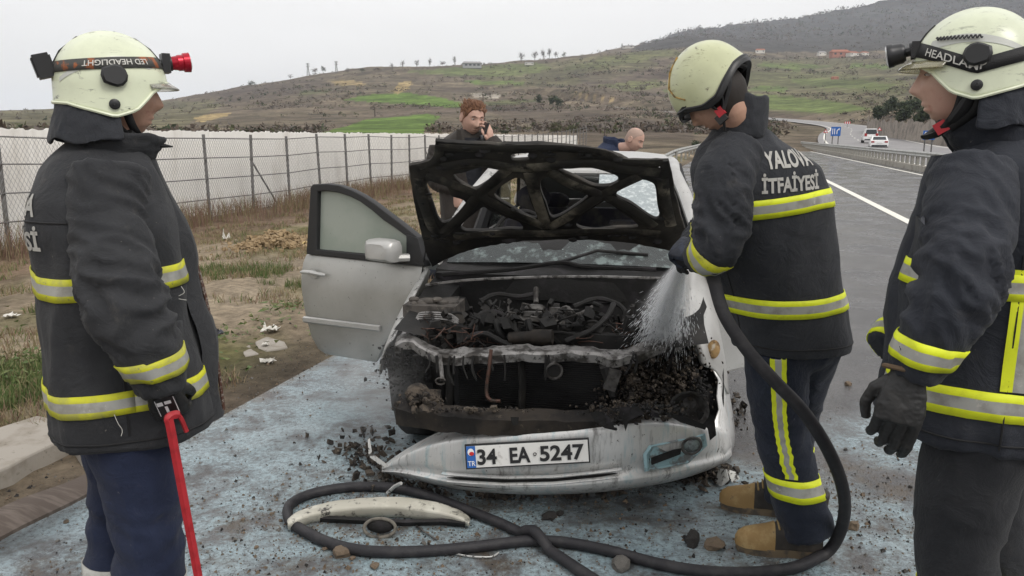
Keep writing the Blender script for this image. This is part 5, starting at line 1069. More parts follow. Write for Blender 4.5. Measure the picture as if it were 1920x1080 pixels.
b = MB(); b.tube([dp(577, 508, .052), dp(585, 507, .065), dp(600, 508, .068), dp(618, 512, .062), dp(622, 513, .052)], [.008, .012, .013, .012, .008], 8); b.obj('handle', M_SILV, d_l, world=True)
b = MB(); c0 = dp(599, 511, .046); b.loft([[c0 + Mr @ Vector((.035 * r * math.cos(a), off, .028 * r * math.sin(a))) for a in np.linspace(0, 6.283, 17)[:-1]] for r, off in ((1.1, .004), (1.0, .004), (.6, .002))]); b.obj('handle_cup', M_SILVD, d_l, world=True)
b = MB(); b.loft([[dp(x, y + c, o_) for c, o_ in ((-6, .046), (-4, .058), (3, .058), (6, .046))] for x, y in ((581, 596), (640, 603), (724, 613))]); b.obj('trim_strip', M_SILV, d_l, world=True)
hin2, end2 = at(1322, 500, 3.9), at(1460, 500, 4.25); P0, e, uz, nn = door('d', hin2, end2, 0, 0)
dp2 = lambda px, py: plane_hit(px, py, P0, nn)
d_r = curve_panel('door', [dp2(*p) for p in [(1326, 488), (1440, 478), (1446, 560), (1440, 640), (1420, 668), (1392, 682), (1340, 694), (1330, 640), (1325, 560)]], [], P0, e, uz, nn, .03, .012, M_SILV, car); setp(d_r, 'open right front door, mostly hidden by the firefighter with the hose')
curve_panel('window_frame', [dp2(*p) for p in [(1330, 490), (1345, 430), (1370, 395), (1440, 385), (1440, 480)]], [[dp2(*p) for p in [(1345, 480), (1358, 435), (1378, 405), (1430, 398), (1430, 472)]]], P0, e, uz, nn, .015, .005, M_FRAME, d_r)
# ================================================================== people
def cloth(name, c, c2, dust=.0):
    m = bpy.data.materials.new(name); nd, lk, p = nodes_of(m); t = nd.new('ShaderNodeTexCoord'); v = t.outputs['Object']
    f = noise_node(nd, lk, v, 5, 5, .65); cc = mix_node(nd, lk, ramp_node(nd, lk, f, .35, .68), c, c2)
    cc = mix_node(nd, lk, math_node(nd, lk, 'MULTIPLY', ramp_node(nd, lk, noise_node(nd, lk, v, 16, 6, .75), .56, .74), dust), cc, (.16, .145, .125))
    cc = mix_node(nd, lk, math_node(nd, lk, 'MULTIPLY', ramp_node(nd, lk, noise_node(nd, lk, v, 60, 3, .7), .70, .76), min(1, dust * 2)), cc, (.32, .29, .25))
    lk.new(cc, p.inputs['Base Color']); p.inputs['Roughness'].default_value = .82; p.inputs['Specular IOR Level'].default_value = .35
    p.inputs['Sheen Weight'].default_value = .06; p.inputs['Sheen Roughness'].default_value = .5
    h = math_node(nd, lk, 'ADD', math_node(nd, lk, 'MULTIPLY', noise_node(nd, lk, v, 500, 2, .5), .35), math_node(nd, lk, 'MULTIPLY', noise_node(nd, lk, v, 11, 7, .62, 1.2), 4.0))
    lk.new(bump_node(nd, lk, h, .42, .007), p.inputs['Normal']); return m
M_JK = [cloth('jacket_black', (.022, .023, .026), (.034, .035, .038), .22), cloth('jacket_navy_black', (.021, .023, .028), (.032, .034, .040), .15), cloth('jacket_clean_navy', (.017, .020, .028), (.028, .031, .040), .10)]
M_TR = [cloth('trousers_navy', (.010, .016, .042), (.016, .024, .056), .16), cloth('trousers_dark_navy', (.010, .014, .026), (.017, .022, .036), .14), cloth('trousers_black', (.014, .015, .018), (.022, .023, .026), .08)]
M_YEL = mat('reflective_yellow', (.60, .60, .02), .65, c2=(.40, .39, .08), scale=14, lo=.42, hi=.66, c3=(.20, .19, .14), s3=45, lo3=.60, hi3=.70, bump=.25, bscale=300, bdist=.001)
M_YELB = mat('reflective_yellow_bright', (.78, .86, .02), .55, c2=(.68, .74, .02), scale=20, bump=.25, bscale=300, bdist=.001)
M_SIL = mat('reflective_silver', (.43, .43, .40), .45, .15, c2=(.29, .28, .25), scale=14, lo=.42, hi=.66, c3=(.52, .50, .46), s3=40, lo3=.60, hi3=.68, bump=.2, bscale=200, bdist=.001)
M_GLOVE = mat('black_leather', (.013, .013, .013), .5, c2=(.025, .024, .023), scale=16, bump=.4, bscale=70)
M_SKIN = mat('skin', (.46, .27, .19), .55, c2=(.52, .31, .23), scale=14, c3=(.40, .20, .15), s3=30, bump=.12, bscale=160)
M_SKINP = mat('skin_pale', (.52, .32, .25), .5, c2=(.56, .36, .28), scale=14, c3=(.46, .24, .19), s3=24, bump=.1, bscale=160)
M_HAIRD = mat('hair_dark', (.018, .013, .010), .7, bump=.6, bscale=120, stretch=(1, 1, .3)); M_HAIRR = mat('hair_auburn', (.20, .095, .050), .65, c2=(.10, .046, .024), scale=60, bump=.7, bscale=140, stretch=(1, 1, .3))
M_HELM = [None] * 3
def helm_mat(name, c, scuff, sc=(.06, .055, .045)):
    m = bpy.data.materials.new(name); nd, lk, p = nodes_of(m); t = nd.new('ShaderNodeTexCoord'); v = t.outputs['Object']
    cc = mix_node(nd, lk, ramp_node(nd, lk, noise_node(nd, lk, v, 6, 5, .65), .4, .7), c, tuple(k * .86 for k in c))
    mpn = nd.new('ShaderNodeMapping'); mpn.inputs['Scale'].default_value = (1, .45, 1.7); mpn.inputs['Rotation'].default_value = (.5, .2, .4); lk.new(v, mpn.inputs[0])
    s = ramp_node(nd, lk, noise_node(nd, lk, mpn.outputs[0], 26, 8, .78, .6), .56, .66); s = math_node(nd, lk, 'MULTIPLY', s, scuff)
    cc = mix_node(nd, lk, s, cc, sc); lk.new(cc, p.inputs['Base Color']); p.inputs['Roughness'].default_value = .34; p.inputs['Coat Weight'].default_value = .25; p.inputs['Coat Roughness'].default_value = .2; return m
M_HELM = [helm_mat('helmet_cream', (.69, .73, .54), .8), helm_mat('helmet_yellowed', (.56, .58, .36), .95, (.10, .08, .05)), helm_mat('helmet_cream_green', (.67, .71, .53), .6)]
M_STRAPB = mat('black_webbing', (.014, .014, .015), .7, bump=.4, bscale=300); M_PLB = mat('black_plastic', (.016, .016, .017), .42)
M_BUCK = mat('buckle_red', (.45, .02, .03), .4); M_LAMPR = mat('lamp_red', (.42, .012, .03), .25, .5); M_LENS = mat('lamp_lens', (.75, .76, .76), .1, .3); M_VIS = mat('visor_amber', (.62, .58, .40), .12, trans=.75); M_VISC = mat('visor_clear', (.75, .74, .68), .12, trans=.8)
def person(loc, facing, label):
    t = thing('person', (loc[0], loc[1], 0), label, 'person', R(facing - 90)); return t
def inv_(t): return mworld(t).inverted()
def ring(c, rx, ry, n=40, e=2.3, ux=Vector((1, 0, 0)), uy=Vector((0, 1, 0))):
    out = []
    for k in range(n):
        a = 2 * math.pi * k / n; ca, sa = math.cos(a), math.sin(a)
        out.append(Vector(c) + ux * (rx * math.copysign(abs(ca) ** (2 / e), ca)) + uy * (ry * math.copysign(abs(sa) ** (2 / e), sa)))
    return out
def folds(amp, seed, sx, sz, ridge=.6):
    off = Vector((seed * 3.7, seed * 1.3, seed * 2.1))
    def f(p):
        q = Vector((p[0] * sx, p[1] * sx, p[2] * sz)) + off; w_ = noise.noise(q * .6 + Vector((5, 1, 2))) * .9
        q2 = q + Vector((w_, w_, w_ * .5)); a = noise.noise(q2); b = 1 - abs(noise.noise(q2 * 1.7 + Vector((9, 9, 9)))) * 2
        return amp * ((1 - ridge) * a + ridge * (b - .4)) + amp * .25 * noise.noise(q * 4.3)
    return f
def torso(t, rings_, m, seed, name='jacket', amp=.012, voxel=.010):
    zs = [r[0] for r in rings_]; b = MB(); n = 44; rows = []
    zz = np.linspace(zs[0], zs[-1], 46)
    for z in zz:
        q = [float(np.interp(z, zs, [r[k] for r in rings_])) for k in range(1, 5)]; rows.append(ring((q[0], q[1], z), q[2], q[3], n, 2.5))
    b.loft(rows); o = b.obj(name, m, t); remesh(o, voxel, 6, .5); displace(o, folds(amp, seed, 4.2, 2.2)); return o
def limb(t, pts, rad, m, name, seed, amp=.010, voxel=.009, e=1.0, nseg=8, world=True, twist=22):
    P = catmull([Vector(p) for p in pts], nseg); rr_ = np.interp(np.linspace(0, len(pts) - 1, len(P)), range(len(pts)), rad)
    b = MB(); b.tube(P, list(rr_), 20, flat=e); o = b.obj(name, m, t, world=world); remesh(o, voxel, 3, .5)
    M = inv_(t); L = [M @ p for p in P] if world else P; off = seed * 2.3
    Ls = np.array([tuple(p) for p in L]); seglen = np.concatenate([[0], np.cumsum(np.linalg.norm(np.diff(Ls, axis=0), axis=1))])
    def f(p):
        d = np.linalg.norm(Ls - np.array(p), axis=1); k = int(d.argmin()); s = seglen[k] + (0 if d[k] == 0 else 0); v = np.array(p) - Ls[k]; ax = Ls[min(k + 1, len(Ls) - 1)] - Ls[max(k - 1, 0)]; ax = ax / (np.linalg.norm(ax) + 1e-9); s = s + float(v @ ax)
        ang = math.atan2(v[0] + v[2] * .5, v[1] + .3 * v[2]); el = math.exp(-((k / len(Ls) - .52) / .2) ** 2)
        a = noise.noise(Vector((s * twist + ang * .9 + off, ang * 1.1, off))); c = noise.noise(Vector((p[0] * 11, p[1] * 11, p[2] * 6 + off)))
        return amp * ((.45 + 1.2 * el) * (1 - abs(a) * 2.2) * .85 + .35 * c)
    displace(o, f); return o, L
def band(t, bv, axis, uv, angs, rows, mats, name, off=.003, far=.6, parent=None, jit=.0008):
    """a strip that hugs the cloth: for each angle and each row a ray runs in towards the axis"""
    nv_ = len(rows); vs = []; fs = []; mi = []; rows_mi = [0 if k % 2 == 0 else 1 for k in range(nv_ - 1)]; cols = []
    for a in angs:
        colp = []
        for r in rows:
            c, u, v, w_ = axis(r, a); d = u * math.cos(a) + v * math.sin(a); s = c + d * far; h = bv.ray_cast(s, -d, far)
            colp.append((h[0] + d * off) if h[0] is not None else None)
        cols.append(colp)
    for c in cols:
        for k, p in enumerate(c):
            if p is None: c[k] = next((q for q in c if q is not None), None)
    cols = [c for c in cols if all(p is not None for p in c)]
    # rows are doubled at the edges so that the strip has a turned edge
    for c in cols: vs += c
    for i in range(len(cols) - 1):
        for k in range(nv_ - 1):
            if (cols[i][k] - cols[i + 1][k]).length > .12: continue
            q = i * nv_ + k; fs.append((q, q + nv_, q + nv_ + 1, q + 1)); mi.append(rows_mi[k])
    b = MB(); b.v = [tuple(p) for p in vs]; b.f = fs; b.m = mi; o = b.obj(name, mats, parent or t, ang=60)
    q = o.modifiers.new('t', 'SOLIDIFY'); q.thickness = .003; q.offset = 0; bake(o); return o
def torso_axis(cz, slope=0.0, sa=0.0, cy=0.0, wob=.004, seed=0):
    def ax(r, a): return (Vector((0, cy, cz + r + slope * math.cos(a - sa) + wob * math.sin(3 * a + seed))), Vector((1, 0, 0)), Vector((0, 1, 0)), None)
    return ax
def limb_axis(L, s0, tilt=0.0):
    """axis for a band round a limb at s0 metres along it"""
    def ax(r, a):
        acc = 0; p = L[0]; d = (L[1] - L[0]).normalized(); tgt = s0 + r + tilt * math.cos(a)
        for i in range(len(L) - 1):
            l = (L[i + 1] - L[i]).length
            if acc + l >= tgt or i == len(L) - 2: d = (L[i + 1] - L[i]).normalized(); p = L[i] + d * (tgt - acc); break
            acc += l
        u = Vector((0, 1, 0)); u = (u - d * u.dot(d)).normalized(); return p, u, d.cross(u), None
    return ax
ROWS = [-.041, -.036, -.016, -.012, .012, .016, .036, .041]
def brows(w_=.041): return [-w_, -w_ * .42, w_ * .42, w_]
FULL = list(np.linspace(0, 2 * math.pi, 72))
def back_text(t, bv, lines, m, cx=0.0):
    for txt, zc_, w_, h_, tilt in lines:
        vs, fs = text_mesh(txt, .035); bmm = bmesh.new(); vv_ = [bmm.verts.new((x, y, 0)) for x, y in vs]
        for f in fs:
            try: bmm.faces.new([vv_[i] for i in f])
            except ValueError: pass
        bmesh.ops.triangulate(bmm, faces=bmm.faces); 
        for _ in range(2): bmesh.ops.subdivide_edges(bmm, edges=[e for e in bmm.edges if e.calc_length() > .06], cuts=1)
        bmesh.ops.triangulate(bmm, faces=bmm.faces); bmm.verts.index_update(); out_v = []
        for v in bmm.verts:
            x = cx + (v.co.x - .5) * w_; z = zc_ + (v.co.y - .5) * h_ + tilt * (v.co.x - .5); h = bv.ray_cast(Vector((x, -.8, z)), Vector((0, 1, 0)), 1.2)
            out_v.append((h[0] + Vector((0, -.0035, 0))) if h[0] is not None else Vector((x, -.2, z)))
        b = MB(); b.v = [tuple(p) for p in out_v]; b.f = [tuple(v.index for v in f.verts) for f in bmm.faces]; b.m = [0] * len(b.f); b.obj('lettering', m, t, smooth=False); bmm.free()
M_LET = mat('faded_lettering', (.42, .41, .38), .6, c2=(.25, .24, .22), scale=30, lo=.52, hi=.7)
# ---- head: skull, brow, nose, lips, chin and ears, then one skin with the neck
def head_mesh(b, M, nose=1.0, jaw=1.0):
    nu, nv2 = 96, 72; rows = []
    for i in range(nv2 + 1):
        ph = math.pi * i / nv2; row = []
        for j in range(nu):
            a = 2 * math.pi * j / nu; sx, sy, sz = math.sin(ph) * math.sin(a), math.sin(ph) * math.cos(a), -math.cos(ph)
            x, y, z = sx * .076, sy * .098, sz * .122
            if z > 0: q_ = math.sqrt(max(0, 1 - (z / .122) ** 2.9) / max(1e-4, 1 - (z / .122) ** 2)); q_ = min(q_, 1.35); x *= q_; y *= q_
            if z < 0:
                k = min(1, -z / .122); x *= 1 - .22 * k ** 1.5 * jaw
                if y > 0: y = y * (1 - .10 * k) + .012 * k
                else: y *= 1 - .30 * k
                if z < -.085: z = -.085 + (z + .085) * .75
            fr = max(0.0, sy) 
            if y > 0:
                g = lambda u, s: math.exp(-(u / s) ** 2)
                pr = 0 if z > .035 or z < -.052 else (max(0, (.035 - z) / .065) ** 1.2 if z > -.030 else max(0, (z + .052) / .022))
                wn = .0075 + .007 * min(1, max(0, (.02 - z) / .05))
                dy = .027 * nose * g(x, wn) * min(pr, 1.0)
                dy -= .011 * g(abs(x) - .031, .013) * g(z - .014, .011); dy += .005 * g(z - .034, .009) * g(x, .05)
                dy += .0050 * g(abs(x) - .036, .016) * g(z + .022, .016); dy += .0065 * g(x, .021) * (g(z + .064, .0055) + .95 * g(z + .077, .0060)); dy -= .006 * g(x, .024) * g(z + .0705, .0028); dy -= .004 * g(x, .03) * g(z + .090, .006); dy += .008 * g(x, .020) * g(z + .104, .013)
                y += dy * min(1, fr * 1.6)
            row.append(Vector((x, y, z)))
        rows.append(row)
    b.loft(rows, True, 0, True, M)
    for s in (-1, 1):
        b.ell((s * .078, -.008, -.005), (.009, .020, .032), 12, 8, rot=Matrix.Rotation(s * .25, 3, 'Z') @ Matrix.Rotation(-.18, 3, 'X'), M=M)
        b.tube([M @ Vector((s * .083, -.008 + .020 * math.cos(a), .002 + .030 * math.sin(a))) for a in np.linspace(-1.2, 3.6, 12)], .0045, 6)
def eyes(t, M, parent, open_=.6):
    for s in (-1, 1):
        b = MB(); b.ell((s * .031, .079, .013), (.0125, .011, .0075 * open_), 12, 8, M=M); b.obj('eye', mat('eye_white', (.55, .5, .46), .3), parent)
        b = MB(); b.ell((s * .031, .0885, .013), (.0052, .003, .0052 * open_), 8, 6, M=M); b.obj('iris', mat('iris_dark', (.03, .02, .015), .2), parent)
        b = MB(); b.tube([M @ Vector((s * x, y, z)) for x, y, z in ((.014, .097, .030), (.030, .096, .036), (.046, .084, .032))], [.003, .0042, .002], 6, flat=.7); b.obj('eyebrow', M_HAIRD, parent)
def body(t, M, neck_to, m, extra=None, voxel=.003, hands=None, nose=1.0):
    """one continuous skin: head, neck, upper chest and whatever limbs are added"""
    b = MB(); head_mesh(b, M, nose); n0 = M @ Vector((0, -.025, -.03)); n1_ = M @ Vector((0, -.016, -.085)); n2 = Vector(neck_to)
    b.tube(catmull([n0, n1_, n1_.lerp(n2, .6) + Vector((0, 0, .005)), n2 + Vector((0, 0, -.06))], 5), list(np.interp(np.linspace(0, 3, 16), [0, 1, 2, 3], [.054, .050, .054, .076])), 28); b.ell(n2 + Vector((0, 0, -.13)), (.15, .10, .09), 20, 10)
    if extra: extra(b)
    o = b.obj('body', m, t); remesh(o, voxel, 2, .4); eyes(t, M, o); return o
def hand(b, M, curl=(.5, .55, .6, .65), thumb=.5, s=1.0, side=1):
    """palm at the wrist origin, fingers along +Y, back of the hand up (+Z), thumb on the side given"""
    b.loft([ring((0, y, z), rx, rz, 14, 2.4, Vector((1, 0, 0)), Vector((0, 0, 1))) for y, z, rx, rz in ((-.03, 0, .028, .024), (0, 0, .030, .023), (.03, .002, .038, .020), (.06, .002, .043, .018), (.088, .0, .041, .015))], True, 0, True, M @ Matrix.Scale(s, 4))
    for k in range(4):
        x = (-.031 + .0207 * k) * -side; L = (.046, .050, .047, .037)[k]; c = curl[k]; p = Vector((x, .086 - (.0, -.004, -.002, .006)[k], 0)); an = 0.10; pts = [Vector((x, .055, 0)), p]
        for j, l in enumerate((L, L * .62, L * .5)):
            an += c * (1.0, 1.15, .8)[j]; p = p + Vector((0, math.cos(an) * l, -math.sin(an) * l)); pts.append(p)
        b.tube([M @ (q * s) for q in pts], [.0100 * s, .0102 * s, .0094 * s, .0086 * s, .0070 * s], 9)
    tx = -side * -1
    pts = [Vector((-.020 * side * -1 * -1, .01, -.004)), Vector((-.046 * side, .034, -.012)), Vector((-.058 * side + .01 * side * thumb, .066, -.020 - .015 * thumb)), Vector((-.055 * side + .028 * side * thumb, .092, -.030 - .022 * thumb))]
    b.tube([M @ (q * s) for q in pts], [.014 * s, .0125 * s, .0110 * s, .0085 * s], 9)
def hand_frame(pos, fdir, back):
    y = Vector(fdir).normalized(); z = Vector(back); z = (z - y * z.dot(y)).normalized(); x = y.cross(z); return Matrix(((x.x, y.x, z.x, pos[0]), (x.y, y.y, z.y, pos[1]), (x.z, y.z, z.z, pos[2]), (0, 0, 0, 1)))
def glove(t, Mw, name='glove', curl=(.5, .55, .6, .65), thumb=.5, s=1.12, side=1, m=None, cuff=.045):
    b = MB(); hand(b, Mw, curl, thumb, s, side); b.tube([Mw @ Vector((0, y, 0)) for y in (-.075, -.05, -.01)], [cuff, cuff * .96, .034], 18)
    o = b.obj(name, m or M_GLOVE, t, world=True); remesh(o, .0032, 2, .4); displace(o, folds(.0018, 3, 40, 40)); return o
# ---- helmet with its lamp, straps and neck cloth
def rim_z(a):
    a = abs((a + math.pi) % (2 * math.pi) - math.pi); return float(np.interp(math.degrees(a), [0, 25, 50, 72, 92, 112, 140, 180], [.012, .008, -.018, -.066, -.082, -.066, -.046, -.040]))
HX, HY, HZ = .120, .144, .143
def hrad(z, a=0.0): return math.sqrt(max(0, 1 - (max(z, 0) / HZ) ** 2)) * (1 + .0 * a) if z > 0 else 1 + .10 * (-z / .08) ** 1.5 * .5
def hsurf(M, a, z, off=0.0):
    r = hrad(z); p = Vector((HX * r * math.sin(a), HY * r * math.cos(a), z)); n = Vector((math.sin(a) / HX * r, math.cos(a) / HY * r, max(z, 0) / HZ ** 2)).normalized(); return M @ (p + n * off)
def helmet(t, M, mi, liner=False):
    b = MB(); rows = []; na = 72
    for i in range(25):
        s = i / 24; row = []
        for j in range(na):
            a = 2 * math.pi * j / na; rz_ = rim_z(a); zA = max(rz_, 0); tm = math.acos(zA / HZ)
            if s <= .72: z = HZ * math.cos(max(s / .72 * tm, .02))
            else: z = lerp(zA, rz_, (s - .72) / .28)
            r = hrad(z); x, y = HX * r * math.sin(a), HY * r * math.cos(a); cr_ = .007 * math.exp(-(x / .016) ** 2) * sstep(.0, .05, z) ; row.append(Vector((x, y, z + float(cr_))))
        rows.append(row)
    b.loft(rows, False, 0, True, M); o = b.obj('helmet', M_HELM[mi], t, ang=60); q = o.modifiers.new('t', 'SOLIDIFY'); q.thickness = .005; q.offset = -1; bake(o)
    b = MB(); b.tube([M @ Vector((HX * hrad(rim_z(a)) * math.sin(a) * 1.005, HY * hrad(rim_z(a)) * math.cos(a) * 1.005, rim_z(a))) for a in np.linspace(0, 2 * math.pi, 73)], .0042, 6, cap=False); b.obj('rim_trim', M_HELM[mi] if not liner else M_PLB, o)
    b = MB(); rows = []
    for i in range(13):
        s = i / 12; row = []
        for j in range(48):
            a = 2 * math.pi * j / 48; z = lerp(HZ, rim_z(a) + .006, s); r = hrad(z) * .93; row.append(Vector((HX * r * math.sin(a), HY * r * math.cos(a), z * .95)))
        rows.append(row)
    b.loft(rows, False, 0, True, M); b.obj('liner', M_PLB, o)
    if liner:                                            # wide black padding seen from behind
        b = MB(); rows = []
        for k, (ins, dz) in enumerate(((1.012, .002), (1.02, -.012), (.97, -.022), (.86, -.016), (.80, .03))):
            rows.append([M @ Vector((HX * hrad(rim_z(a)) * math.sin(a) * ins, HY * hrad(rim_z(a)) * math.cos(a) * ins, rim_z(a) + dz)) for a in np.linspace(0, 2 * math.pi, 61)[:-1]])
        b.loft(rows, False); b.obj('padding', M_PLB, o)
    for s in (-1, 1):
        if liner: break
        c = hsurf(M, s * R(92), -.050, .004); n = (hsurf(M, s * R(92), -.050, .02) - c).normalized(); b = MB(); b.tube([c - n * .004, c + n * .004, c + n * .006], [.013, .013, .010], 16); b.tube([c + n * .005, c + n * .0075], [.006, .004], 10); b.obj('ear_stud', M_PLB, o)
        c = hsurf(M, s * R(88), .022, .004); n = (hsurf(M, s * R(88), .022, .02) - c).normalized(); f = (hsurf(M, s * R(70), .022, .004) - c).normalized(); u = n.cross(f); b = MB()
        b.loft([[c + n * h_ + (f * math.cos(a) + u * math.sin(a)) * r * (1.25 if abs(a - math.pi) < .7 else 1) for a in np.linspace(0, 2 * math.pi, 13)[:-1]] for r, h_ in ((.027, -.002), (.028, .008), (.023, .014))]); b.obj('visor_knob', M_PLB, o)
        b = MB(); top, bot = [], []
        for k in range(21):
            u_ = k / 20; a = s * R(lerp(38, 150, u_)); zt = .062 + .020 * math.sin(u_ * 3.1) - .042 * u_ * u_; th = .026 * (1 - .55 * u_) * min(1, u_ * 9 + .3); top.append(hsurf(M, a, zt, .0012)); bot.append(hsurf(M, a, zt - th, .0012))
        b.add(top + bot, [(k, k + 1, 22 + k, 21 + k) for k in range(20)]); b.obj('reflective_swoosh', mat('helmet_reflective', (.50, .51, .47), .35), o)
    return o
def strap_ring(o, M, zf, m, wd=.014, a0=0, a1=360, name='lamp_strap', off=.004):
    b = MB(); t1, t2 = [], []; al = np.linspace(R(a0), R(a1), 60)
    for a in al: z = zf(a); t1.append(hsurf(M, a, z + wd, off)); t2.append(hsurf(M, a, z - wd, off))
    b.add(t1 + t2, [(k, k + 1, 61 + k, 60 + k) for k in range(59)]); s = b.obj(name, m, o); q = s.modifiers.new('t', 'SOLIDIFY'); q.thickness = .002; bake(s); return s
def strap_text(o, M, zf, txt, a0, a1, hgt, m, flip):
    vs, fs = text_mesh(txt, .01); b = MB(); pts = []
    for x, y in vs:
        if flip: y = 1 - y
        a = R(lerp(a0, a1, x)); pts.append(hsurf(M, a, zf(a) + (y - .5) * hgt, .0066))
    b.add(pts, fs); b.obj('lettering', m, o, smooth=False)
def neck_cloth(o, M, a0, a1, drop, flare, m, seed, zoff=0.0):
    b = MB(); rows = []; al = np.linspace(R(a0), R(a1), 44)
    for k in range(9):
        u = k / 8; rows.append([M @ Vector((HX * .97 * math.sin(a) * (1 + flare * u + .05 * math.sin(a * 5 + seed) * u), HY * .97 * math.cos(a) * (1 + flare * u + .05 * math.sin(a * 5 + seed) * u), rim_z(a) + .012 + zoff - drop * u * (1 - .35 * abs((a - R((a0 + a1) / 2)) / R((a1 - a0) / 2)) ** 2) + .008 * math.sin(a * 7 + seed) * u)) for a in al])
    b.loft(rows, False, closed=False); q = b.obj('neck_guard', m, o, ang=80); s = q.modifiers.new('t', 'SOLIDIFY'); s.thickness = .006; s2 = q.modifiers.new('s', 'SUBSURF'); s2.levels = 1; bake(q); displace(q, folds(.006, seed, 14, 9)); return q
def chin_strap(o, M, side_pts, m=None, r=.009):
    for pts in side_pts: b = MB(); b.tube(catmull([M @ Vector(p) for p in pts], 5), r, 8, flat=.45); b.obj('chin_strap', m or M_STRAPB, o)
def boot(t, heel, toe_dir, m_top, m_toe, zup=.20):
    """heel: world point on the ground under the heel"""
    y = Vector(toe_dir).normalized(); x = y.cross(Vector((0, 0, 1))); M = Matrix(((x.x, y.x, 0, heel[0]), (x.y, y.y, 0, heel[1]), (0, 0, 1, heel[2]), (0, 0, 0, 1)))
    b = MB(); b.loft([[Vector((w_ * sx, yy, z)) for sx, yy in ((-.72, -.005), (-1, .05), (-.92, .12), (-1.1, .19), (-1.0, .25), (-.55, .30), (.3, .305), (.85, .27), (1.05, .2), (.9, .12), (.95, .05), (.7, -.005))] for z, w_ in ((0, .046), (.022, .047), (.030, .046))], M=M); so_ = b.obj('sole', mat('boot_sole', (.16, .12, .075), .9, c2=(.07, .06, .05), scale=20, bump=.3), t, world=True)
    b = MB(); rows = []
    for yy, w_, h_ in ((-.005, .030, .10), (.03, .043, .12), (.08, .043, .125), (.13, .042, .112), (.18, .047, .088), (.23, .049, .072), (.275, .042, .060), (.297, .026, .045), (.306, .010, .028)):
        rows.append([Vector((w_ * math.cos(a), yy, .024 + h_ * max(0, math.sin(a)) ** .75)) for a in np.linspace(0, math.pi, 14)])
    b.loft(rows, True, 0, True, M=M); b.tube([M @ Vector((0, .045, .08)), M @ Vector((0, .04, .16)), M @ Vector((0, .035, zup + .06))], [.050, .050, .056], 18)
    b.f = b.f; o = b.obj('boot', m_top, t, world=True); remesh(o, .006, 2)
    b = MB(); rows = []
    for yy, w_, h_ in ((.17, .0490, .096), (.20, .0505, .082), (.235, .0510, .074), (.277, .0440, .063), (.300, .028, .048), (.310, .012, .030)): rows.append([Vector((w_ * math.cos(a), yy, .026 + h_ * max(0, math.sin(a)) ** .75)) for a in np.linspace(0, math.pi, 14)])
    b.loft(rows, True, 0, True, M=M); q = b.obj('toe_cap', m_toe, t, world=True); displace(q, folds(.001, 2, 40, 40))
    b = MB()
    for k in range(5): yy = .155 - k * .018; b.tube([M @ Vector((-.032, yy, .105 + k * .012)), M @ Vector((0, yy + .004, .128 + k * .012)), M @ Vector((.032, yy, .105 + k * .012))], .0042, 5)
    b.obj('laces', M_STRAPB if m_top is M_GLOVE else mat('lace_tan', (.30, .21, .09), .8), t, world=True); return o
def trousers(t, hip, legs, m, seed, amp=.011, r=(.125, .105, .088, .092)):
    b = MB(); P0 = Vector(hip); b.ell(P0 + Vector((0, 0, -.02)), (.175, .15, .14), 24, 12)
    for (h, k, a) in legs: b.tube(catmull([Vector(h), Vector(k), Vector(a)], 8), list(np.interp(np.linspace(0, 2, 17), [0, .5, 1, 2], r)), 22)
    o = b.obj('trousers', m, t); remesh(o, .011, 5, .5); L = [Vector(p) for l in legs for p in l]
    ks = [Vector(l[1]) for l in legs]; an = [Vector(l[2]) for l in legs]
    base = folds(amp, seed, 5, 3.2)
    def f(p):
        pv_ = Vector(p); w_ = sum(math.exp(-((pv_ - k).length / .16) ** 2) for k in ks) + sum(math.exp(-((pv_ - k).length / .14) ** 2) for k in an)
        return base(p) + amp * .9 * w_ * (1 - 2 * abs(noise.noise(Vector((p[0] * 5, p[1] * 5 + seed, p[2] * 16 + p[0] * 6)))))
    displace(o, f); return o
def Hm(pos, yaw=0, pitch=0, roll=0): return Matrix.Translation(Vector(pos)) @ Matrix.Rotation(R(yaw), 4, 'Z') @ Matrix.Rotation(R(pitch), 4, 'X') @ Matrix.Rotation(R(roll), 4, 'Y')
def collar(t, c, rx, ry, h_, m, seed, gap=.5, lean=(0, 0), flare=.15, name='collar'):
    b = MB(); rows = []; al = np.linspace(math.pi / 2 + gap, math.pi / 2 + 2 * math.pi - gap, 40)
    for k in range(7):
        u = k / 6; rows.append([Vector((c[0] + lean[0] * u + rx * (1 + flare * u) * math.cos(a), c[1] + lean[1] * u + ry * (1 + flare * u) * math.sin(a), c[2] + h_ * u * (1 - .35 * math.sin(a) * .5) + .004 * math.sin(a * 6 + seed))) for a in al])
    b.loft(rows, False, closed=False); o = b.obj(name, m, t, ang=80); q = o.modifiers.new('t', 'SOLIDIFY'); q.thickness = .012; q2 = o.modifiers.new('s', 'SUBSURF'); q2.levels = 1; bake(o); displace(o, folds(.006, seed, 14, 12)); return o
def pocket(t, bv, x0, x1, z0, z1, frm, m, name='pocket', off=.010):
    """a flap projected on the cloth; frm(x, z) gives the ray start and direction"""
    n = 8; vs = []; fs = []
    for i in range(n + 1):
        for j in range(n + 1):
            s, d = frm(lerp(x0, x1, i / n), lerp(z0, z1, j / n)); h = bv.ray_cast(s, d, 2); vs.append((h[0] - d * off) if h[0] is not None else s + d * .5)
    for i in range(n):
        for j in range(n): a = i * (n + 1) + j; fs.append((a, a + 1, a + n + 2, a + n + 1))
    b = MB(); b.add(vs, fs); o = b.obj(name, m, t); q = o.modifiers.new('t', 'SOLIDIFY'); q.thickness = .012; q.offset = 0; bake(o); return o

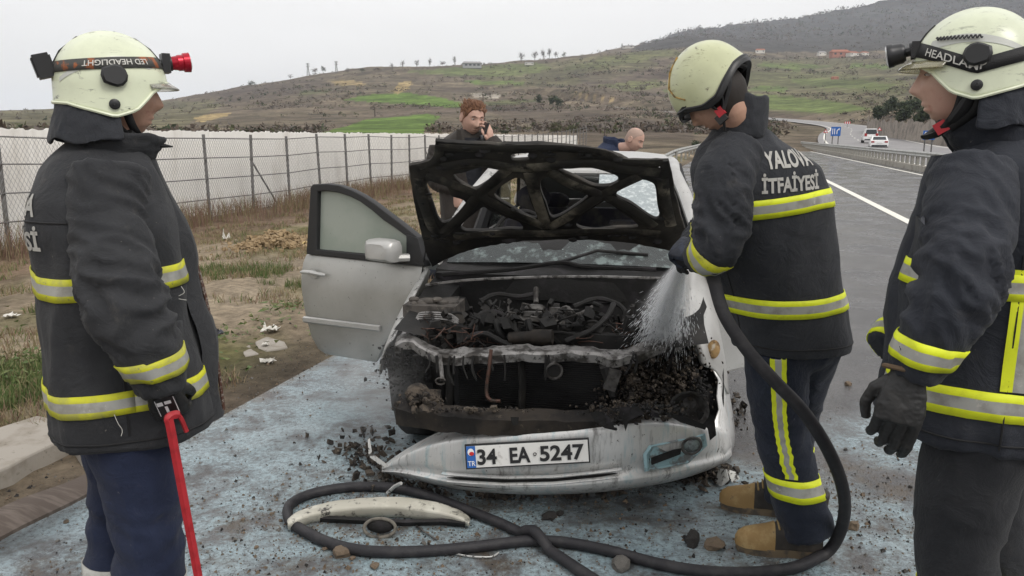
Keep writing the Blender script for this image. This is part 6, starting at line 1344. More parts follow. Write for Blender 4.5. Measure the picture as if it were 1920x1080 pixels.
# ================================================================== left firefighter
pA = person((-1.075, 2.06), 32, 'firefighter at the left with a red headlamp, holding a red bar'); MA = inv_(pA)
jA = torso(pA, [(.755, 0, .01, .222, .200), (.80, 0, .01, .226, .203), (1.0, 0, 0, .214, .186), (1.2, 0, -.005, .216, .176), (1.32, 0, -.015, .226, .178), (1.40, 0, -.02, .212, .160), (1.46, 0, -.015, .168, .138), (1.505, 0, 0, .115, .11), (1.535, 0, .01, .08, .085)], M_JK[0], 1, amp=.017)
bvA = bvh_of(jA)
slA, LA = limb(pA, [at(205, 322, 1.95), at(206, 420, 1.90), at(232, 560, 1.83), at(274, 650, 1.83), at(308, 722, 1.86)], [.092, .090, .084, .074, .064], M_JK[0], 'sleeve', 3, amp=.016)
sl2, LA2 = limb(pA, [MA.inverted() @ Vector((-.19, 0, 1.40)), MA.inverted() @ Vector((-.22, .02, 1.15)), MA.inverted() @ Vector((-.18, .14, .95))], [.095, .09, .07], M_JK[0], 'sleeve', 4)
band(pA, bvA, torso_axis(1.195, .012, 2.2, seed=1), None, FULL, brows(.029), [M_YEL, M_SIL], 'reflective_band')
band(pA, bvA, torso_axis(.895, .012, 2.4, seed=2, wob=.006), None, FULL, brows(.029), [M_YEL, M_SIL], 'reflective_band')
band(pA, bvh_of(slA), limb_axis(LA, .50, .008), None, FULL, brows(.024), [M_YEL, M_SIL], 'sleeve_band')
back_text(pA, bvA, [('YALOVA', 1.385, .23, .056, .0), ('İTFAİYESİ', 1.305, .26, .062, .0)], M_LET)
collar(pA, (0, .015, 1.475), .098, .105, .085, M_JK[0], 5, .45, (0, .03), .18)
fr_side = lambda x, z: (Vector((.9, x, z)), Vector((-1, 0, 0)))
fb = MB()                                                 # open front edge with a zip
rows = []
for z in np.linspace(.75, 1.50, 22):
    k = (z - .75) / .75; y = .222 - .10 * k ** 3 - .03 * k; rows.append([Vector((x, y + dy + .008 * math.sin(z * 21), z)) for x, dy in ((.10, -.03), (.06, .018), (.02, .030), (.0, .022), (.02, .012), (.06, .0), (.09, -.045))])
fb.loft(rows, False, closed=False); o = fb.obj('front_flap', M_JK[0], pA); displace(o, folds(.006, 8, 12, 9))
fb = MB(); fb.tube([Vector((.028, .222 - .10 * k ** 3 - .03 * k + .026, .76 + .70 * k)) for k in np.linspace(0, 1, 20)], .005, 6); fb.obj('zip', mat('zip_brown', (.10, .045, .03), .6, .3, c2=(.28, .25, .22), scale=90, lo=.5, hi=.6), pA)
pocket(pA, bvA, .02, .13, .985, 1.075, fr_side, M_JK[0])
trA = trousers(pA, (0, -.02, .86), [((.085, -.02, .82), (.09, .015, .48), (.09, -.03, .10)), ((-.085, -.02, .82), (-.09, -.03, .48), (-.09, -.10, .10))], M_TR[0], 2)
bvT = bvh_of(trA)
for lx, dy in ((.09, .0), (-.09, -.06)):
    band(pA, bvT, lambda r, a, lx=lx, dy=dy: (Vector((lx, dy, .30 + r)), Vector((1, 0, 0)), Vector((0, 1, 0)), None), None, FULL, [-.028, .028], [M_SIL], 'trouser_band', far=.16)
WA = MA.inverted()
for lx in (.09, -.09): boot(pA, WA @ Vector((lx, -.12, 0)), WA.to_3x3() @ Vector((0, 1, 0)), M_GLOVE, M_GLOVE)
hA_ = Hm((.0, .045, 1.655), -2, 1) @ Matrix.Scale(.94, 4)
body(pA, hA_, (0, .01, 1.48), M_SKIN)
heA = helmet(pA, hA_ @ Matrix.Translation((0, -.008, .022)), 0); MH = hA_ @ Matrix.Translation((0, -.008, .022))
zfA = lambda a: .056 + .008 * math.cos(a) 
strap_ring(heA, MH, zfA, mat('grey_webbing', (.06, .06, .055), .8, c2=(.30, .10, .04), scale=20, lo=.56, hi=.62, bump=.4, bscale=200))
strap_text(heA, MH, zfA, 'LED HEADLIGHT', 50, 120, .014, mat('pale_print', (.55, .54, .5), .6), True)
fb = MB(); fb.tube([hsurf(MH, R(k), z, .004) for k, z in ((0, .07), (0, .10), (0, .125), (0.1, .1415), (180, .125), (180, .09), (180, .05))], .007, 8, flat=.5); fb.obj('top_strap', M_STRAPB, heA)
fb = MB(); c = hsurf(MH, 0, .062, .01); f_ = (hA_.to_3x3() @ Vector((0, 1, .08))).normalized(); fb.tube([c, c + f_ * .02], [.020, .020], 16); fb.box(c + f_ * .004, (.05, .02, .05)); fb.obj('lamp_bracket', M_PLB, heA)
fb = MB(); fb.tube([c + f_ * k for k in (.018, .034, .036, .048, .050, .066)], [.017, .019, .021, .021, .025, .026], 20); lp = fb.obj('headlamp', M_LAMPR, heA); fb = MB(); fb.tube([c + f_ * .0665, c + f_ * .069], [.022, .018], 20); fb.obj('lamp_lens', M_LENS, lp)
fb = MB(); c = hsurf(MH, math.pi, .045, .022); fb.box(c, (.062, .036, .058), Matrix.Rotation(.25, 3, 'X')); fb.box(c + Vector((0, .0, .0)), (.05, .044, .046), Matrix.Rotation(.25, 3, 'X')); fb.obj('battery_pack', M_PLB, heA)
fb = MB(); rows = [[MH @ Vector((.105 * math.sin(a) * s_, .150 * math.cos(a) * s_, z)) for a in np.linspace(-1.0, 1.0, 18)] for s_, z in ((1.0, .012), (1.06, .006), (1.12, .000), (1.16, -.006))]; fb.loft(rows, False, closed=False); o = fb.obj('visor', M_VISC, heA); q = o.modifiers.new('t', 'SOLIDIFY'); q.thickness = .003; bake(o)
neck_cloth(heA, MH, 88, 272, .115, .26, M_JK[1], 2)
chin_strap(heA, MH, [[(.112, .02, -.06), (.095, .035, -.11), (.062, .06, -.145), (.03, .09, -.155)], [(.108, -.015, -.06), (.092, .0, -.11), (.070, .04, -.145)], [(-.112, .02, -.06), (-.09, .04, -.11), (-.03, .085, -.155)]], r=.014)
fb = MB(); fb.tube([MH @ Vector(p) for p in ((.088, .02, -.125), (.075, .05, -.15), (.055, .085, -.158), (.045, .135, -.165))], [.022, .026, .02, .004], 10, flat=.5); fb.obj('chin_cup', M_STRAPB, heA)
WR = at(318, 745, 1.87); gA = hand_frame(at(300, 722, 1.86), at(330, 775, 1.90) - at(306, 722, 1.86), Vector((.25, -1, .15))); glove(pA, gA, curl=(.75, .8, .85, .9), thumb=.9, side=1)
fb = MB(); fb.loft([[gA @ Vector((x, y, z)) for x, y in ((-.028, .02), (.020, .02), (.024, .075), (-.024, .075))] for z in (.024, .030)]); gp = fb.obj('glove_badge', M_PLB, pA, world=True)
for x0, x1, y0, y1 in ((-.016, .000, .030, .040), (.004, .018, .030, .042), (-.004, .003, .046, .068), (-.026, -.024, .020, .074), (.019, .0205, .022, .074)):
    fb = MB(); fb.add([gA @ Vector((x, y, .0315)) for x, y in ((x0, y0), (x1, y0), (x1, y1), (x0, y1))], [(0, 1, 2, 3)]); fb.obj('glove_print', M_WHITE, gp, world=True, smooth=False)
setp(jA, 'worn black jacket with grubby yellow and silver bands')
# red bar in his hand: a thing of its own
bt, bb = at(317, 786, 1.84), at(372, 1082, 1.86)
d_ = (bb - bt); foot = bt + d_ * ((bt.z - .03) / (bt.z - bb.z)); dn = d_.normalized()
b = MB(); b.tube(catmull([bt + Vector((.028, .03, -.045)), bt + Vector((.016, .02, .002)), bt + Vector((0, 0, .004)), bt + dn * .03, bt.lerp(foot, .3), bt.lerp(foot, .7), foot], 6), [.006] * 7 + [.012] * 30, 6, up=(0, 1, 0)); 
o = b.obj('pry_bar', mat('red_paint', (.42, .022, .03), .42, c2=(.30, .015, .02), scale=20, c3=(.08, .06, .055), s3=50, lo3=.62, hi3=.7, bump=.2), ang=30); setp(o, 'red steel pry bar held upright by the left firefighter', 'pry bar')

# ================================================================== middle firefighter with the hose
pB = person((1.05, 2.70), 106, 'firefighter seen from behind spraying the car with a hose'); MBm = inv_(pB); WB = MBm.inverted()
lean = lambda z: .16 * max(0, (z - .9) / .6) ** 1.3
nB = MBm @ at(1388, 228, 2.62)
jB = torso(pB, [(z, lerp(-.03, nB.x, ((z - .8) / .78) ** 1.2), lerp(.03, nB.y, ((z - .8) / .78) ** 1.2) + y, rx, ry) for z, y, rx, ry in ((.80, 0, .200, .175), (.85, 0, .206, .178), (1.0, 0, .204, .172), (1.2, -.01, .214, .170), (1.36, -.02, .228, .162), (1.45, -.02, .215, .142), (1.51, -.01, .165, .118), (1.555, 0, .10, .09), (1.58, 0, .075, .08))], M_JK[1], 2, amp=.015)
bvB = bvh_of(jB)
slB, LB = limb(pB, [at(1385, 285, 2.56), at(1358, 340, 2.48), at(1352, 430, 2.44), at(1338, 470, 2.44), at(1306, 478, 2.52)], [.088, .090, .080, .072, .056], M_JK[1], 'sleeve', 6, amp=.014)
slB2, LB2 = limb(pB, [WB @ Vector((nB.x + .185, nB.y - .03, 1.44)), WB @ Vector((nB.x + .17, nB.y + .14, 1.26)), WB @ Vector((nB.x + .05, nB.y + .28, 1.18)), at(1312, 470, 2.80)], [.09, .085, .075, .055], M_JK[1], 'sleeve', 7)
band(pB, bvB, lambda r, a: (Vector((-.06, .07, 1.315 + r + .035 * math.cos(a + R(60)) + .004 * math.sin(3 * a))), Vector((1, 0, 0)), Vector((0, 1, 0)), None), None, FULL, brows(.031), [M_YELB, M_SIL], 'reflective_band')
band(pB, bvB, lambda r, a: (Vector((-.04, .03, .975 + r + .012 * math.cos(a + R(60)) + .004 * math.sin(3 * a + 4))), Vector((1, 0, 0)), Vector((0, 1, 0)), None), None, FULL, brows(.032), [M_YELB, M_SIL], 'reflective_band')
LBl = sum((LB[i + 1] - LB[i]).length for i in range(len(LB) - 1))
band(pB, bvh_of(slB), limb_axis(LB, LBl - .075, .0), None, FULL, brows(.021), [M_YEL, M_SIL], 'sleeve_band')
back_text(pB, bvB, [('YALOVA', 1.480, .190, .056, .012), ('İTFAİYESİ', 1.408, .225, .064, .012)], M_LET, cx=nB.x * .92 + .075)
collar(pB, (nB.x - .004, nB.y - .010, 1.545), .082, .090, .118, M_JK[1], 7, .5, (0, .02), .12)
g1 = gnd(1536, 1040); g2 = gnd(1492, 966); t1 = (gnd(1385, 1028) - g1).normalized(); t2 = (gnd(1404, 955) - g2).normalized()
a1 = MBm @ (g1 + t1 * .045); a2 = MBm @ (g2 + t2 * .045); h1, h2 = Vector((-.11, .0, .82)), Vector((.05, .03, .82)); k1 = h1.lerp(a1, .45) + Vector((-.02, .03, 0)); k2 = h2.lerp(a2, .45) + Vector((0, .03, 0))
a1.z = a2.z = .09; k1.z = k2.z = .48
trB = trousers(pB, (-.03, .02, .86), [(h1, k1, a1), (h2, k2, a2)], M_TR[1], 5, r=(.122, .104, .090, .096))
bvTB = bvh_of(trB)
for lx, dy in [tuple(k_.lerp(a_, .53).xy) for k_, a_ in ((k1, a1), (k2, a2))]:
    band(pB, bvTB, lambda r, a, lx=lx, dy=dy: (Vector((lx, dy, .285 + r)), Vector((1, 0, 0)), Vector((0, 1, 0)), None), None, FULL, brows(.041), [M_YELB, M_SIL], 'trouser_band', far=.18)
sA = R(238)                                              # side stripe on the near leg
legc = catmull([h1, k1, a1], 12)
def stripe_axis(r, a): q = min(legc, key=lambda p: abs(p.z - a)); return (Vector((q.x, q.y, a)), None, None, None)
cols_ = []
for z in np.linspace(.84, .335, 34):
    c0 = stripe_axis(0, z)[0]; row = []
    for da in (-.23, -.09, .09, .23): d = Vector((math.cos(sA + da), math.sin(sA + da), 0)); h = bvTB.ray_cast(c0 + d * .5, -d, .5); row.append(h[0] + d * .0035 if h[0] is not None else c0 + d * .1)
    cols_.append(row)
fb = MB(); fb.loft(cols_, False, closed=False); fb.m = [0 if i % 3 != 1 else 1 for i in range(len(fb.f))]; o = fb.obj('side_stripe', [M_YELB, M_SIL], pB)
M_TAN = mat('boot_tan', (.27, .17, .065), .75, c2=(.36, .25, .11), scale=14, c3=(.10, .075, .05), s3=26, bump=.35, bscale=120); M_DKLEA = mat('boot_dark', (.035, .03, .026), .7, c2=(.06, .05, .04), scale=20, bump=.3)
boot(pB, g1, t1, M_DKLEA, M_TAN); boot(pB, g2, t2, M_DKLEA, M_TAN)
hp_w = at(1340, 180, 2.60); hl = MBm @ hp_w; hB_ = Hm(hl, 42, -42, 0) @ Matrix.Scale(.94, 4)
body(pB, hB_, (nB.x, nB.y, 1.52), M_SKIN)
MH = hB_ @ Matrix.Translation((0, -.010, .046)) @ Matrix.Rotation(R(-10), 4, 'X'); heB = helmet(pB, MH, 1, True)
fb = MB(); rows = []                                      # short dark hair under the helmet
for i in range(10):
    z = lerp(.05, -.118, i / 9); rows.append([hB_ @ Vector((.083 * math.sin(a) * math.sqrt(max(.1, 1 - (z / .125) ** 2)) * (1 if z > -.03 else 1 - (-.03 - z) * 3), .106 * math.cos(a) * math.sqrt(max(.3, 1 - (z / .14) ** 2)) * (1 if z > -.03 else 1 - (-.03 - z) * 3.2), z)) for a in np.linspace(R(86), R(274), 30)])
fb.loft(rows, False, closed=False); o = fb.obj('hair', M_HAIRD, pB); q = o.modifiers.new('t', 'SOLIDIFY'); q.thickness = .006; q.offset = 1; bake(o)
chin_strap(heB, MH, [[(-.105, -.03, -.05), (-.094, -.01, -.09), (-.080, .03, -.125), (-.05, .075, -.160)], [(-.105, .04, -.05), (-.092, .035, -.09), (-.080, .03, -.125)], [(-.08, -.09, -.03), (-.085, -.06, -.08), (-.084, .02, -.12)], [(.105, .0, -.05), (.085, .03, -.11), (.04, .08, -.155)], [(-.085, -.02, -.01), (-.09, -.07, -.04), (-.04, -.11, -.055), (.04, -.11, -.055), (.09, -.07, -.04)]], r=.010)
fb = MB(); c = MH @ Vector((-.088, .032, -.118)); fb.box(c, (.016, .026, .030), (hB_.to_3x3())); fb.obj('buckle', M_BUCK, heB); fb = MB(); fb.box(MH @ Vector((-.086, .045, -.135)), (.018, .035, .03), hB_.to_3x3()); fb.obj('buckle_housing', M_PLB, heB)
fb = MB(); rows = [[MH @ Vector((.11 * math.sin(a) * s_, .150 * math.cos(a) * s_, z)) for a in np.linspace(-1.1, 1.1, 18)] for s_, z in ((.98, .012), (1.03, .000), (1.05, -.014))]; fb.loft(rows, False, closed=False); o = fb.obj('visor', M_PLB, heB); q = o.modifiers.new('t', 'SOLIDIFY'); q.thickness = .004; bake(o)
fb = MB(); fb.tube([hsurf(MH, R(a), z, .001) for a, z in ((-60, .0), (-50, .04), (-45, .08), (-60, .115), (-100, .135))], .006, 6, flat=.4); fb.obj('scorch_streak', mat('rust_streak', (.42, .26, .07), .7, c2=(.12, .08, .04), scale=40), heB)
fb = MB(); fb.tube([WB @ (nB + Vector((x, y, z))) for x, y, z in ((-.075, .01, .03), (-.06, .06, .05), (.0, .09, .05))], .012, 8); fb.obj('yellow_undershirt', mat('undershirt_yellow', (.50, .36, .06), .9), pB, world=True)
gBm = hand_frame(at(1303, 476, 2.54), at(1268, 462, 2.62) - at(1303, 476, 2.54), Vector((-.2, -1, .5))); glove(pB, gBm, curl=(.9, .95, 1.0, 1.0), thumb=.9, side=-1, m=mat('glove_blue_black', (.014, .018, .030), .6, c2=(.03, .04, .07), scale=30, bump=.4), s=1.05)
gBm2 = hand_frame(at(1312, 470, 2.78), at(1285, 470, 2.68) - at(1312, 470, 2.78), Vector((.3, .5, .8))); glove(pB, gBm2, curl=(.9, .95, 1.0, 1.0), thumb=.9, side=1, s=1.05)
setp(jB, 'black jacket with bright bands and grey lettering on the back')

# ================================================================== right firefighter
pC = person((1.27, 1.99), 154, 'firefighter at the right edge with a black headlamp and hanging gloved hand'); MCm = inv_(pC); WC = MCm.inverted()
jC = torso(pC, [(.775, 0, .02, .232, .215), (.83, 0, .02, .238, .222), (1.0, 0, .02, .232, .212), (1.2, 0, .02, .232, .205), (1.33, 0, .01, .234, .192), (1.42, 0, -.01, .215, .175), (1.49, 0, -.01, .175, .15), (1.535, 0, 0, .115, .115), (1.57, 0, .01, .08, .09)], M_JK[2], 3, amp=.018)
bvC = bvh_of(jC)
slC, LC = limb(pC, [at(1822, 322, 1.90), at(1816, 420, 1.82), at(1800, 520, 1.75), at(1752, 620, 1.73), at(1714, 700, 1.75)], [.094, .097, .088, .074, .060], M_JK[2], 'sleeve', 9, amp=.014)
slC2, LC2 = limb(pC, [WC @ Vector((.215, 0, 1.42)), WC @ Vector((.255, .06, 1.18)), at(1664, 655, 2.12)], [.095, .088, .062], M_JK[2], 'sleeve', 10)
band(pC, bvC, torso_axis(1.205, .0, 0, seed=2), None, FULL, brows(.031), [M_YELB, M_SIL], 'reflective_band'); band(pC, bvC, torso_axis(.905, .0, 0, seed=5), None, FULL, brows(.036), [M_YELB, M_SIL], 'reflective_band')
band(pC, bvh_of(slC), limb_axis(LC, .475, .006), None, FULL, brows(.026), [M_YELB, M_SIL], 'sleeve_band')
LCl = sum((LC2[i + 1] - LC2[i]).length for i in range(len(LC2) - 1)); band(pC, bvh_of(slC2), limb_axis(LC2, LCl - .03, 0), None, FULL, brows(.026), [M_YELB, M_SIL], 'sleeve_band')
cols_ = []
for z in np.linspace(1.245, .95, 24):
    row = []
    for dx in (-.040, -.014, .014, .040): h = bvC.ray_cast(Vector((-.9, -.045 + dx, z)), Vector((1, 0, 0)), 2); row.append(h[0] + Vector((-.0035, 0, 0)) if h[0] is not None else Vector((-.25, -.085 + dx, z)))
    cols_.append(row)
fb = MB(); fb.loft(cols_, False, closed=False); fb.m = [0 if i % 3 != 1 else 1 for i in range(len(fb.f))]; fb.obj('side_stripe', [M_YELB, M_SIL], pC)
collar(pC, (0, .02, 1.50), .102, .112, .10, M_JK[2], 9, .30, (0, .035), .20)
fb = MB(); rows = []
for z in np.linspace(.80, 1.50, 22):
    k = (z - .80) / .70; y = .235 - .085 * k ** 3; rows.append([Vector((x, y + dy + .007 * math.sin(z * 18), z)) for x, dy in ((-.10, -.03), (-.05, .016), (0, .026), (.05, .014), (.09, -.04))])
fb.loft(rows, False, closed=False); o = fb.obj('front_flap', M_JK[2], pC); displace(o, folds(.008, 12, 12, 9))
fs_ = lambda x, z: (Vector((-.9, x, z)), Vector((1, 0, 0)))
pocket(pC, bvC, .10, .20, 1.24, 1.36, fs_, M_JK[2], off=.014)
trC = trousers(pC, (0, 0, .88), [((-.10, 0, .83), (-.105, .03, .49), (-.105, -.02, .10)), ((.10, -.01, .83), (.105, -.05, .49), (.105, -.16, .10))], M_TR[2], 8, r=(.135, .120, .098, .096))
bvTC = bvh_of(trC)
for lx, dy in ((-.105, .005), (.105, -.10)): band(pC, bvTC, lambda r, a, lx=lx, dy=dy: (Vector((lx, dy, .31 + r)), Vector((1, 0, 0)), Vector((0, 1, 0)), None), None, FULL, brows(.040), [M_YELB, M_SIL], 'trouser_band', far=.17)
for lx, dy in ((-.105, -.10), (.105, -.24)): boot(pC, WC @ Vector((lx, dy, 0)), WC.to_3x3() @ Vector((0, 1, 0)), M_GLOVE, M_GLOVE)
hC_ = Hm((0, .045, 1.675), 2, 0)
hl = MCm @ at(1806, 150, 2.02); hC_ = Hm((hl.x, hl.y, hl.z), -2, 1) @ Matrix.Scale(.97, 4)
bdC = body(pC, hC_, (0, .0, 1.50), M_SKINP, voxel=.0026, nose=1.12)
MH = hC_ @ Matrix.Translation((0, -.022, .030)); heC = helmet(pC, MH, 2)
zfC = lambda a: -.006 + (.052 if math.cos(a) > 0 else -.045) * math.cos(a)
strap_ring(heC, MH, zfC, M_STRAPB, .017); strap_text(heC, MH, zfC, 'HEADLAMP', -38, -98, .018, mat('pale_print', (.55, .54, .5), .6), False)
fb = MB(); c = hsurf(MH, 0, .046, .006); f_ = (hC_.to_3x3() @ Vector((0, 1, -.22))).normalized(); fb.tube([c - f_ * .01, c + f_ * .012], [.022, .022], 16); fb.box(c, (.06, .018, .04)); fb.tube([c, c + f_ * .03 + Vector((0, 0, .0))], .012, 8); fb.obj('lamp_bracket', M_PLB, heC)
fb = MB(); fb.tube([c + f_ * k for k in (.022, .03, .05, .052, .064)], [.020, .026, .028, .030, .031], 22); lp = fb.obj('headlamp', mat('lamp_black', (.03, .03, .032), .35, .4), heC); fb = MB(); fb.tube([c + f_ * .0645, c + f_ * .068], [.028, .023], 22); fb.obj('lamp_lens', M_LENS, lp)
fb = MB(); fb.tube([hsurf(MH, R(lerp(-45, -92, k)), .064 + .0035 * math.sin(k * 75), .007) for k in np.linspace(0, 1, 110)], .0022, 5); fb.obj('coiled_cable', M_PLB, heC)
fb = MB(); fb.tube([hsurf(MH, 0, z, .004) for z in (.06, .085, .105)], .008, 8, flat=.5); fb.obj('top_strap', M_STRAPB, heC)
fb = MB(); rows = [[MH @ Vector((.112 * math.sin(a) * s_, .150 * math.cos(a) * s_, z)) for a in np.linspace(-1.15, 1.15, 22)] for s_, z in ((1.0, .016), (1.07, .010), (1.15, .003), (1.20, -.004), (1.19, -.008))]; fb.loft(rows, False, closed=False); o = fb.obj('visor', M_VIS, heC); q = o.modifiers.new('t', 'SOLIDIFY'); q.thickness = .004; bake(o)
neck_cloth(heC, MH, 96, 264, .125, .16, M_JK[2], 5)
chin_strap(heC, MH, [[(-.112, .02, -.06), (-.093, .03, -.115), (-.062, .062, -.165), (-.02, .095, -.178)], [(-.108, -.02, -.06), (-.094, -.01, -.11), (-.070, .04, -.155)], [(.112, .02, -.06), (.09, .04, -.12), (.02, .095, -.178)]], r=.013)
fb = MB(); fb.tube([MH @ Vector(p) for p in ((-.100, .0, -.07), (-.092, .015, -.105), (-.078, .035, -.135))], [.026, .03, .02], 10, flat=.5); fb.obj('ear_pad', M_STRAPB, heC)
fb = MB(); fb.box(MH @ Vector((-.070, .060, -.152)), (.018, .030, .030), hC_.to_3x3() @ Matrix.Rotation(-.6, 3, 'X')); fb.obj('buckle', M_BUCK, heC)
gC = hand_frame(at(1702, 705, 1.745), at(1682, 800, 1.72) - at(1706, 700, 1.745), Vector((-.35, -1, .0))); glove(pC, gC, curl=(.42, .5, .55, .55), thumb=.35, side=-1, s=1.30, cuff=.052)
fb = MB(); fb.tube([gC @ Vector((.054 * math.cos(a), -.012, .050 * math.sin(a))) for a in np.linspace(0, 6.283, 25)], .006, 7); fb.obj('glove_cuff', mat('cuff_brown', (.13, .085, .05), .8), pC, world=True)
setp(jC, 'clean dark jacket with bright reflective bands')

M_SEAM = mat('seam_stitch', (.012, .012, .013), .8); M_THREAD = mat('loose_thread', (.55, .54, .5), .8)
def seam(t, bv, starts, m=M_SEAM, r=.0028, off=.001, name='seam'):
    pts = []
    for s, d in starts:
        h = bv.ray_cast(s, d, 1.5)
        if h[0] is not None: pts.append(h[0] - d * off)
    run = []; b = MB(); k = 0
    for p in pts:
        if run and (p - run[-1]).length > .07:
            if len(run) > 3: b.tube(run, r, 5); k += 1
            run = []
        run.append(p)
    if len(run) > 3: b.tube(run, r, 5); k += 1
    if k: b.obj(name, m, t)
def ring_starts(z, cx=0, cy=0, n=80): return [(Vector((cx + .6 * math.cos(a), cy + .6 * math.sin(a), z)), Vector((-math.cos(a), -math.sin(a), 0))) for a in np.linspace(0, 6.283, n)]
for t_, bv_, hem, cx_, cy_ in ((pA, bvA, .782, 0, 0), (pB, bvB, .835, -.03, .03), (pC, bvC, .812, 0, 0)):
    seam(t_, bv_, ring_starts(hem, cx_, cy_)); seam(t_, bv_, [(Vector((x, -.8, 1.345 + (.30 if t_ is pB else .10) * 0)), Vector((0, 1, 0))) for x in np.linspace(-.26, .26, 40)]) if t_ is not pB else None
    sx = 1 if t_ is pA else -1
    seam(t_, bv_, [(Vector((sx * .9, -.02 + cy_, z)), Vector((-sx, 0, 0))) for z in np.linspace(.80, 1.28, 40)])
for t_, bv_, ts in ((pA, bvA, [(-.9, -.10, .86, .05), (-.9, .02, .855, .035), (.9, .09, .862, .04), (.9, .14, 1.155, .03), (.9, -.05, .858, .05)]), (pB, bvB, [])):
    for i, (x, y, z, l) in enumerate(ts):
        d = Vector((-math.copysign(1, x), 0, 0)); h = bv_.ray_cast(Vector((x, y, z)), d, 1.5)
        if h[0] is None: continue
        p = h[0] - d * .006; b = MB(); b.tube(catmull([p + Vector((0, 0, .008)), p - d * .003 + Vector((0, .006, -l * .3)), p - d * .002 + Vector((0, .014 * (-1) ** i, -l * .7)), p - d * .003 + Vector((0, .010, -l))], 4), .0009, 4); b.obj('loose_thread', M_THREAD, t_)
# ================================================================== bystanders
M_COAT = cloth('coat_brown_black', (.030, .025, .022), (.048, .041, .036), .05); M_KNIT = cloth('knit_dark', (.012, .013, .018), (.018, .019, .024)); M_NAVYJ = cloth('jacket_blue', (.014, .022, .050), (.022, .032, .07)); M_JEANS = cloth('jeans_dark', (.02, .024, .035), (.03, .036, .05))
def hair_cap(t, M, m, fz_, thick=.010, seed=0, tuft=0, a0=0):
    b = MB(); rows = []
    for i in range(15):
        row = []
        for j in range(48):
            a = 2 * math.pi * j / 48; zl = fz_(math.degrees(abs((a + math.pi) % (2 * math.pi) - math.pi))) + (.016 if thick > .004 else .004) * n1((math.sin(a) * 11, math.cos(a) * 11, seed)); z = lerp(.121, zl, i / 14); r = math.sqrt(max(.002, 1 - (z / .122) ** 2.9)) if z > 0 else math.sqrt(max(.1, 1 - (z / .14) ** 2)); tz = max(0, z / .12); k = 1 + (.02 + .10 * tz * (thick > .004)) + .13 * fbm((math.sin(a) * 5, math.cos(a) * 5, z * 60 + seed), 1, 3) * (1 if thick > .004 else .15)
            row.append(Vector((.076 * r * k * math.sin(a), .098 * r * k * math.cos(a), z + thick * (1 + .5 * n1((math.sin(a) * 4, math.cos(a) * 4, seed), 1)) * max(0, z / .12))))
        rows.append(row)
    b.loft(rows, True, 0, True, M); 
    g_ = random.Random(seed)
    for k in range(tuft):
        a = g_.uniform(-2.6, 2.6); z = g_.uniform(.035 if abs(a) > 1 else .078, .116); r = math.sqrt(max(.02, 1 - (z / .122) ** 2.9)) * 1.06; p = Vector((.078 * r * math.sin(a), .100 * r * math.cos(a), z + .006)); nrm = Vector((p.x / .078, p.y / .1, p.z / .122)).normalized()
        d = (Vector((g_.uniform(-.5, .5), -.5, .55)) - nrm * Vector((0, -.5, .55)).dot(nrm)).normalized(); l = g_.uniform(.018, .040)
        b.tube([M @ (p - nrm * .004), M @ (p + d * l * .5 + nrm * .009), M @ (p + d * l + nrm * g_.uniform(.004, .016))], [.0042, .0036, .0008], 5)
    return b.obj('hair', m, t)
# man on the phone
pD = person((-.33, 6.05), 285, 'man with reddish hair on the phone behind the raised bonnet, dark jacket'); MD = inv_(pD)
hl = MD @ at(885, 222, 6.0); hD = Hm(hl, 14, -15, -3); hD = hD @ Matrix.Scale(1.06, 4)
jD = torso(pD, [(.78, 0, 0, .215, .16), (.97, 0, 0, .225, .165), (1.27, 0, 0, .245, .155), (1.44, 0, 0, .245, .145), (1.52, 0, -.01, .215, .125), (1.565, 0, -.01, .14, .10), (1.60, 0, 0, .08, .08)], M_COAT, 5, 'jacket', .010)
eD, wD = at(942, 292, 5.85), at(915, 250, 5.88)
limb(pD, [MD.inverted() @ Vector((.225, 0, 1.47)), MD.inverted() @ Vector((.26, .02, 1.24)), at(858, 355, 5.9), ], [.085, .075, .055], M_COAT, 'sleeve', 3)
limb(pD, [MD.inverted() @ Vector((-.225, 0, 1.47)), MD.inverted() @ Vector((-.285, .08, 1.33)), eD, wD + Vector((.02, 0, -.05))], [.085, .08, .07, .055], M_COAT, 'sleeve', 4)
def exD(b):
    hand(b, MD @ hand_frame(wD + Vector((.015, 0, -.06)), Vector((-.06, .12, 1)), Vector((.95, -.5, .1))), (.35, .4, .45, .5), .4, 1.0, 1)
    b.tube([MD @ (wD + Vector((.02, 0, -.11))), MD @ (wD + Vector((.015, 0, -.05)))], [.030, .028], 10)
    hand(b, MD @ hand_frame(at(857, 366, 5.88), Vector((.1, -.1, -1)), Vector((-.6, -.9, 0))), (.9, .9, .95, 1.0), .8, 1.0, 1)
body(pD, hD, (0, 0, 1.56), M_SKINP, exD, .0035); hair_cap(pD, hD, M_HAIRR, lambda d: float(np.interp(d, [0, 40, 62, 80, 100, 180], [.080, .070, .030, -.005, -.035, -.06])), .008, 3, 260)
fb = MB(); fb.loft([[hD @ Vector((x, y, z)) for x, y, z in ((-.040, .098 - .02, -.09), (.0, .11, -.108), (.040, .078, -.09), (.03, .03, -.11), (-.03, .03, -.11))], [hD @ Vector((x, y, z)) for x, y, z in ((-.05, .07, -.05), (.0, .085, -.05), (.05, .07, -.05), (.03, .03, -.05), (-.03, .03, -.05))]]); None
fb = MB(); rows = [[Vector((x, .10 + .055 * (1 - (x / .11) ** 2) + .004 * k, z)) for x in np.linspace(-.075 - .0 * k, .075, 9)] for k, z in enumerate(np.linspace(.98, 1.54, 8))]; fb.loft(rows, False, closed=False); o = fb.obj('jumper', M_KNIT, pD); fb = MB(); fb.tube([(0, .0, 1.53), (0, .01, 1.565), (0, .02, 1.605)], [.085, .075, .066], 18); fb.obj('roll_neck', M_KNIT, pD)
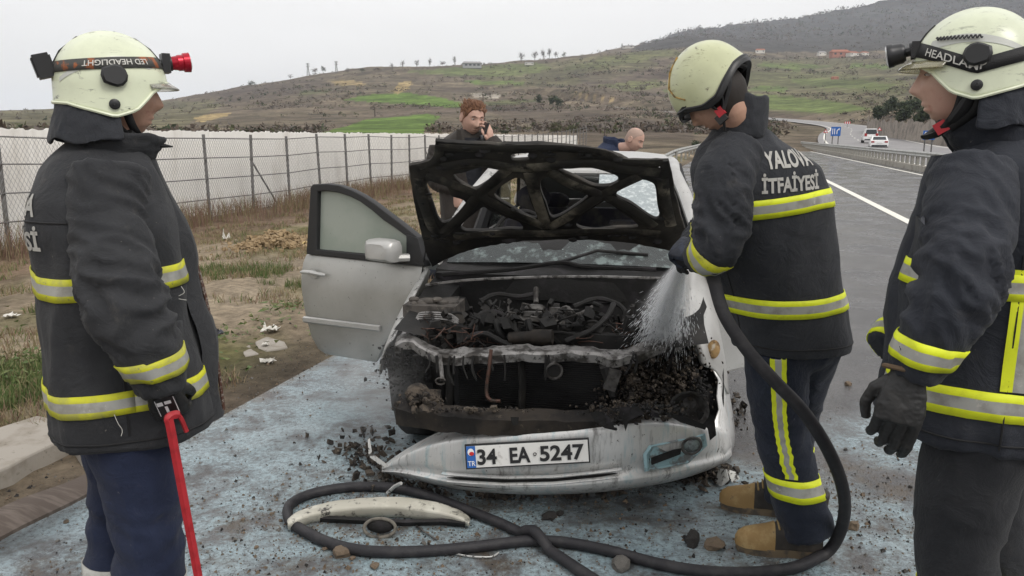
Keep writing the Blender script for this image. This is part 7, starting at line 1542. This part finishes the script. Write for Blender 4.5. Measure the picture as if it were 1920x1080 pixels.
for s in (-1, 1):
    fb = MB(); fb.loft([[Vector((s * x, y, z)) for x, y in ((.12, .118), (.085 + .02 * k, .162 - .03 * k), (.06 + .035 * k, .165 - .03 * k), (.075 + .02 * k, .14))] for k, z in ((.5, .98), (.3, 1.25), (.1, 1.40), (.0, 1.49), (.2, 1.56), (.5, 1.60))], True); fb.obj('lapel', M_COAT, pD)
trousers(pD, (0, 0, .88), [((.09, 0, .82), (.10, .02, .48), (.10, 0, .08)), ((-.09, 0, .82), (-.10, .02, .48), (-.10, 0, .08))], M_JEANS, 3)
for lx in (.1, -.1): boot(pD, MD.inverted() @ Vector((lx, -.07, -.03)), MD.inverted().to_3x3() @ Vector((0, 1, 0)), M_GLOVE, M_GLOVE)
ph = wD + Vector((-.028, -.01, .015)); Rp = Matrix.Rotation(.35, 3, 'Y') @ Matrix.Rotation(.5, 3, 'Z'); b = MB(); b.box(ph, (.012, .065, .135), Rp); b.box(ph + Rp @ Vector((-.007, 0, 0)), (.003, .058, .12), Rp, 1); o = b.obj('mobile_phone', [M_PLB, mat('phone_screen', (.02, .02, .025), .1)], smooth=False); setp(o, 'black mobile phone held to the ear of the reddish haired man', 'phone')
# bald man behind the car
pE = person((1.02, 8.25), 318, 'bald man in a dark blue jacket looking down behind the car roof'); ME = inv_(pE)
hl = ME @ at(1189, 262, 8.1); hE = Hm(hl, 6, -26, 0); body(pE, hE, (0, .02, 1.40), M_SKINP, None, .0035)
hair_cap(pE, hE, mat('grey_stubble', (.38, .27, .22), .8), lambda d: float(np.interp(d, [0, 60, 75, 100, 180], [.1, .06, .02, -.02, -.05])), .0005, 5)
torso(pE, [(.7, 0, 0, .22, .16), (.9, 0, 0, .23, .17), (1.15, 0, 0, .25, .165), (1.30, 0, .01, .25, .155), (1.40, 0, .01, .215, .135), (1.46, 0, .03, .13, .1), (1.50, 0, .04, .08, .08)], M_NAVYJ, 6)
collar(pE, (0, .05, 1.41), .100, .105, .12, M_NAVYJ, 4, .6, (0, .01), .12)
for s in (-1, 1): limb(pE, [Vector((s * .22, 0, 1.32)), Vector((s * .27, .05, 1.08)), Vector((s * .2, .28, .95))], [.085, .08, .06], M_NAVYJ, 'sleeve', 5 + s, world=False); b = MB(); hand(b, hand_frame((s * .195, .30, .94), (-.1 * s, 1, -.2), (0, .2, 1)), side=s); o = b.obj('hand', M_SKINP, pE); remesh(o, .004, 1)
trousers(pE, (0, 0, .85), [((.09, 0, .8), (.10, .02, .46), (.10, 0, .08)), ((-.09, 0, .8), (-.10, .02, .46), (-.10, 0, .08))], M_JEANS, 4)
for lx in (.1, -.1): boot(pE, ME.inverted() @ Vector((lx, -.07, 0)), ME.inverted().to_3x3() @ Vector((0, 1, 0)), M_GLOVE, M_GLOVE)
# crouching man beyond the door
hw = at(843, 398, 8.6); pF = person((hw.x - .05, hw.y), 350, 'crouching man with auburn hair seen through the bonnet frame beside the car'); pF.location.z = gz1(hw.x, hw.y); MF = inv_(pF); hl = MF @ hw
hF = Hm(hl, 0, -22, 0); zt = hl.z - .17; body(pF, hF, (0, hl.y - .06, zt), M_SKIN, None, .004); hair_cap(pF, hF, M_HAIRR, lambda d: float(np.interp(d, [0, 40, 62, 80, 100, 180], [.07, .06, .03, .0, -.03, -.06])), .008, 8, 110)
torso(pF, [(zt - .50, 0, hl.y - .22, .16, .15), (zt - .35, 0, hl.y - .18, .21, .17), (zt - .12, 0, hl.y - .10, .235, .15), (zt - .04, 0, hl.y - .07, .20, .12), (zt + .03, 0, hl.y - .06, .09, .08)], M_NAVYJ, 9)
for s in (-1, 1):
    limb(pF, [Vector((s * .2, hl.y - .1, zt - .08)), Vector((s * .24, hl.y + .10, zt - .28)), Vector((s * .12, hl.y + .30, zt - .30))], [.08, .07, .05], M_NAVYJ, 'sleeve', 5 + s, world=False); b = MB(); hand(b, hand_frame((s * .11, hl.y + .31, zt - .30), (-.2 * s, 1, -.3), (0, .2, 1)), side=s); o = b.obj('hand', M_SKIN, pF); remesh(o, .004, 1)
    limb(pF, [Vector((s * .10, hl.y - .22, zt - .48)), Vector((s * .15, hl.y + .16, zt - .40)), Vector((s * .12, hl.y - .08, .06))], [.11, .085, .06], M_JEANS, 'trouser_leg', 8 + s, world=False); boot(pF, MF.inverted() @ Vector((s * .12, hl.y - .14, 0)), MF.inverted().to_3x3() @ Vector((0, 1, 0)), M_GLOVE, M_GLOVE)
# ================================================================== things lying about
# fire hose: from the nozzle down past the firefighter's legs and round on the ground
M_HOSE = mat('hose_rubber', (.016, .015, .018), .62, c2=(.030, .028, .030), scale=20, c3=(.10, .09, .085), s3=90, lo3=.66, hi3=.74, bump=.3, bscale=150)
hr = .0215
hpts = [at(1300, 478, 2.56), at(1326, 492, 2.50), at(1338, 525, 2.47), at(1358, 590, 2.42), at(1400, 655, 2.38), at(1450, 712, 2.35), at(1505, 770, 2.34), at(1548, 835, 2.36), at(1576, 900, 2.44), at(1584, 955, 2.54), at(1572, 1005, 2.62)]
for px, py in ((1545, 1040), (1490, 1064), (1400, 1074), (1310, 1070), (1230, 1056), (1140, 1032), (1060, 1017), (990, 1014), (900, 1024), (800, 1033), (700, 1034), (630, 1022), (575, 998), (543, 975), (545, 945), (590, 924), (660, 913), (740, 915), (810, 932), (880, 958), (945, 984), (1000, 1012), (1050, 1045), (1100, 1078), (1180, 1130)): hpts.append(gnd(px, py, hr))
hq = catmull(hpts, 7)
for i, p in enumerate(hq):
    if p.z < hr: p.z = hr
# the crossing: lift the later run over the earlier one
for i in range(len(hq)):
    for j in range(i + 25, len(hq)):
        if (hq[i].xy - hq[j].xy).length < .055 and i > 80: hq[j].z = max(hq[j].z, hr * 3 * (1 - (hq[i].xy - hq[j].xy).length / .12))
hose = thing('fire_hose', hq[60], 'black rubber fire hose looped on the wet road and rising to the spraying firefighter', 'hose')
b = MB(); b.tube(hq, hr, 12); b.obj('hose_line', M_HOSE, hose, world=True)
nz0 = at(1302, 474, 2.60); nz1 = at(1283, 482, 2.66); b = MB(); dn = (nz1 - nz0).normalized(); b.tube([nz0 - dn * .06, nz0, nz0 + dn * .03, nz1, nz1 + dn * .012], [.026, .028, .036, .040, .034], 16); b.obj('nozzle', mat('nozzle_black', (.02, .02, .024), .45), hose, world=True)
# water leaving the nozzle
def water_mat():
    m = bpy.data.materials.new('water_drops'); m.use_nodes = True; nt_ = m.node_tree; nt_.nodes.clear(); o_ = nt_.nodes.new('ShaderNodeOutputMaterial'); d = nt_.nodes.new('ShaderNodeBsdfDiffuse'); t = nt_.nodes.new('ShaderNodeBsdfTranslucent'); tr = nt_.nodes.new('ShaderNodeBsdfTransparent')
    d.inputs[0].default_value = t.inputs[0].default_value = (.95, .96, .97, 1); a = nt_.nodes.new('ShaderNodeMixShader'); a.inputs[0].default_value = .5; b = nt_.nodes.new('ShaderNodeMixShader'); b.inputs[0].default_value = .0
    nt_.links.new(d.outputs[0], a.inputs[1]); nt_.links.new(t.outputs[0], a.inputs[2]); nt_.links.new(a.outputs[0], b.inputs[1]); nt_.links.new(tr.outputs[0], b.inputs[2]); nt_.links.new(b.outputs[0], o_.inputs[0]); return m
def spray():
    g_ = np.random.default_rng(5); o_ = nz1 + dn * .015; tg = at(1236, 612, 3.42); ax = (tg - o_); L = ax.length; ax.normalize(); u = ax.cross(Vector((0, 0, 1))).normalized(); v = ax.cross(u)
    n = 9000; t = g_.random(n) ** .85; sp = .105 * np.abs(g_.normal(size=n)) ** .8; an = g_.uniform(0, 6.283, n)
    dirs = np.array(ax)[None] + (np.array(u)[None] * np.cos(an)[:, None] + np.array(v)[None] * np.sin(an)[:, None] * .8) * sp[:, None]; dirs /= np.linalg.norm(dirs, axis=1)[:, None]
    P = np.array(o_)[None] + dirs * (t * L * g_.uniform(.85, 1.12, n))[:, None] ; P[:, 2] -= .10 * t ** 2; ln = g_.uniform(.006, .05, n) * (.4 + t); r = g_.uniform(.0005, .0013, n) * (.45 + t)
    s1 = np.cross(dirs, [0, 0, 1.0]); s1 /= np.linalg.norm(s1, axis=1)[:, None]; s2 = np.cross(dirs, s1)
    vs = np.stack([P - dirs * ln[:, None], P + s1 * r[:, None], P - s1 * r[:, None] * .5 + s2 * r[:, None] * .87, P - s1 * r[:, None] * .5 - s2 * r[:, None] * .87, P + dirs * ln[:, None]], 1).reshape(-1, 3)
    i = np.arange(n)[:, None] * 5; f = np.concatenate([i + np.array([[a]]) for a in ((0, 1, 2), (0, 2, 3), (0, 3, 1), (4, 2, 1), (4, 3, 2), (4, 1, 3))], 0).reshape(-1, 3)
    o = raw_mesh('water_spray', vs, f, water_mat()); setp(o, 'white fan of water shooting from the hose nozzle into the engine bay', 'water spray', kind='stuff')
spray()
def volume_mat(name, colr, build):
    m = bpy.data.materials.new(name); m.use_nodes = True; nt_ = m.node_tree; nt_.nodes.clear(); lk = nt_.links; nd = nt_.nodes
    o_ = nd.new('ShaderNodeOutputMaterial'); v = nd.new('ShaderNodeVolumePrincipled'); v.inputs['Color'].default_value = (*colr, 1); v.inputs['Anisotropy'].default_value = 0
    t = nd.new('ShaderNodeTexCoord'); s = nd.new('ShaderNodeSeparateXYZ'); lk.new(t.outputs['Object'], s.inputs[0]); lk.new(build(nd, lk, t.outputs['Object'], s), v.inputs['Density']); lk.new(v.outputs[0], o_.inputs['Volume']); return m
o0 = nz1 + dn * .010; tg = at(1238, 604, 3.36); Ls = (tg - o0).length; SPR = .165
def jet(nd, lk, vec, s):
    zz = math_node(nd, lk, 'ADD', s.outputs[2], .10); x = math_node(nd, lk, 'DIVIDE', s.outputs[0], zz); y = math_node(nd, lk, 'DIVIDE', s.outputs[1], zz)
    c = nd.new('ShaderNodeCombineXYZ'); lk.new(x, c.inputs[0]); lk.new(y, c.inputs[1]); lk.new(math_node(nd, lk, 'MULTIPLY', s.outputs[2], .12), c.inputs[2])
    n = ramp_node(nd, lk, noise_node(nd, lk, c.outputs[0], 26, 4, .65), .36, .66, .08, 1.0)
    c2 = nd.new('ShaderNodeCombineXYZ'); lk.new(x, c2.inputs[0]); lk.new(y, c2.inputs[1]); l = nd.new('ShaderNodeVectorMath'); l.operation = 'LENGTH'; lk.new(c2.outputs[0], l.inputs[0])
    f = ramp_node(nd, lk, l.outputs['Value'], SPR, SPR * .12); a = ramp_node(nd, lk, s.outputs[2], Ls, Ls * .1, .0, 1.0)
    d = math_node(nd, lk, 'MULTIPLY', math_node(nd, lk, 'MULTIPLY', n, f), a); return math_node(nd, lk, 'MULTIPLY', d, 46)
b = MB(); b.tube([(0, 0, z) for z in np.linspace(0, Ls, 8)], [(z + .10) * SPR + .004 for z in np.linspace(0, Ls, 8)], 20)
o = b.obj('water_mist', volume_mat('water_mist', (.98, .98, .985), jet)); o.location = o0; o.rotation_euler = (tg - o0).to_track_quat('Z', 'Y').to_euler(); setp(o, kind='stuff')
def puff(nd, lk, vec, s):
    l = nd.new('ShaderNodeVectorMath'); l.operation = 'LENGTH'; lk.new(vec, l.inputs[0]); f = ramp_node(nd, lk, l.outputs['Value'], 1.0, .15)
    n = ramp_node(nd, lk, noise_node(nd, lk, vec, 1.6, 5, .6, .6), .38, .68); return math_node(nd, lk, 'MULTIPLY', math_node(nd, lk, 'MULTIPLY', f, n), 1.5)
b = MB(); b.ell((0, 0, 0), (1, 1, 1), 20, 12); o = b.obj('smoke', volume_mat('smoke', (.80, .80, .80), puff)); o.location = at(722, 700, 3.5); o.scale = (.36, .40, .42); setp(o, kind='stuff')
# broken off bonnet trim on the ground
M_TRIM = mat('dirty_cream_trim', (.46, .44, .37), .5, c2=(.60, .58, .50), scale=7, c3=(.05, .045, .04), s3=26, lo3=.54, hi3=.66, bump=.4, bscale=50)
tp = [(540, 990, 976), (560, 984, 962), (600, 972, 950), (650, 968, 942), (700, 966, 938), (750, 966, 938), (800, 972, 944), (840, 976, 954), (866, 980, 966), (880, 984, 978)]
gt = thing('bonnet_trim', gnd(710, 980), 'broken cream coloured bonnet trim strip lying inside the hose loop', 'car trim')
b = MB(); rows = []
for x, yl, yu in tp:
    lo = gnd(x, yl, .02); hi = at(x, yu, lo.y + .03); up = at(x, lerp(yl, yu, .55), lo.y - .012); up2 = at(x, lerp(yl, yu, .62), lo.y - .004); rows.append([lo + Vector((0, .015, -.01)), lo, up, up2, hi, hi + Vector((0, .03, -.004))])
b.loft(rows, False, closed=False); o = b.obj('trim_strip', M_TRIM, gt, world=True, ang=50); q = o.modifiers.new('s', 'SUBSURF'); q.levels = 2; q = o.modifiers.new('t', 'SOLIDIFY'); q.thickness = .005; bake(o); displace(o, folds(.004, 4, 12, 12))
c0 = gnd(712, 990, .035); b = MB(); b.tube([c0 + Vector((.062 * math.cos(a), .012 * math.sin(a), .034 * math.sin(a))) for a in np.linspace(0, 6.283, 28)], .007, 8); b.ell(c0 + Vector((0, .016, 0)), (.056, .016, .030), 18, 8, mi=1); b.obj('badge_socket', [mat('socket_rim', (.16, .145, .12), .6, c2=(.05, .045, .04), scale=30), M_CHAR2], gt, world=True)
b = MB(); rows = [[gnd(x, y + 3, .004), gnd(x, y - 4, .03), gnd(x, y - 10, .035)] for x, y in ((600, 976), (680, 980), (760, 984), (830, 982), (872, 986))]; b.loft(rows, False, closed=False); b.obj('backing_strip', M_CHAR2, gt, world=True)
# stones that lie on the road and the verge
def rock_verts(seed, sub=2):
    bm_ = bmesh.new(); bmesh.ops.create_icosphere(bm_, subdivisions=sub, radius=1); r_ = random.Random(seed); off = Vector((r_.random() * 50, r_.random() * 50, 0)); sc = (r_.uniform(.8, 1.3), r_.uniform(.7, 1.1), r_.uniform(.5, .85))
    for v in bm_.verts: k = 1 + .45 * noise.noise(v.co * 1.3 + off) + .15 * noise.noise(v.co * 4 + off); v.co = Vector((v.co.x * sc[0], v.co.y * sc[1], v.co.z * sc[2])) * k
    return bm_
M_STN = [mat('stone_brown', (.17, .125, .085), .9, c2=(.09, .07, .05), scale=20, bump=.5), mat('stone_grey', (.15, .14, .125), .9, c2=(.08, .075, .07), scale=20, bump=.5), mat('char_chunk', (.018, .016, .015), .85, c2=(.05, .045, .04), scale=30, bump=.6)]
rock_me = []
for k in range(8):
    for mi_ in range(3):
        bm_ = rock_verts(k + 3); me = bpy.data.meshes.new('stone'); bm_.to_mesh(me); bm_.free(); me.materials.append(M_STN[mi_]); rock_me.append(me)
def stone(px, py, wpx, mi_, label, group=None, nm='stone', cat='stone', k=None):
    p = gnd(px, py); t_ = p.x * RT.x + p.y * RT.y
    if t_ < -2.75: p = gnd(px, py, gz1(p.x, p.y))
    m_ = (p.y * CP + (H - p.z) * SP) / FPX; r_ = wpx * m_ / 2; k = rc.randrange(8) if k is None else k; o = bpy.data.objects.new(nm, rock_me[k * 3 + mi_]); col.objects.link(o)
    o.location = p + Vector((0, 0, r_ * .35)); o.scale = (r_,) * 3; o.rotation_euler = (rc.uniform(-.4, .4), rc.uniform(-.4, .4), rc.uniform(0, 6.28)); setp(o, label, cat, group); return o
for px, py, w_, mi_, lb in ((642, 1040, 32, 0, 'flat brown stone under the hose loop, left of the upright brown one'), (661, 1048, 14, 0, 'small brown stone between the two larger ones under the hose loop'), (703, 1064, 21, 0, 'dark brown stone standing just below the hose loop'), (1598, 990, 25, 0, 'pale brown stone right of the boots and the hose'),
    (1341, 1026, 40, 0, 'wedge shaped brown stone in front of the tan boot toe'), (1165, 1065, 40, 1, 'flat grey stone beside the crossing hose runs'), (611, 1030, 14, 0, 'small brown stone resting against the left end of the hose loop'), (795, 1020, 10, 1, 'tiny grey stone inside the hose loop'), (1590, 722, 14, 0, 'small ochre stone on the wet road beyond the hanging glove')): stone(px, py, w_, mi_, lb)
for px, py, w_, lb in ((1298, 1018, 40, 'black charred lump in front of the tan boot, left of the brown stone'), (1030, 972, 30, 'black charred scrap on the blue foam below the number plate'), (1050, 965, 16, 'little charred scrap beside the one below the number plate'), (330, 815, 26, 'charred lump behind the left firefighter glove')): stone(px, py, w_, 2, lb, None, 'charred_lump', 'debris')
regs = [(640, 850, 60, 50, 20), (500, 950, 80, 40, 18), (1630, 860, 50, 60, 14), (1300, 900, 60, 14, 12), (980, 935, 120, 8, 6), (110, 980, 60, 30, 8), (480, 760, 100, 40, 8)]
b = MB(); gi = []
for cx_, cy_, sx, sy, n in regs:
    for i in range(n):
        px, py = rc.gauss(cx_, sx), rc.gauss(cy_, sy)
        if py < 640 or py > 1090 or (820 < px < 1340 and py < 925): continue
        p = gnd(px, py); r_ = rc.choice([3, 4, 5, 5, 6, 8, 10]) * rc.uniform(.8, 1.2) * 1.1e-3; me = rock_me[rc.randrange(8) * 3]; Mx = Matrix.Translation(p + Vector((0, 0, r_ * .3))) @ Matrix.Rotation(rc.uniform(0, 6), 4, 'Z') @ Matrix.Rotation(rc.uniform(-.4, .4), 4, 'X') @ Matrix.Scale(r_, 4)
        b.add([v.co for v in me.vertices], [tuple(q.vertices) for q in me.polygons], rc.choice([0, 0, 1, 2]), Mx)
o = b.obj('loose_gravel', M_STN); setp(o, kind='stuff')
# grit: nobody could count it
def grit():
    g_ = np.random.default_rng(8); P = []
    for (cx_, cy_, r_, n) in ((-.75, 2.75, .35, 1700), (-.4, 3.05, .3, 1700), (.1, 2.9, .35, 900), (-1.4, 2.3, .3, 700), (1.55, 3.0, .3, 1000), (1.75, 2.4, .4, 800), (.6, 2.95, .35, 700), (-1.3, 3.3, .5, 350), (1.6, 3.9, .5, 400), (.2, 2.3, .8, 300)):
        P.append(np.stack([g_.normal(cx_, r_, n), g_.normal(cy_, r_, n)], 1))
    n = 6000; t = g_.normal(-2.98, .20, n); s = g_.uniform(1.5, 12, n); P.append(np.stack([s * RS.x + t * RT.x, s * RS.y + t * RT.y], 1))
    P = np.concatenate(P); t = P[:, 0] * RT.x + P[:, 1] * RT.y; z = np.where(t < -2.74, ground_z(P[:, 0], P[:, 1]), 0); n = len(P); r = g_.gamma(1.3, .0018, n) + .0016; r = np.minimum(r, .014)
    tet = np.array([[1, 0, -.3], [-.6, .8, -.3], [-.5, -.8, -.3], [.1, 0, .75], [-.4, .2, .5]]); A = g_.uniform(0, 6.283, n); ca, sa = np.cos(A), np.sin(A)
    k = tet[None] * (1 + g_.uniform(-.45, .45, (n, 5, 3))); v = np.stack([k[:, :, 0] * ca[:, None] - k[:, :, 1] * sa[:, None], k[:, :, 0] * sa[:, None] + k[:, :, 1] * ca[:, None], k[:, :, 2]], 2) * r[:, None, None]; v += np.stack([P[:, 0], P[:, 1], z + r * .3], 1)[:, None]
    i = np.arange(n)[:, None] * 5; f = np.concatenate([i + np.array([a]) for a in ((0, 1, 3), (1, 4, 3), (1, 2, 4), (2, 3, 4), (2, 0, 3))], 0)
    o = raw_mesh('grit', v.reshape(-1, 3), f, M_STN, mi=np.tile(g_.choice([0, 0, 1, 2], n), 5)); setp(o, kind='stuff')
grit()
# curled char flakes and scraps by the car's corners
b = MB()
for cx_, cy_, sx, sy, n in ((690, 850, 40, 24, 120), (760, 905, 40, 10, 60), (1320, 890, 30, 12, 140), (1375, 780, 10, 20, 40), (1000, 930, 130, 4, 60)):
    for i in range(n): p = gnd(rc.gauss(cx_, sx), rc.gauss(cy_, sy), .008); chunk(b, p + Vector((0, 0, abs(rc.gauss(0, .012)))), rc.uniform(.004, .018), .35)
o = b.obj('char_flakes', M_ASH, smooth=False); setp(o, kind='stuff')
def scrap(pts, m, label, nm='metal_scrap', cat='debris', th=.004):
    b = MB(); b.add([Vector(p) for p in pts], [tuple(range(len(pts)))]); o = b.obj(nm, m, smooth=False); q = o.modifiers.new('t', 'SOLIDIFY'); q.thickness = th; bake(o); setp(o, label, cat); return o
M_FOIL = mat('foil_scrap', (.50, .50, .48), .45, .3, c2=(.06, .055, .05), scale=40, lo=.5, hi=.6)
scrap([gnd(1340, 905, .01), gnd(1352, 912, .02), gnd(1366, 900, .05), gnd(1362, 880, .08), gnd(1348, 878, .06)], M_FOIL, 'crumpled silver scrap by the right end of the fallen bumper')
scrap([gnd(1372, 905, .01), gnd(1388, 898, .02), gnd(1380, 885, .05), gnd(1364, 880, .06)], M_FOIL, 'thin silver scrap leaning beside the crumpled one')
scrap([at(690, 822, 3.2), at(694, 822, 3.2), at(698, 850, 3.16), at(728, 872, 3.12), at(722, 878, 3.12), at(692, 856, 3.16)], M_FOIL, 'bent metal strip sticking up at the left tip of the fallen bumper', th=.003)
o = MB().tube([gnd(726, 925, .01), gnd(740, 912, .05), gnd(752, 906, .08)], .008, 6).obj('plastic_rod', M_FOIL); setp(o, 'short pale rod under the left end of the bumper', 'debris')
o = MB().tube(catmull([gnd(780, 985, .008), gnd(800, 1000, .01), gnd(820, 1012, .006)], 4), .004, 5).obj('wire_scrap', M_GREYM); setp(o, 'thin grey wire scrap inside the hose loop', 'debris')
o = MB().tube(catmull([gnd(850, 1037, .006), gnd(880, 1043, .008), gnd(920, 1044, .006), gnd(935, 1036, .006)], 4), .0035, 5).obj('wire_scrap', M_FOIL); setp(o, 'thin curved pale wire in front of the hose loop', 'debris')
# ---- left verge: concrete gutter, board, soil heap, litter
M_CONC2 = mat('old_concrete', (.33, .30, .26), .95, c2=(.24, .21, .17), scale=5, c3=(.14, .12, .09), s3=18, lo3=.58, hi3=.7, bump=.5, bscale=50)
def slab(pts, z, m, label, nm, cat, th):
    b = MB(); n = len(pts); top = [gnd(x, y, z) for x, y in pts]; b.add([p for p in top] + [p - Vector((0, 0, th)) for p in top], [tuple(range(n))] + [(i, i + n, (i + 1) % n + n, (i + 1) % n) for i in range(n)]); o = b.obj(nm, m, smooth=False); setp(o, label, cat); q = o.modifiers.new('b', 'BEVEL'); q.width = .012; q.segments = 2; bake(o); return o
slab([(-120, 850), (-20, 806), (70, 778), (110, 786), (108, 800), (128, 818), (60, 850), (20, 872), (-60, 905), (-120, 930)], .075, M_CONC2, 'pale old concrete gutter slab beside the road at the far left', 'gutter_slab', 'gutter', .12)
slab([(128, 785), (150, 778), (190, 792), (186, 826), (150, 842), (134, 818), (118, 800)], .07, M_CONC2, 'cracked off concrete gutter piece behind the left firefighter legs', 'gutter_slab', 'gutter', .12)
slab([(478, 640), (500, 630), (534, 640), (540, 650), (500, 657), (482, 652)], -.005, M_CONC2, 'broken pale concrete lump in the verge beside the open car door', 'concrete_lump', 'rubble', .12)
slab([(450, 655), (468, 645), (476, 656), (486, 662), (460, 668)], -.01, M_CONC2, 'smaller concrete lump left of the pale one in the verge', 'concrete_lump', 'rubble', .1)
M_BRD = mat('weathered_board', (.105, .082, .068), .9, c2=(.16, .13, .11), scale=5, stretch=(1, 6, 1), bump=.4)
b = MB(); e0, e1, e2, e3 = gnd(-60, 985, .10), gnd(160, 884, .11), gnd(165, 922, .07), gnd(-60, 1042, .06)
n_ = 14; rows = []
for i in range(n_ + 1):
    t = i / n_; a, d = e0.lerp(e1, t), e3.lerp(e2, t); w_ = Vector((0, 0, .012 * math.sin(t * 5))); rows.append([a + w_, a.lerp(d, .5) + w_ + Vector((0, 0, .012)), d + w_ * .5, d + w_ * .5 - Vector((0, 0, .014)), a.lerp(d, .5) + w_ - Vector((0, 0, .004)), a + w_ - Vector((0, 0, .014))])
b.loft(rows); o = b.obj('warped_board', M_BRD, ang=30); setp(o, 'warped dark brown board lying along the road edge at the lower left', 'board')
b = MB()
for i in range(900):
    px, py = rc.gauss(510, 38), 462 + rc.gauss(0, 9); p = gnd(px, py, -.15); p.z = gz1(p.x, p.y) + max(0, .16 * math.exp(-((px - 515) / 45) ** 2) * rc.random()); chunk(b, p, rc.uniform(.006, .034), .7)
o = b.obj('soil_heap', mat('ochre_soil', (.30, .215, .12), .95, c2=(.21, .15, .085), scale=8, bump=.6), smooth=False); setp(o, kind='stuff')
def litter(px, py, w_, h_, m, label, nm, seed):
    p = gnd(px, py, -.12); p.z = gz1(p.x, p.y); m_ = (p.y * CP + H * SP) / FPX; g_ = random.Random(seed); b = MB(); n_ = 7; vs = [[None] * n_ for _ in range(n_)]
    for i in range(n_):
        for j in range(n_): vs[i][j] = p + Vector(((i / 6 - .5) * w_ * m_ + g_.gauss(0, .01), (j / 6 - .5) * w_ * m_ * .8 + g_.gauss(0, .01), .01 + abs(g_.gauss(0, .4)) * h_ * m_))
    b.loft(vs, False, closed=False); o = b.obj(nm, m, smooth=False); q = o.modifiers.new('t', 'SOLIDIFY'); q.thickness = .003; bake(o); setp(o, label, 'litter')
M_PAPER = mat('white_litter', (.70, .68, .63), .7, c2=(.45, .42, .37), scale=25, bump=.4); M_RAG = mat('dark_rag', (.09, .095, .11), .9, c2=(.04, .04, .05), scale=20)
litter(508, 650, 26, 16, M_PAPER, 'crumpled white paper on the concrete lump beside the car door', 'paper_litter', 1); litter(424, 436, 14, 16, M_PAPER, 'white plastic bag caught in the dry grass under the fence', 'plastic_bag', 2); litter(408, 658, 24, 14, M_RAG, 'dark crumpled rag in the verge right of the left firefighter', 'rag', 3)
litter(500, 676, 10, 6, M_PAPER, 'small white scrap below the crumpled paper', 'paper_litter', 4); litter(505, 705, 18, 10, M_PAPER, 'pale scrap on the road edge below the car door', 'paper_litter', 5); litter(24, 612, 22, 8, M_PAPER, 'flattened white plastic bottle in the grass at the far left', 'plastic_bottle', 6); litter(572, 462, 14, 8, mat('wood_scrap', (.55, .42, .2), .8), 'small yellow wood scrap left of the door handle', 'wood_scrap', 7)
haze()
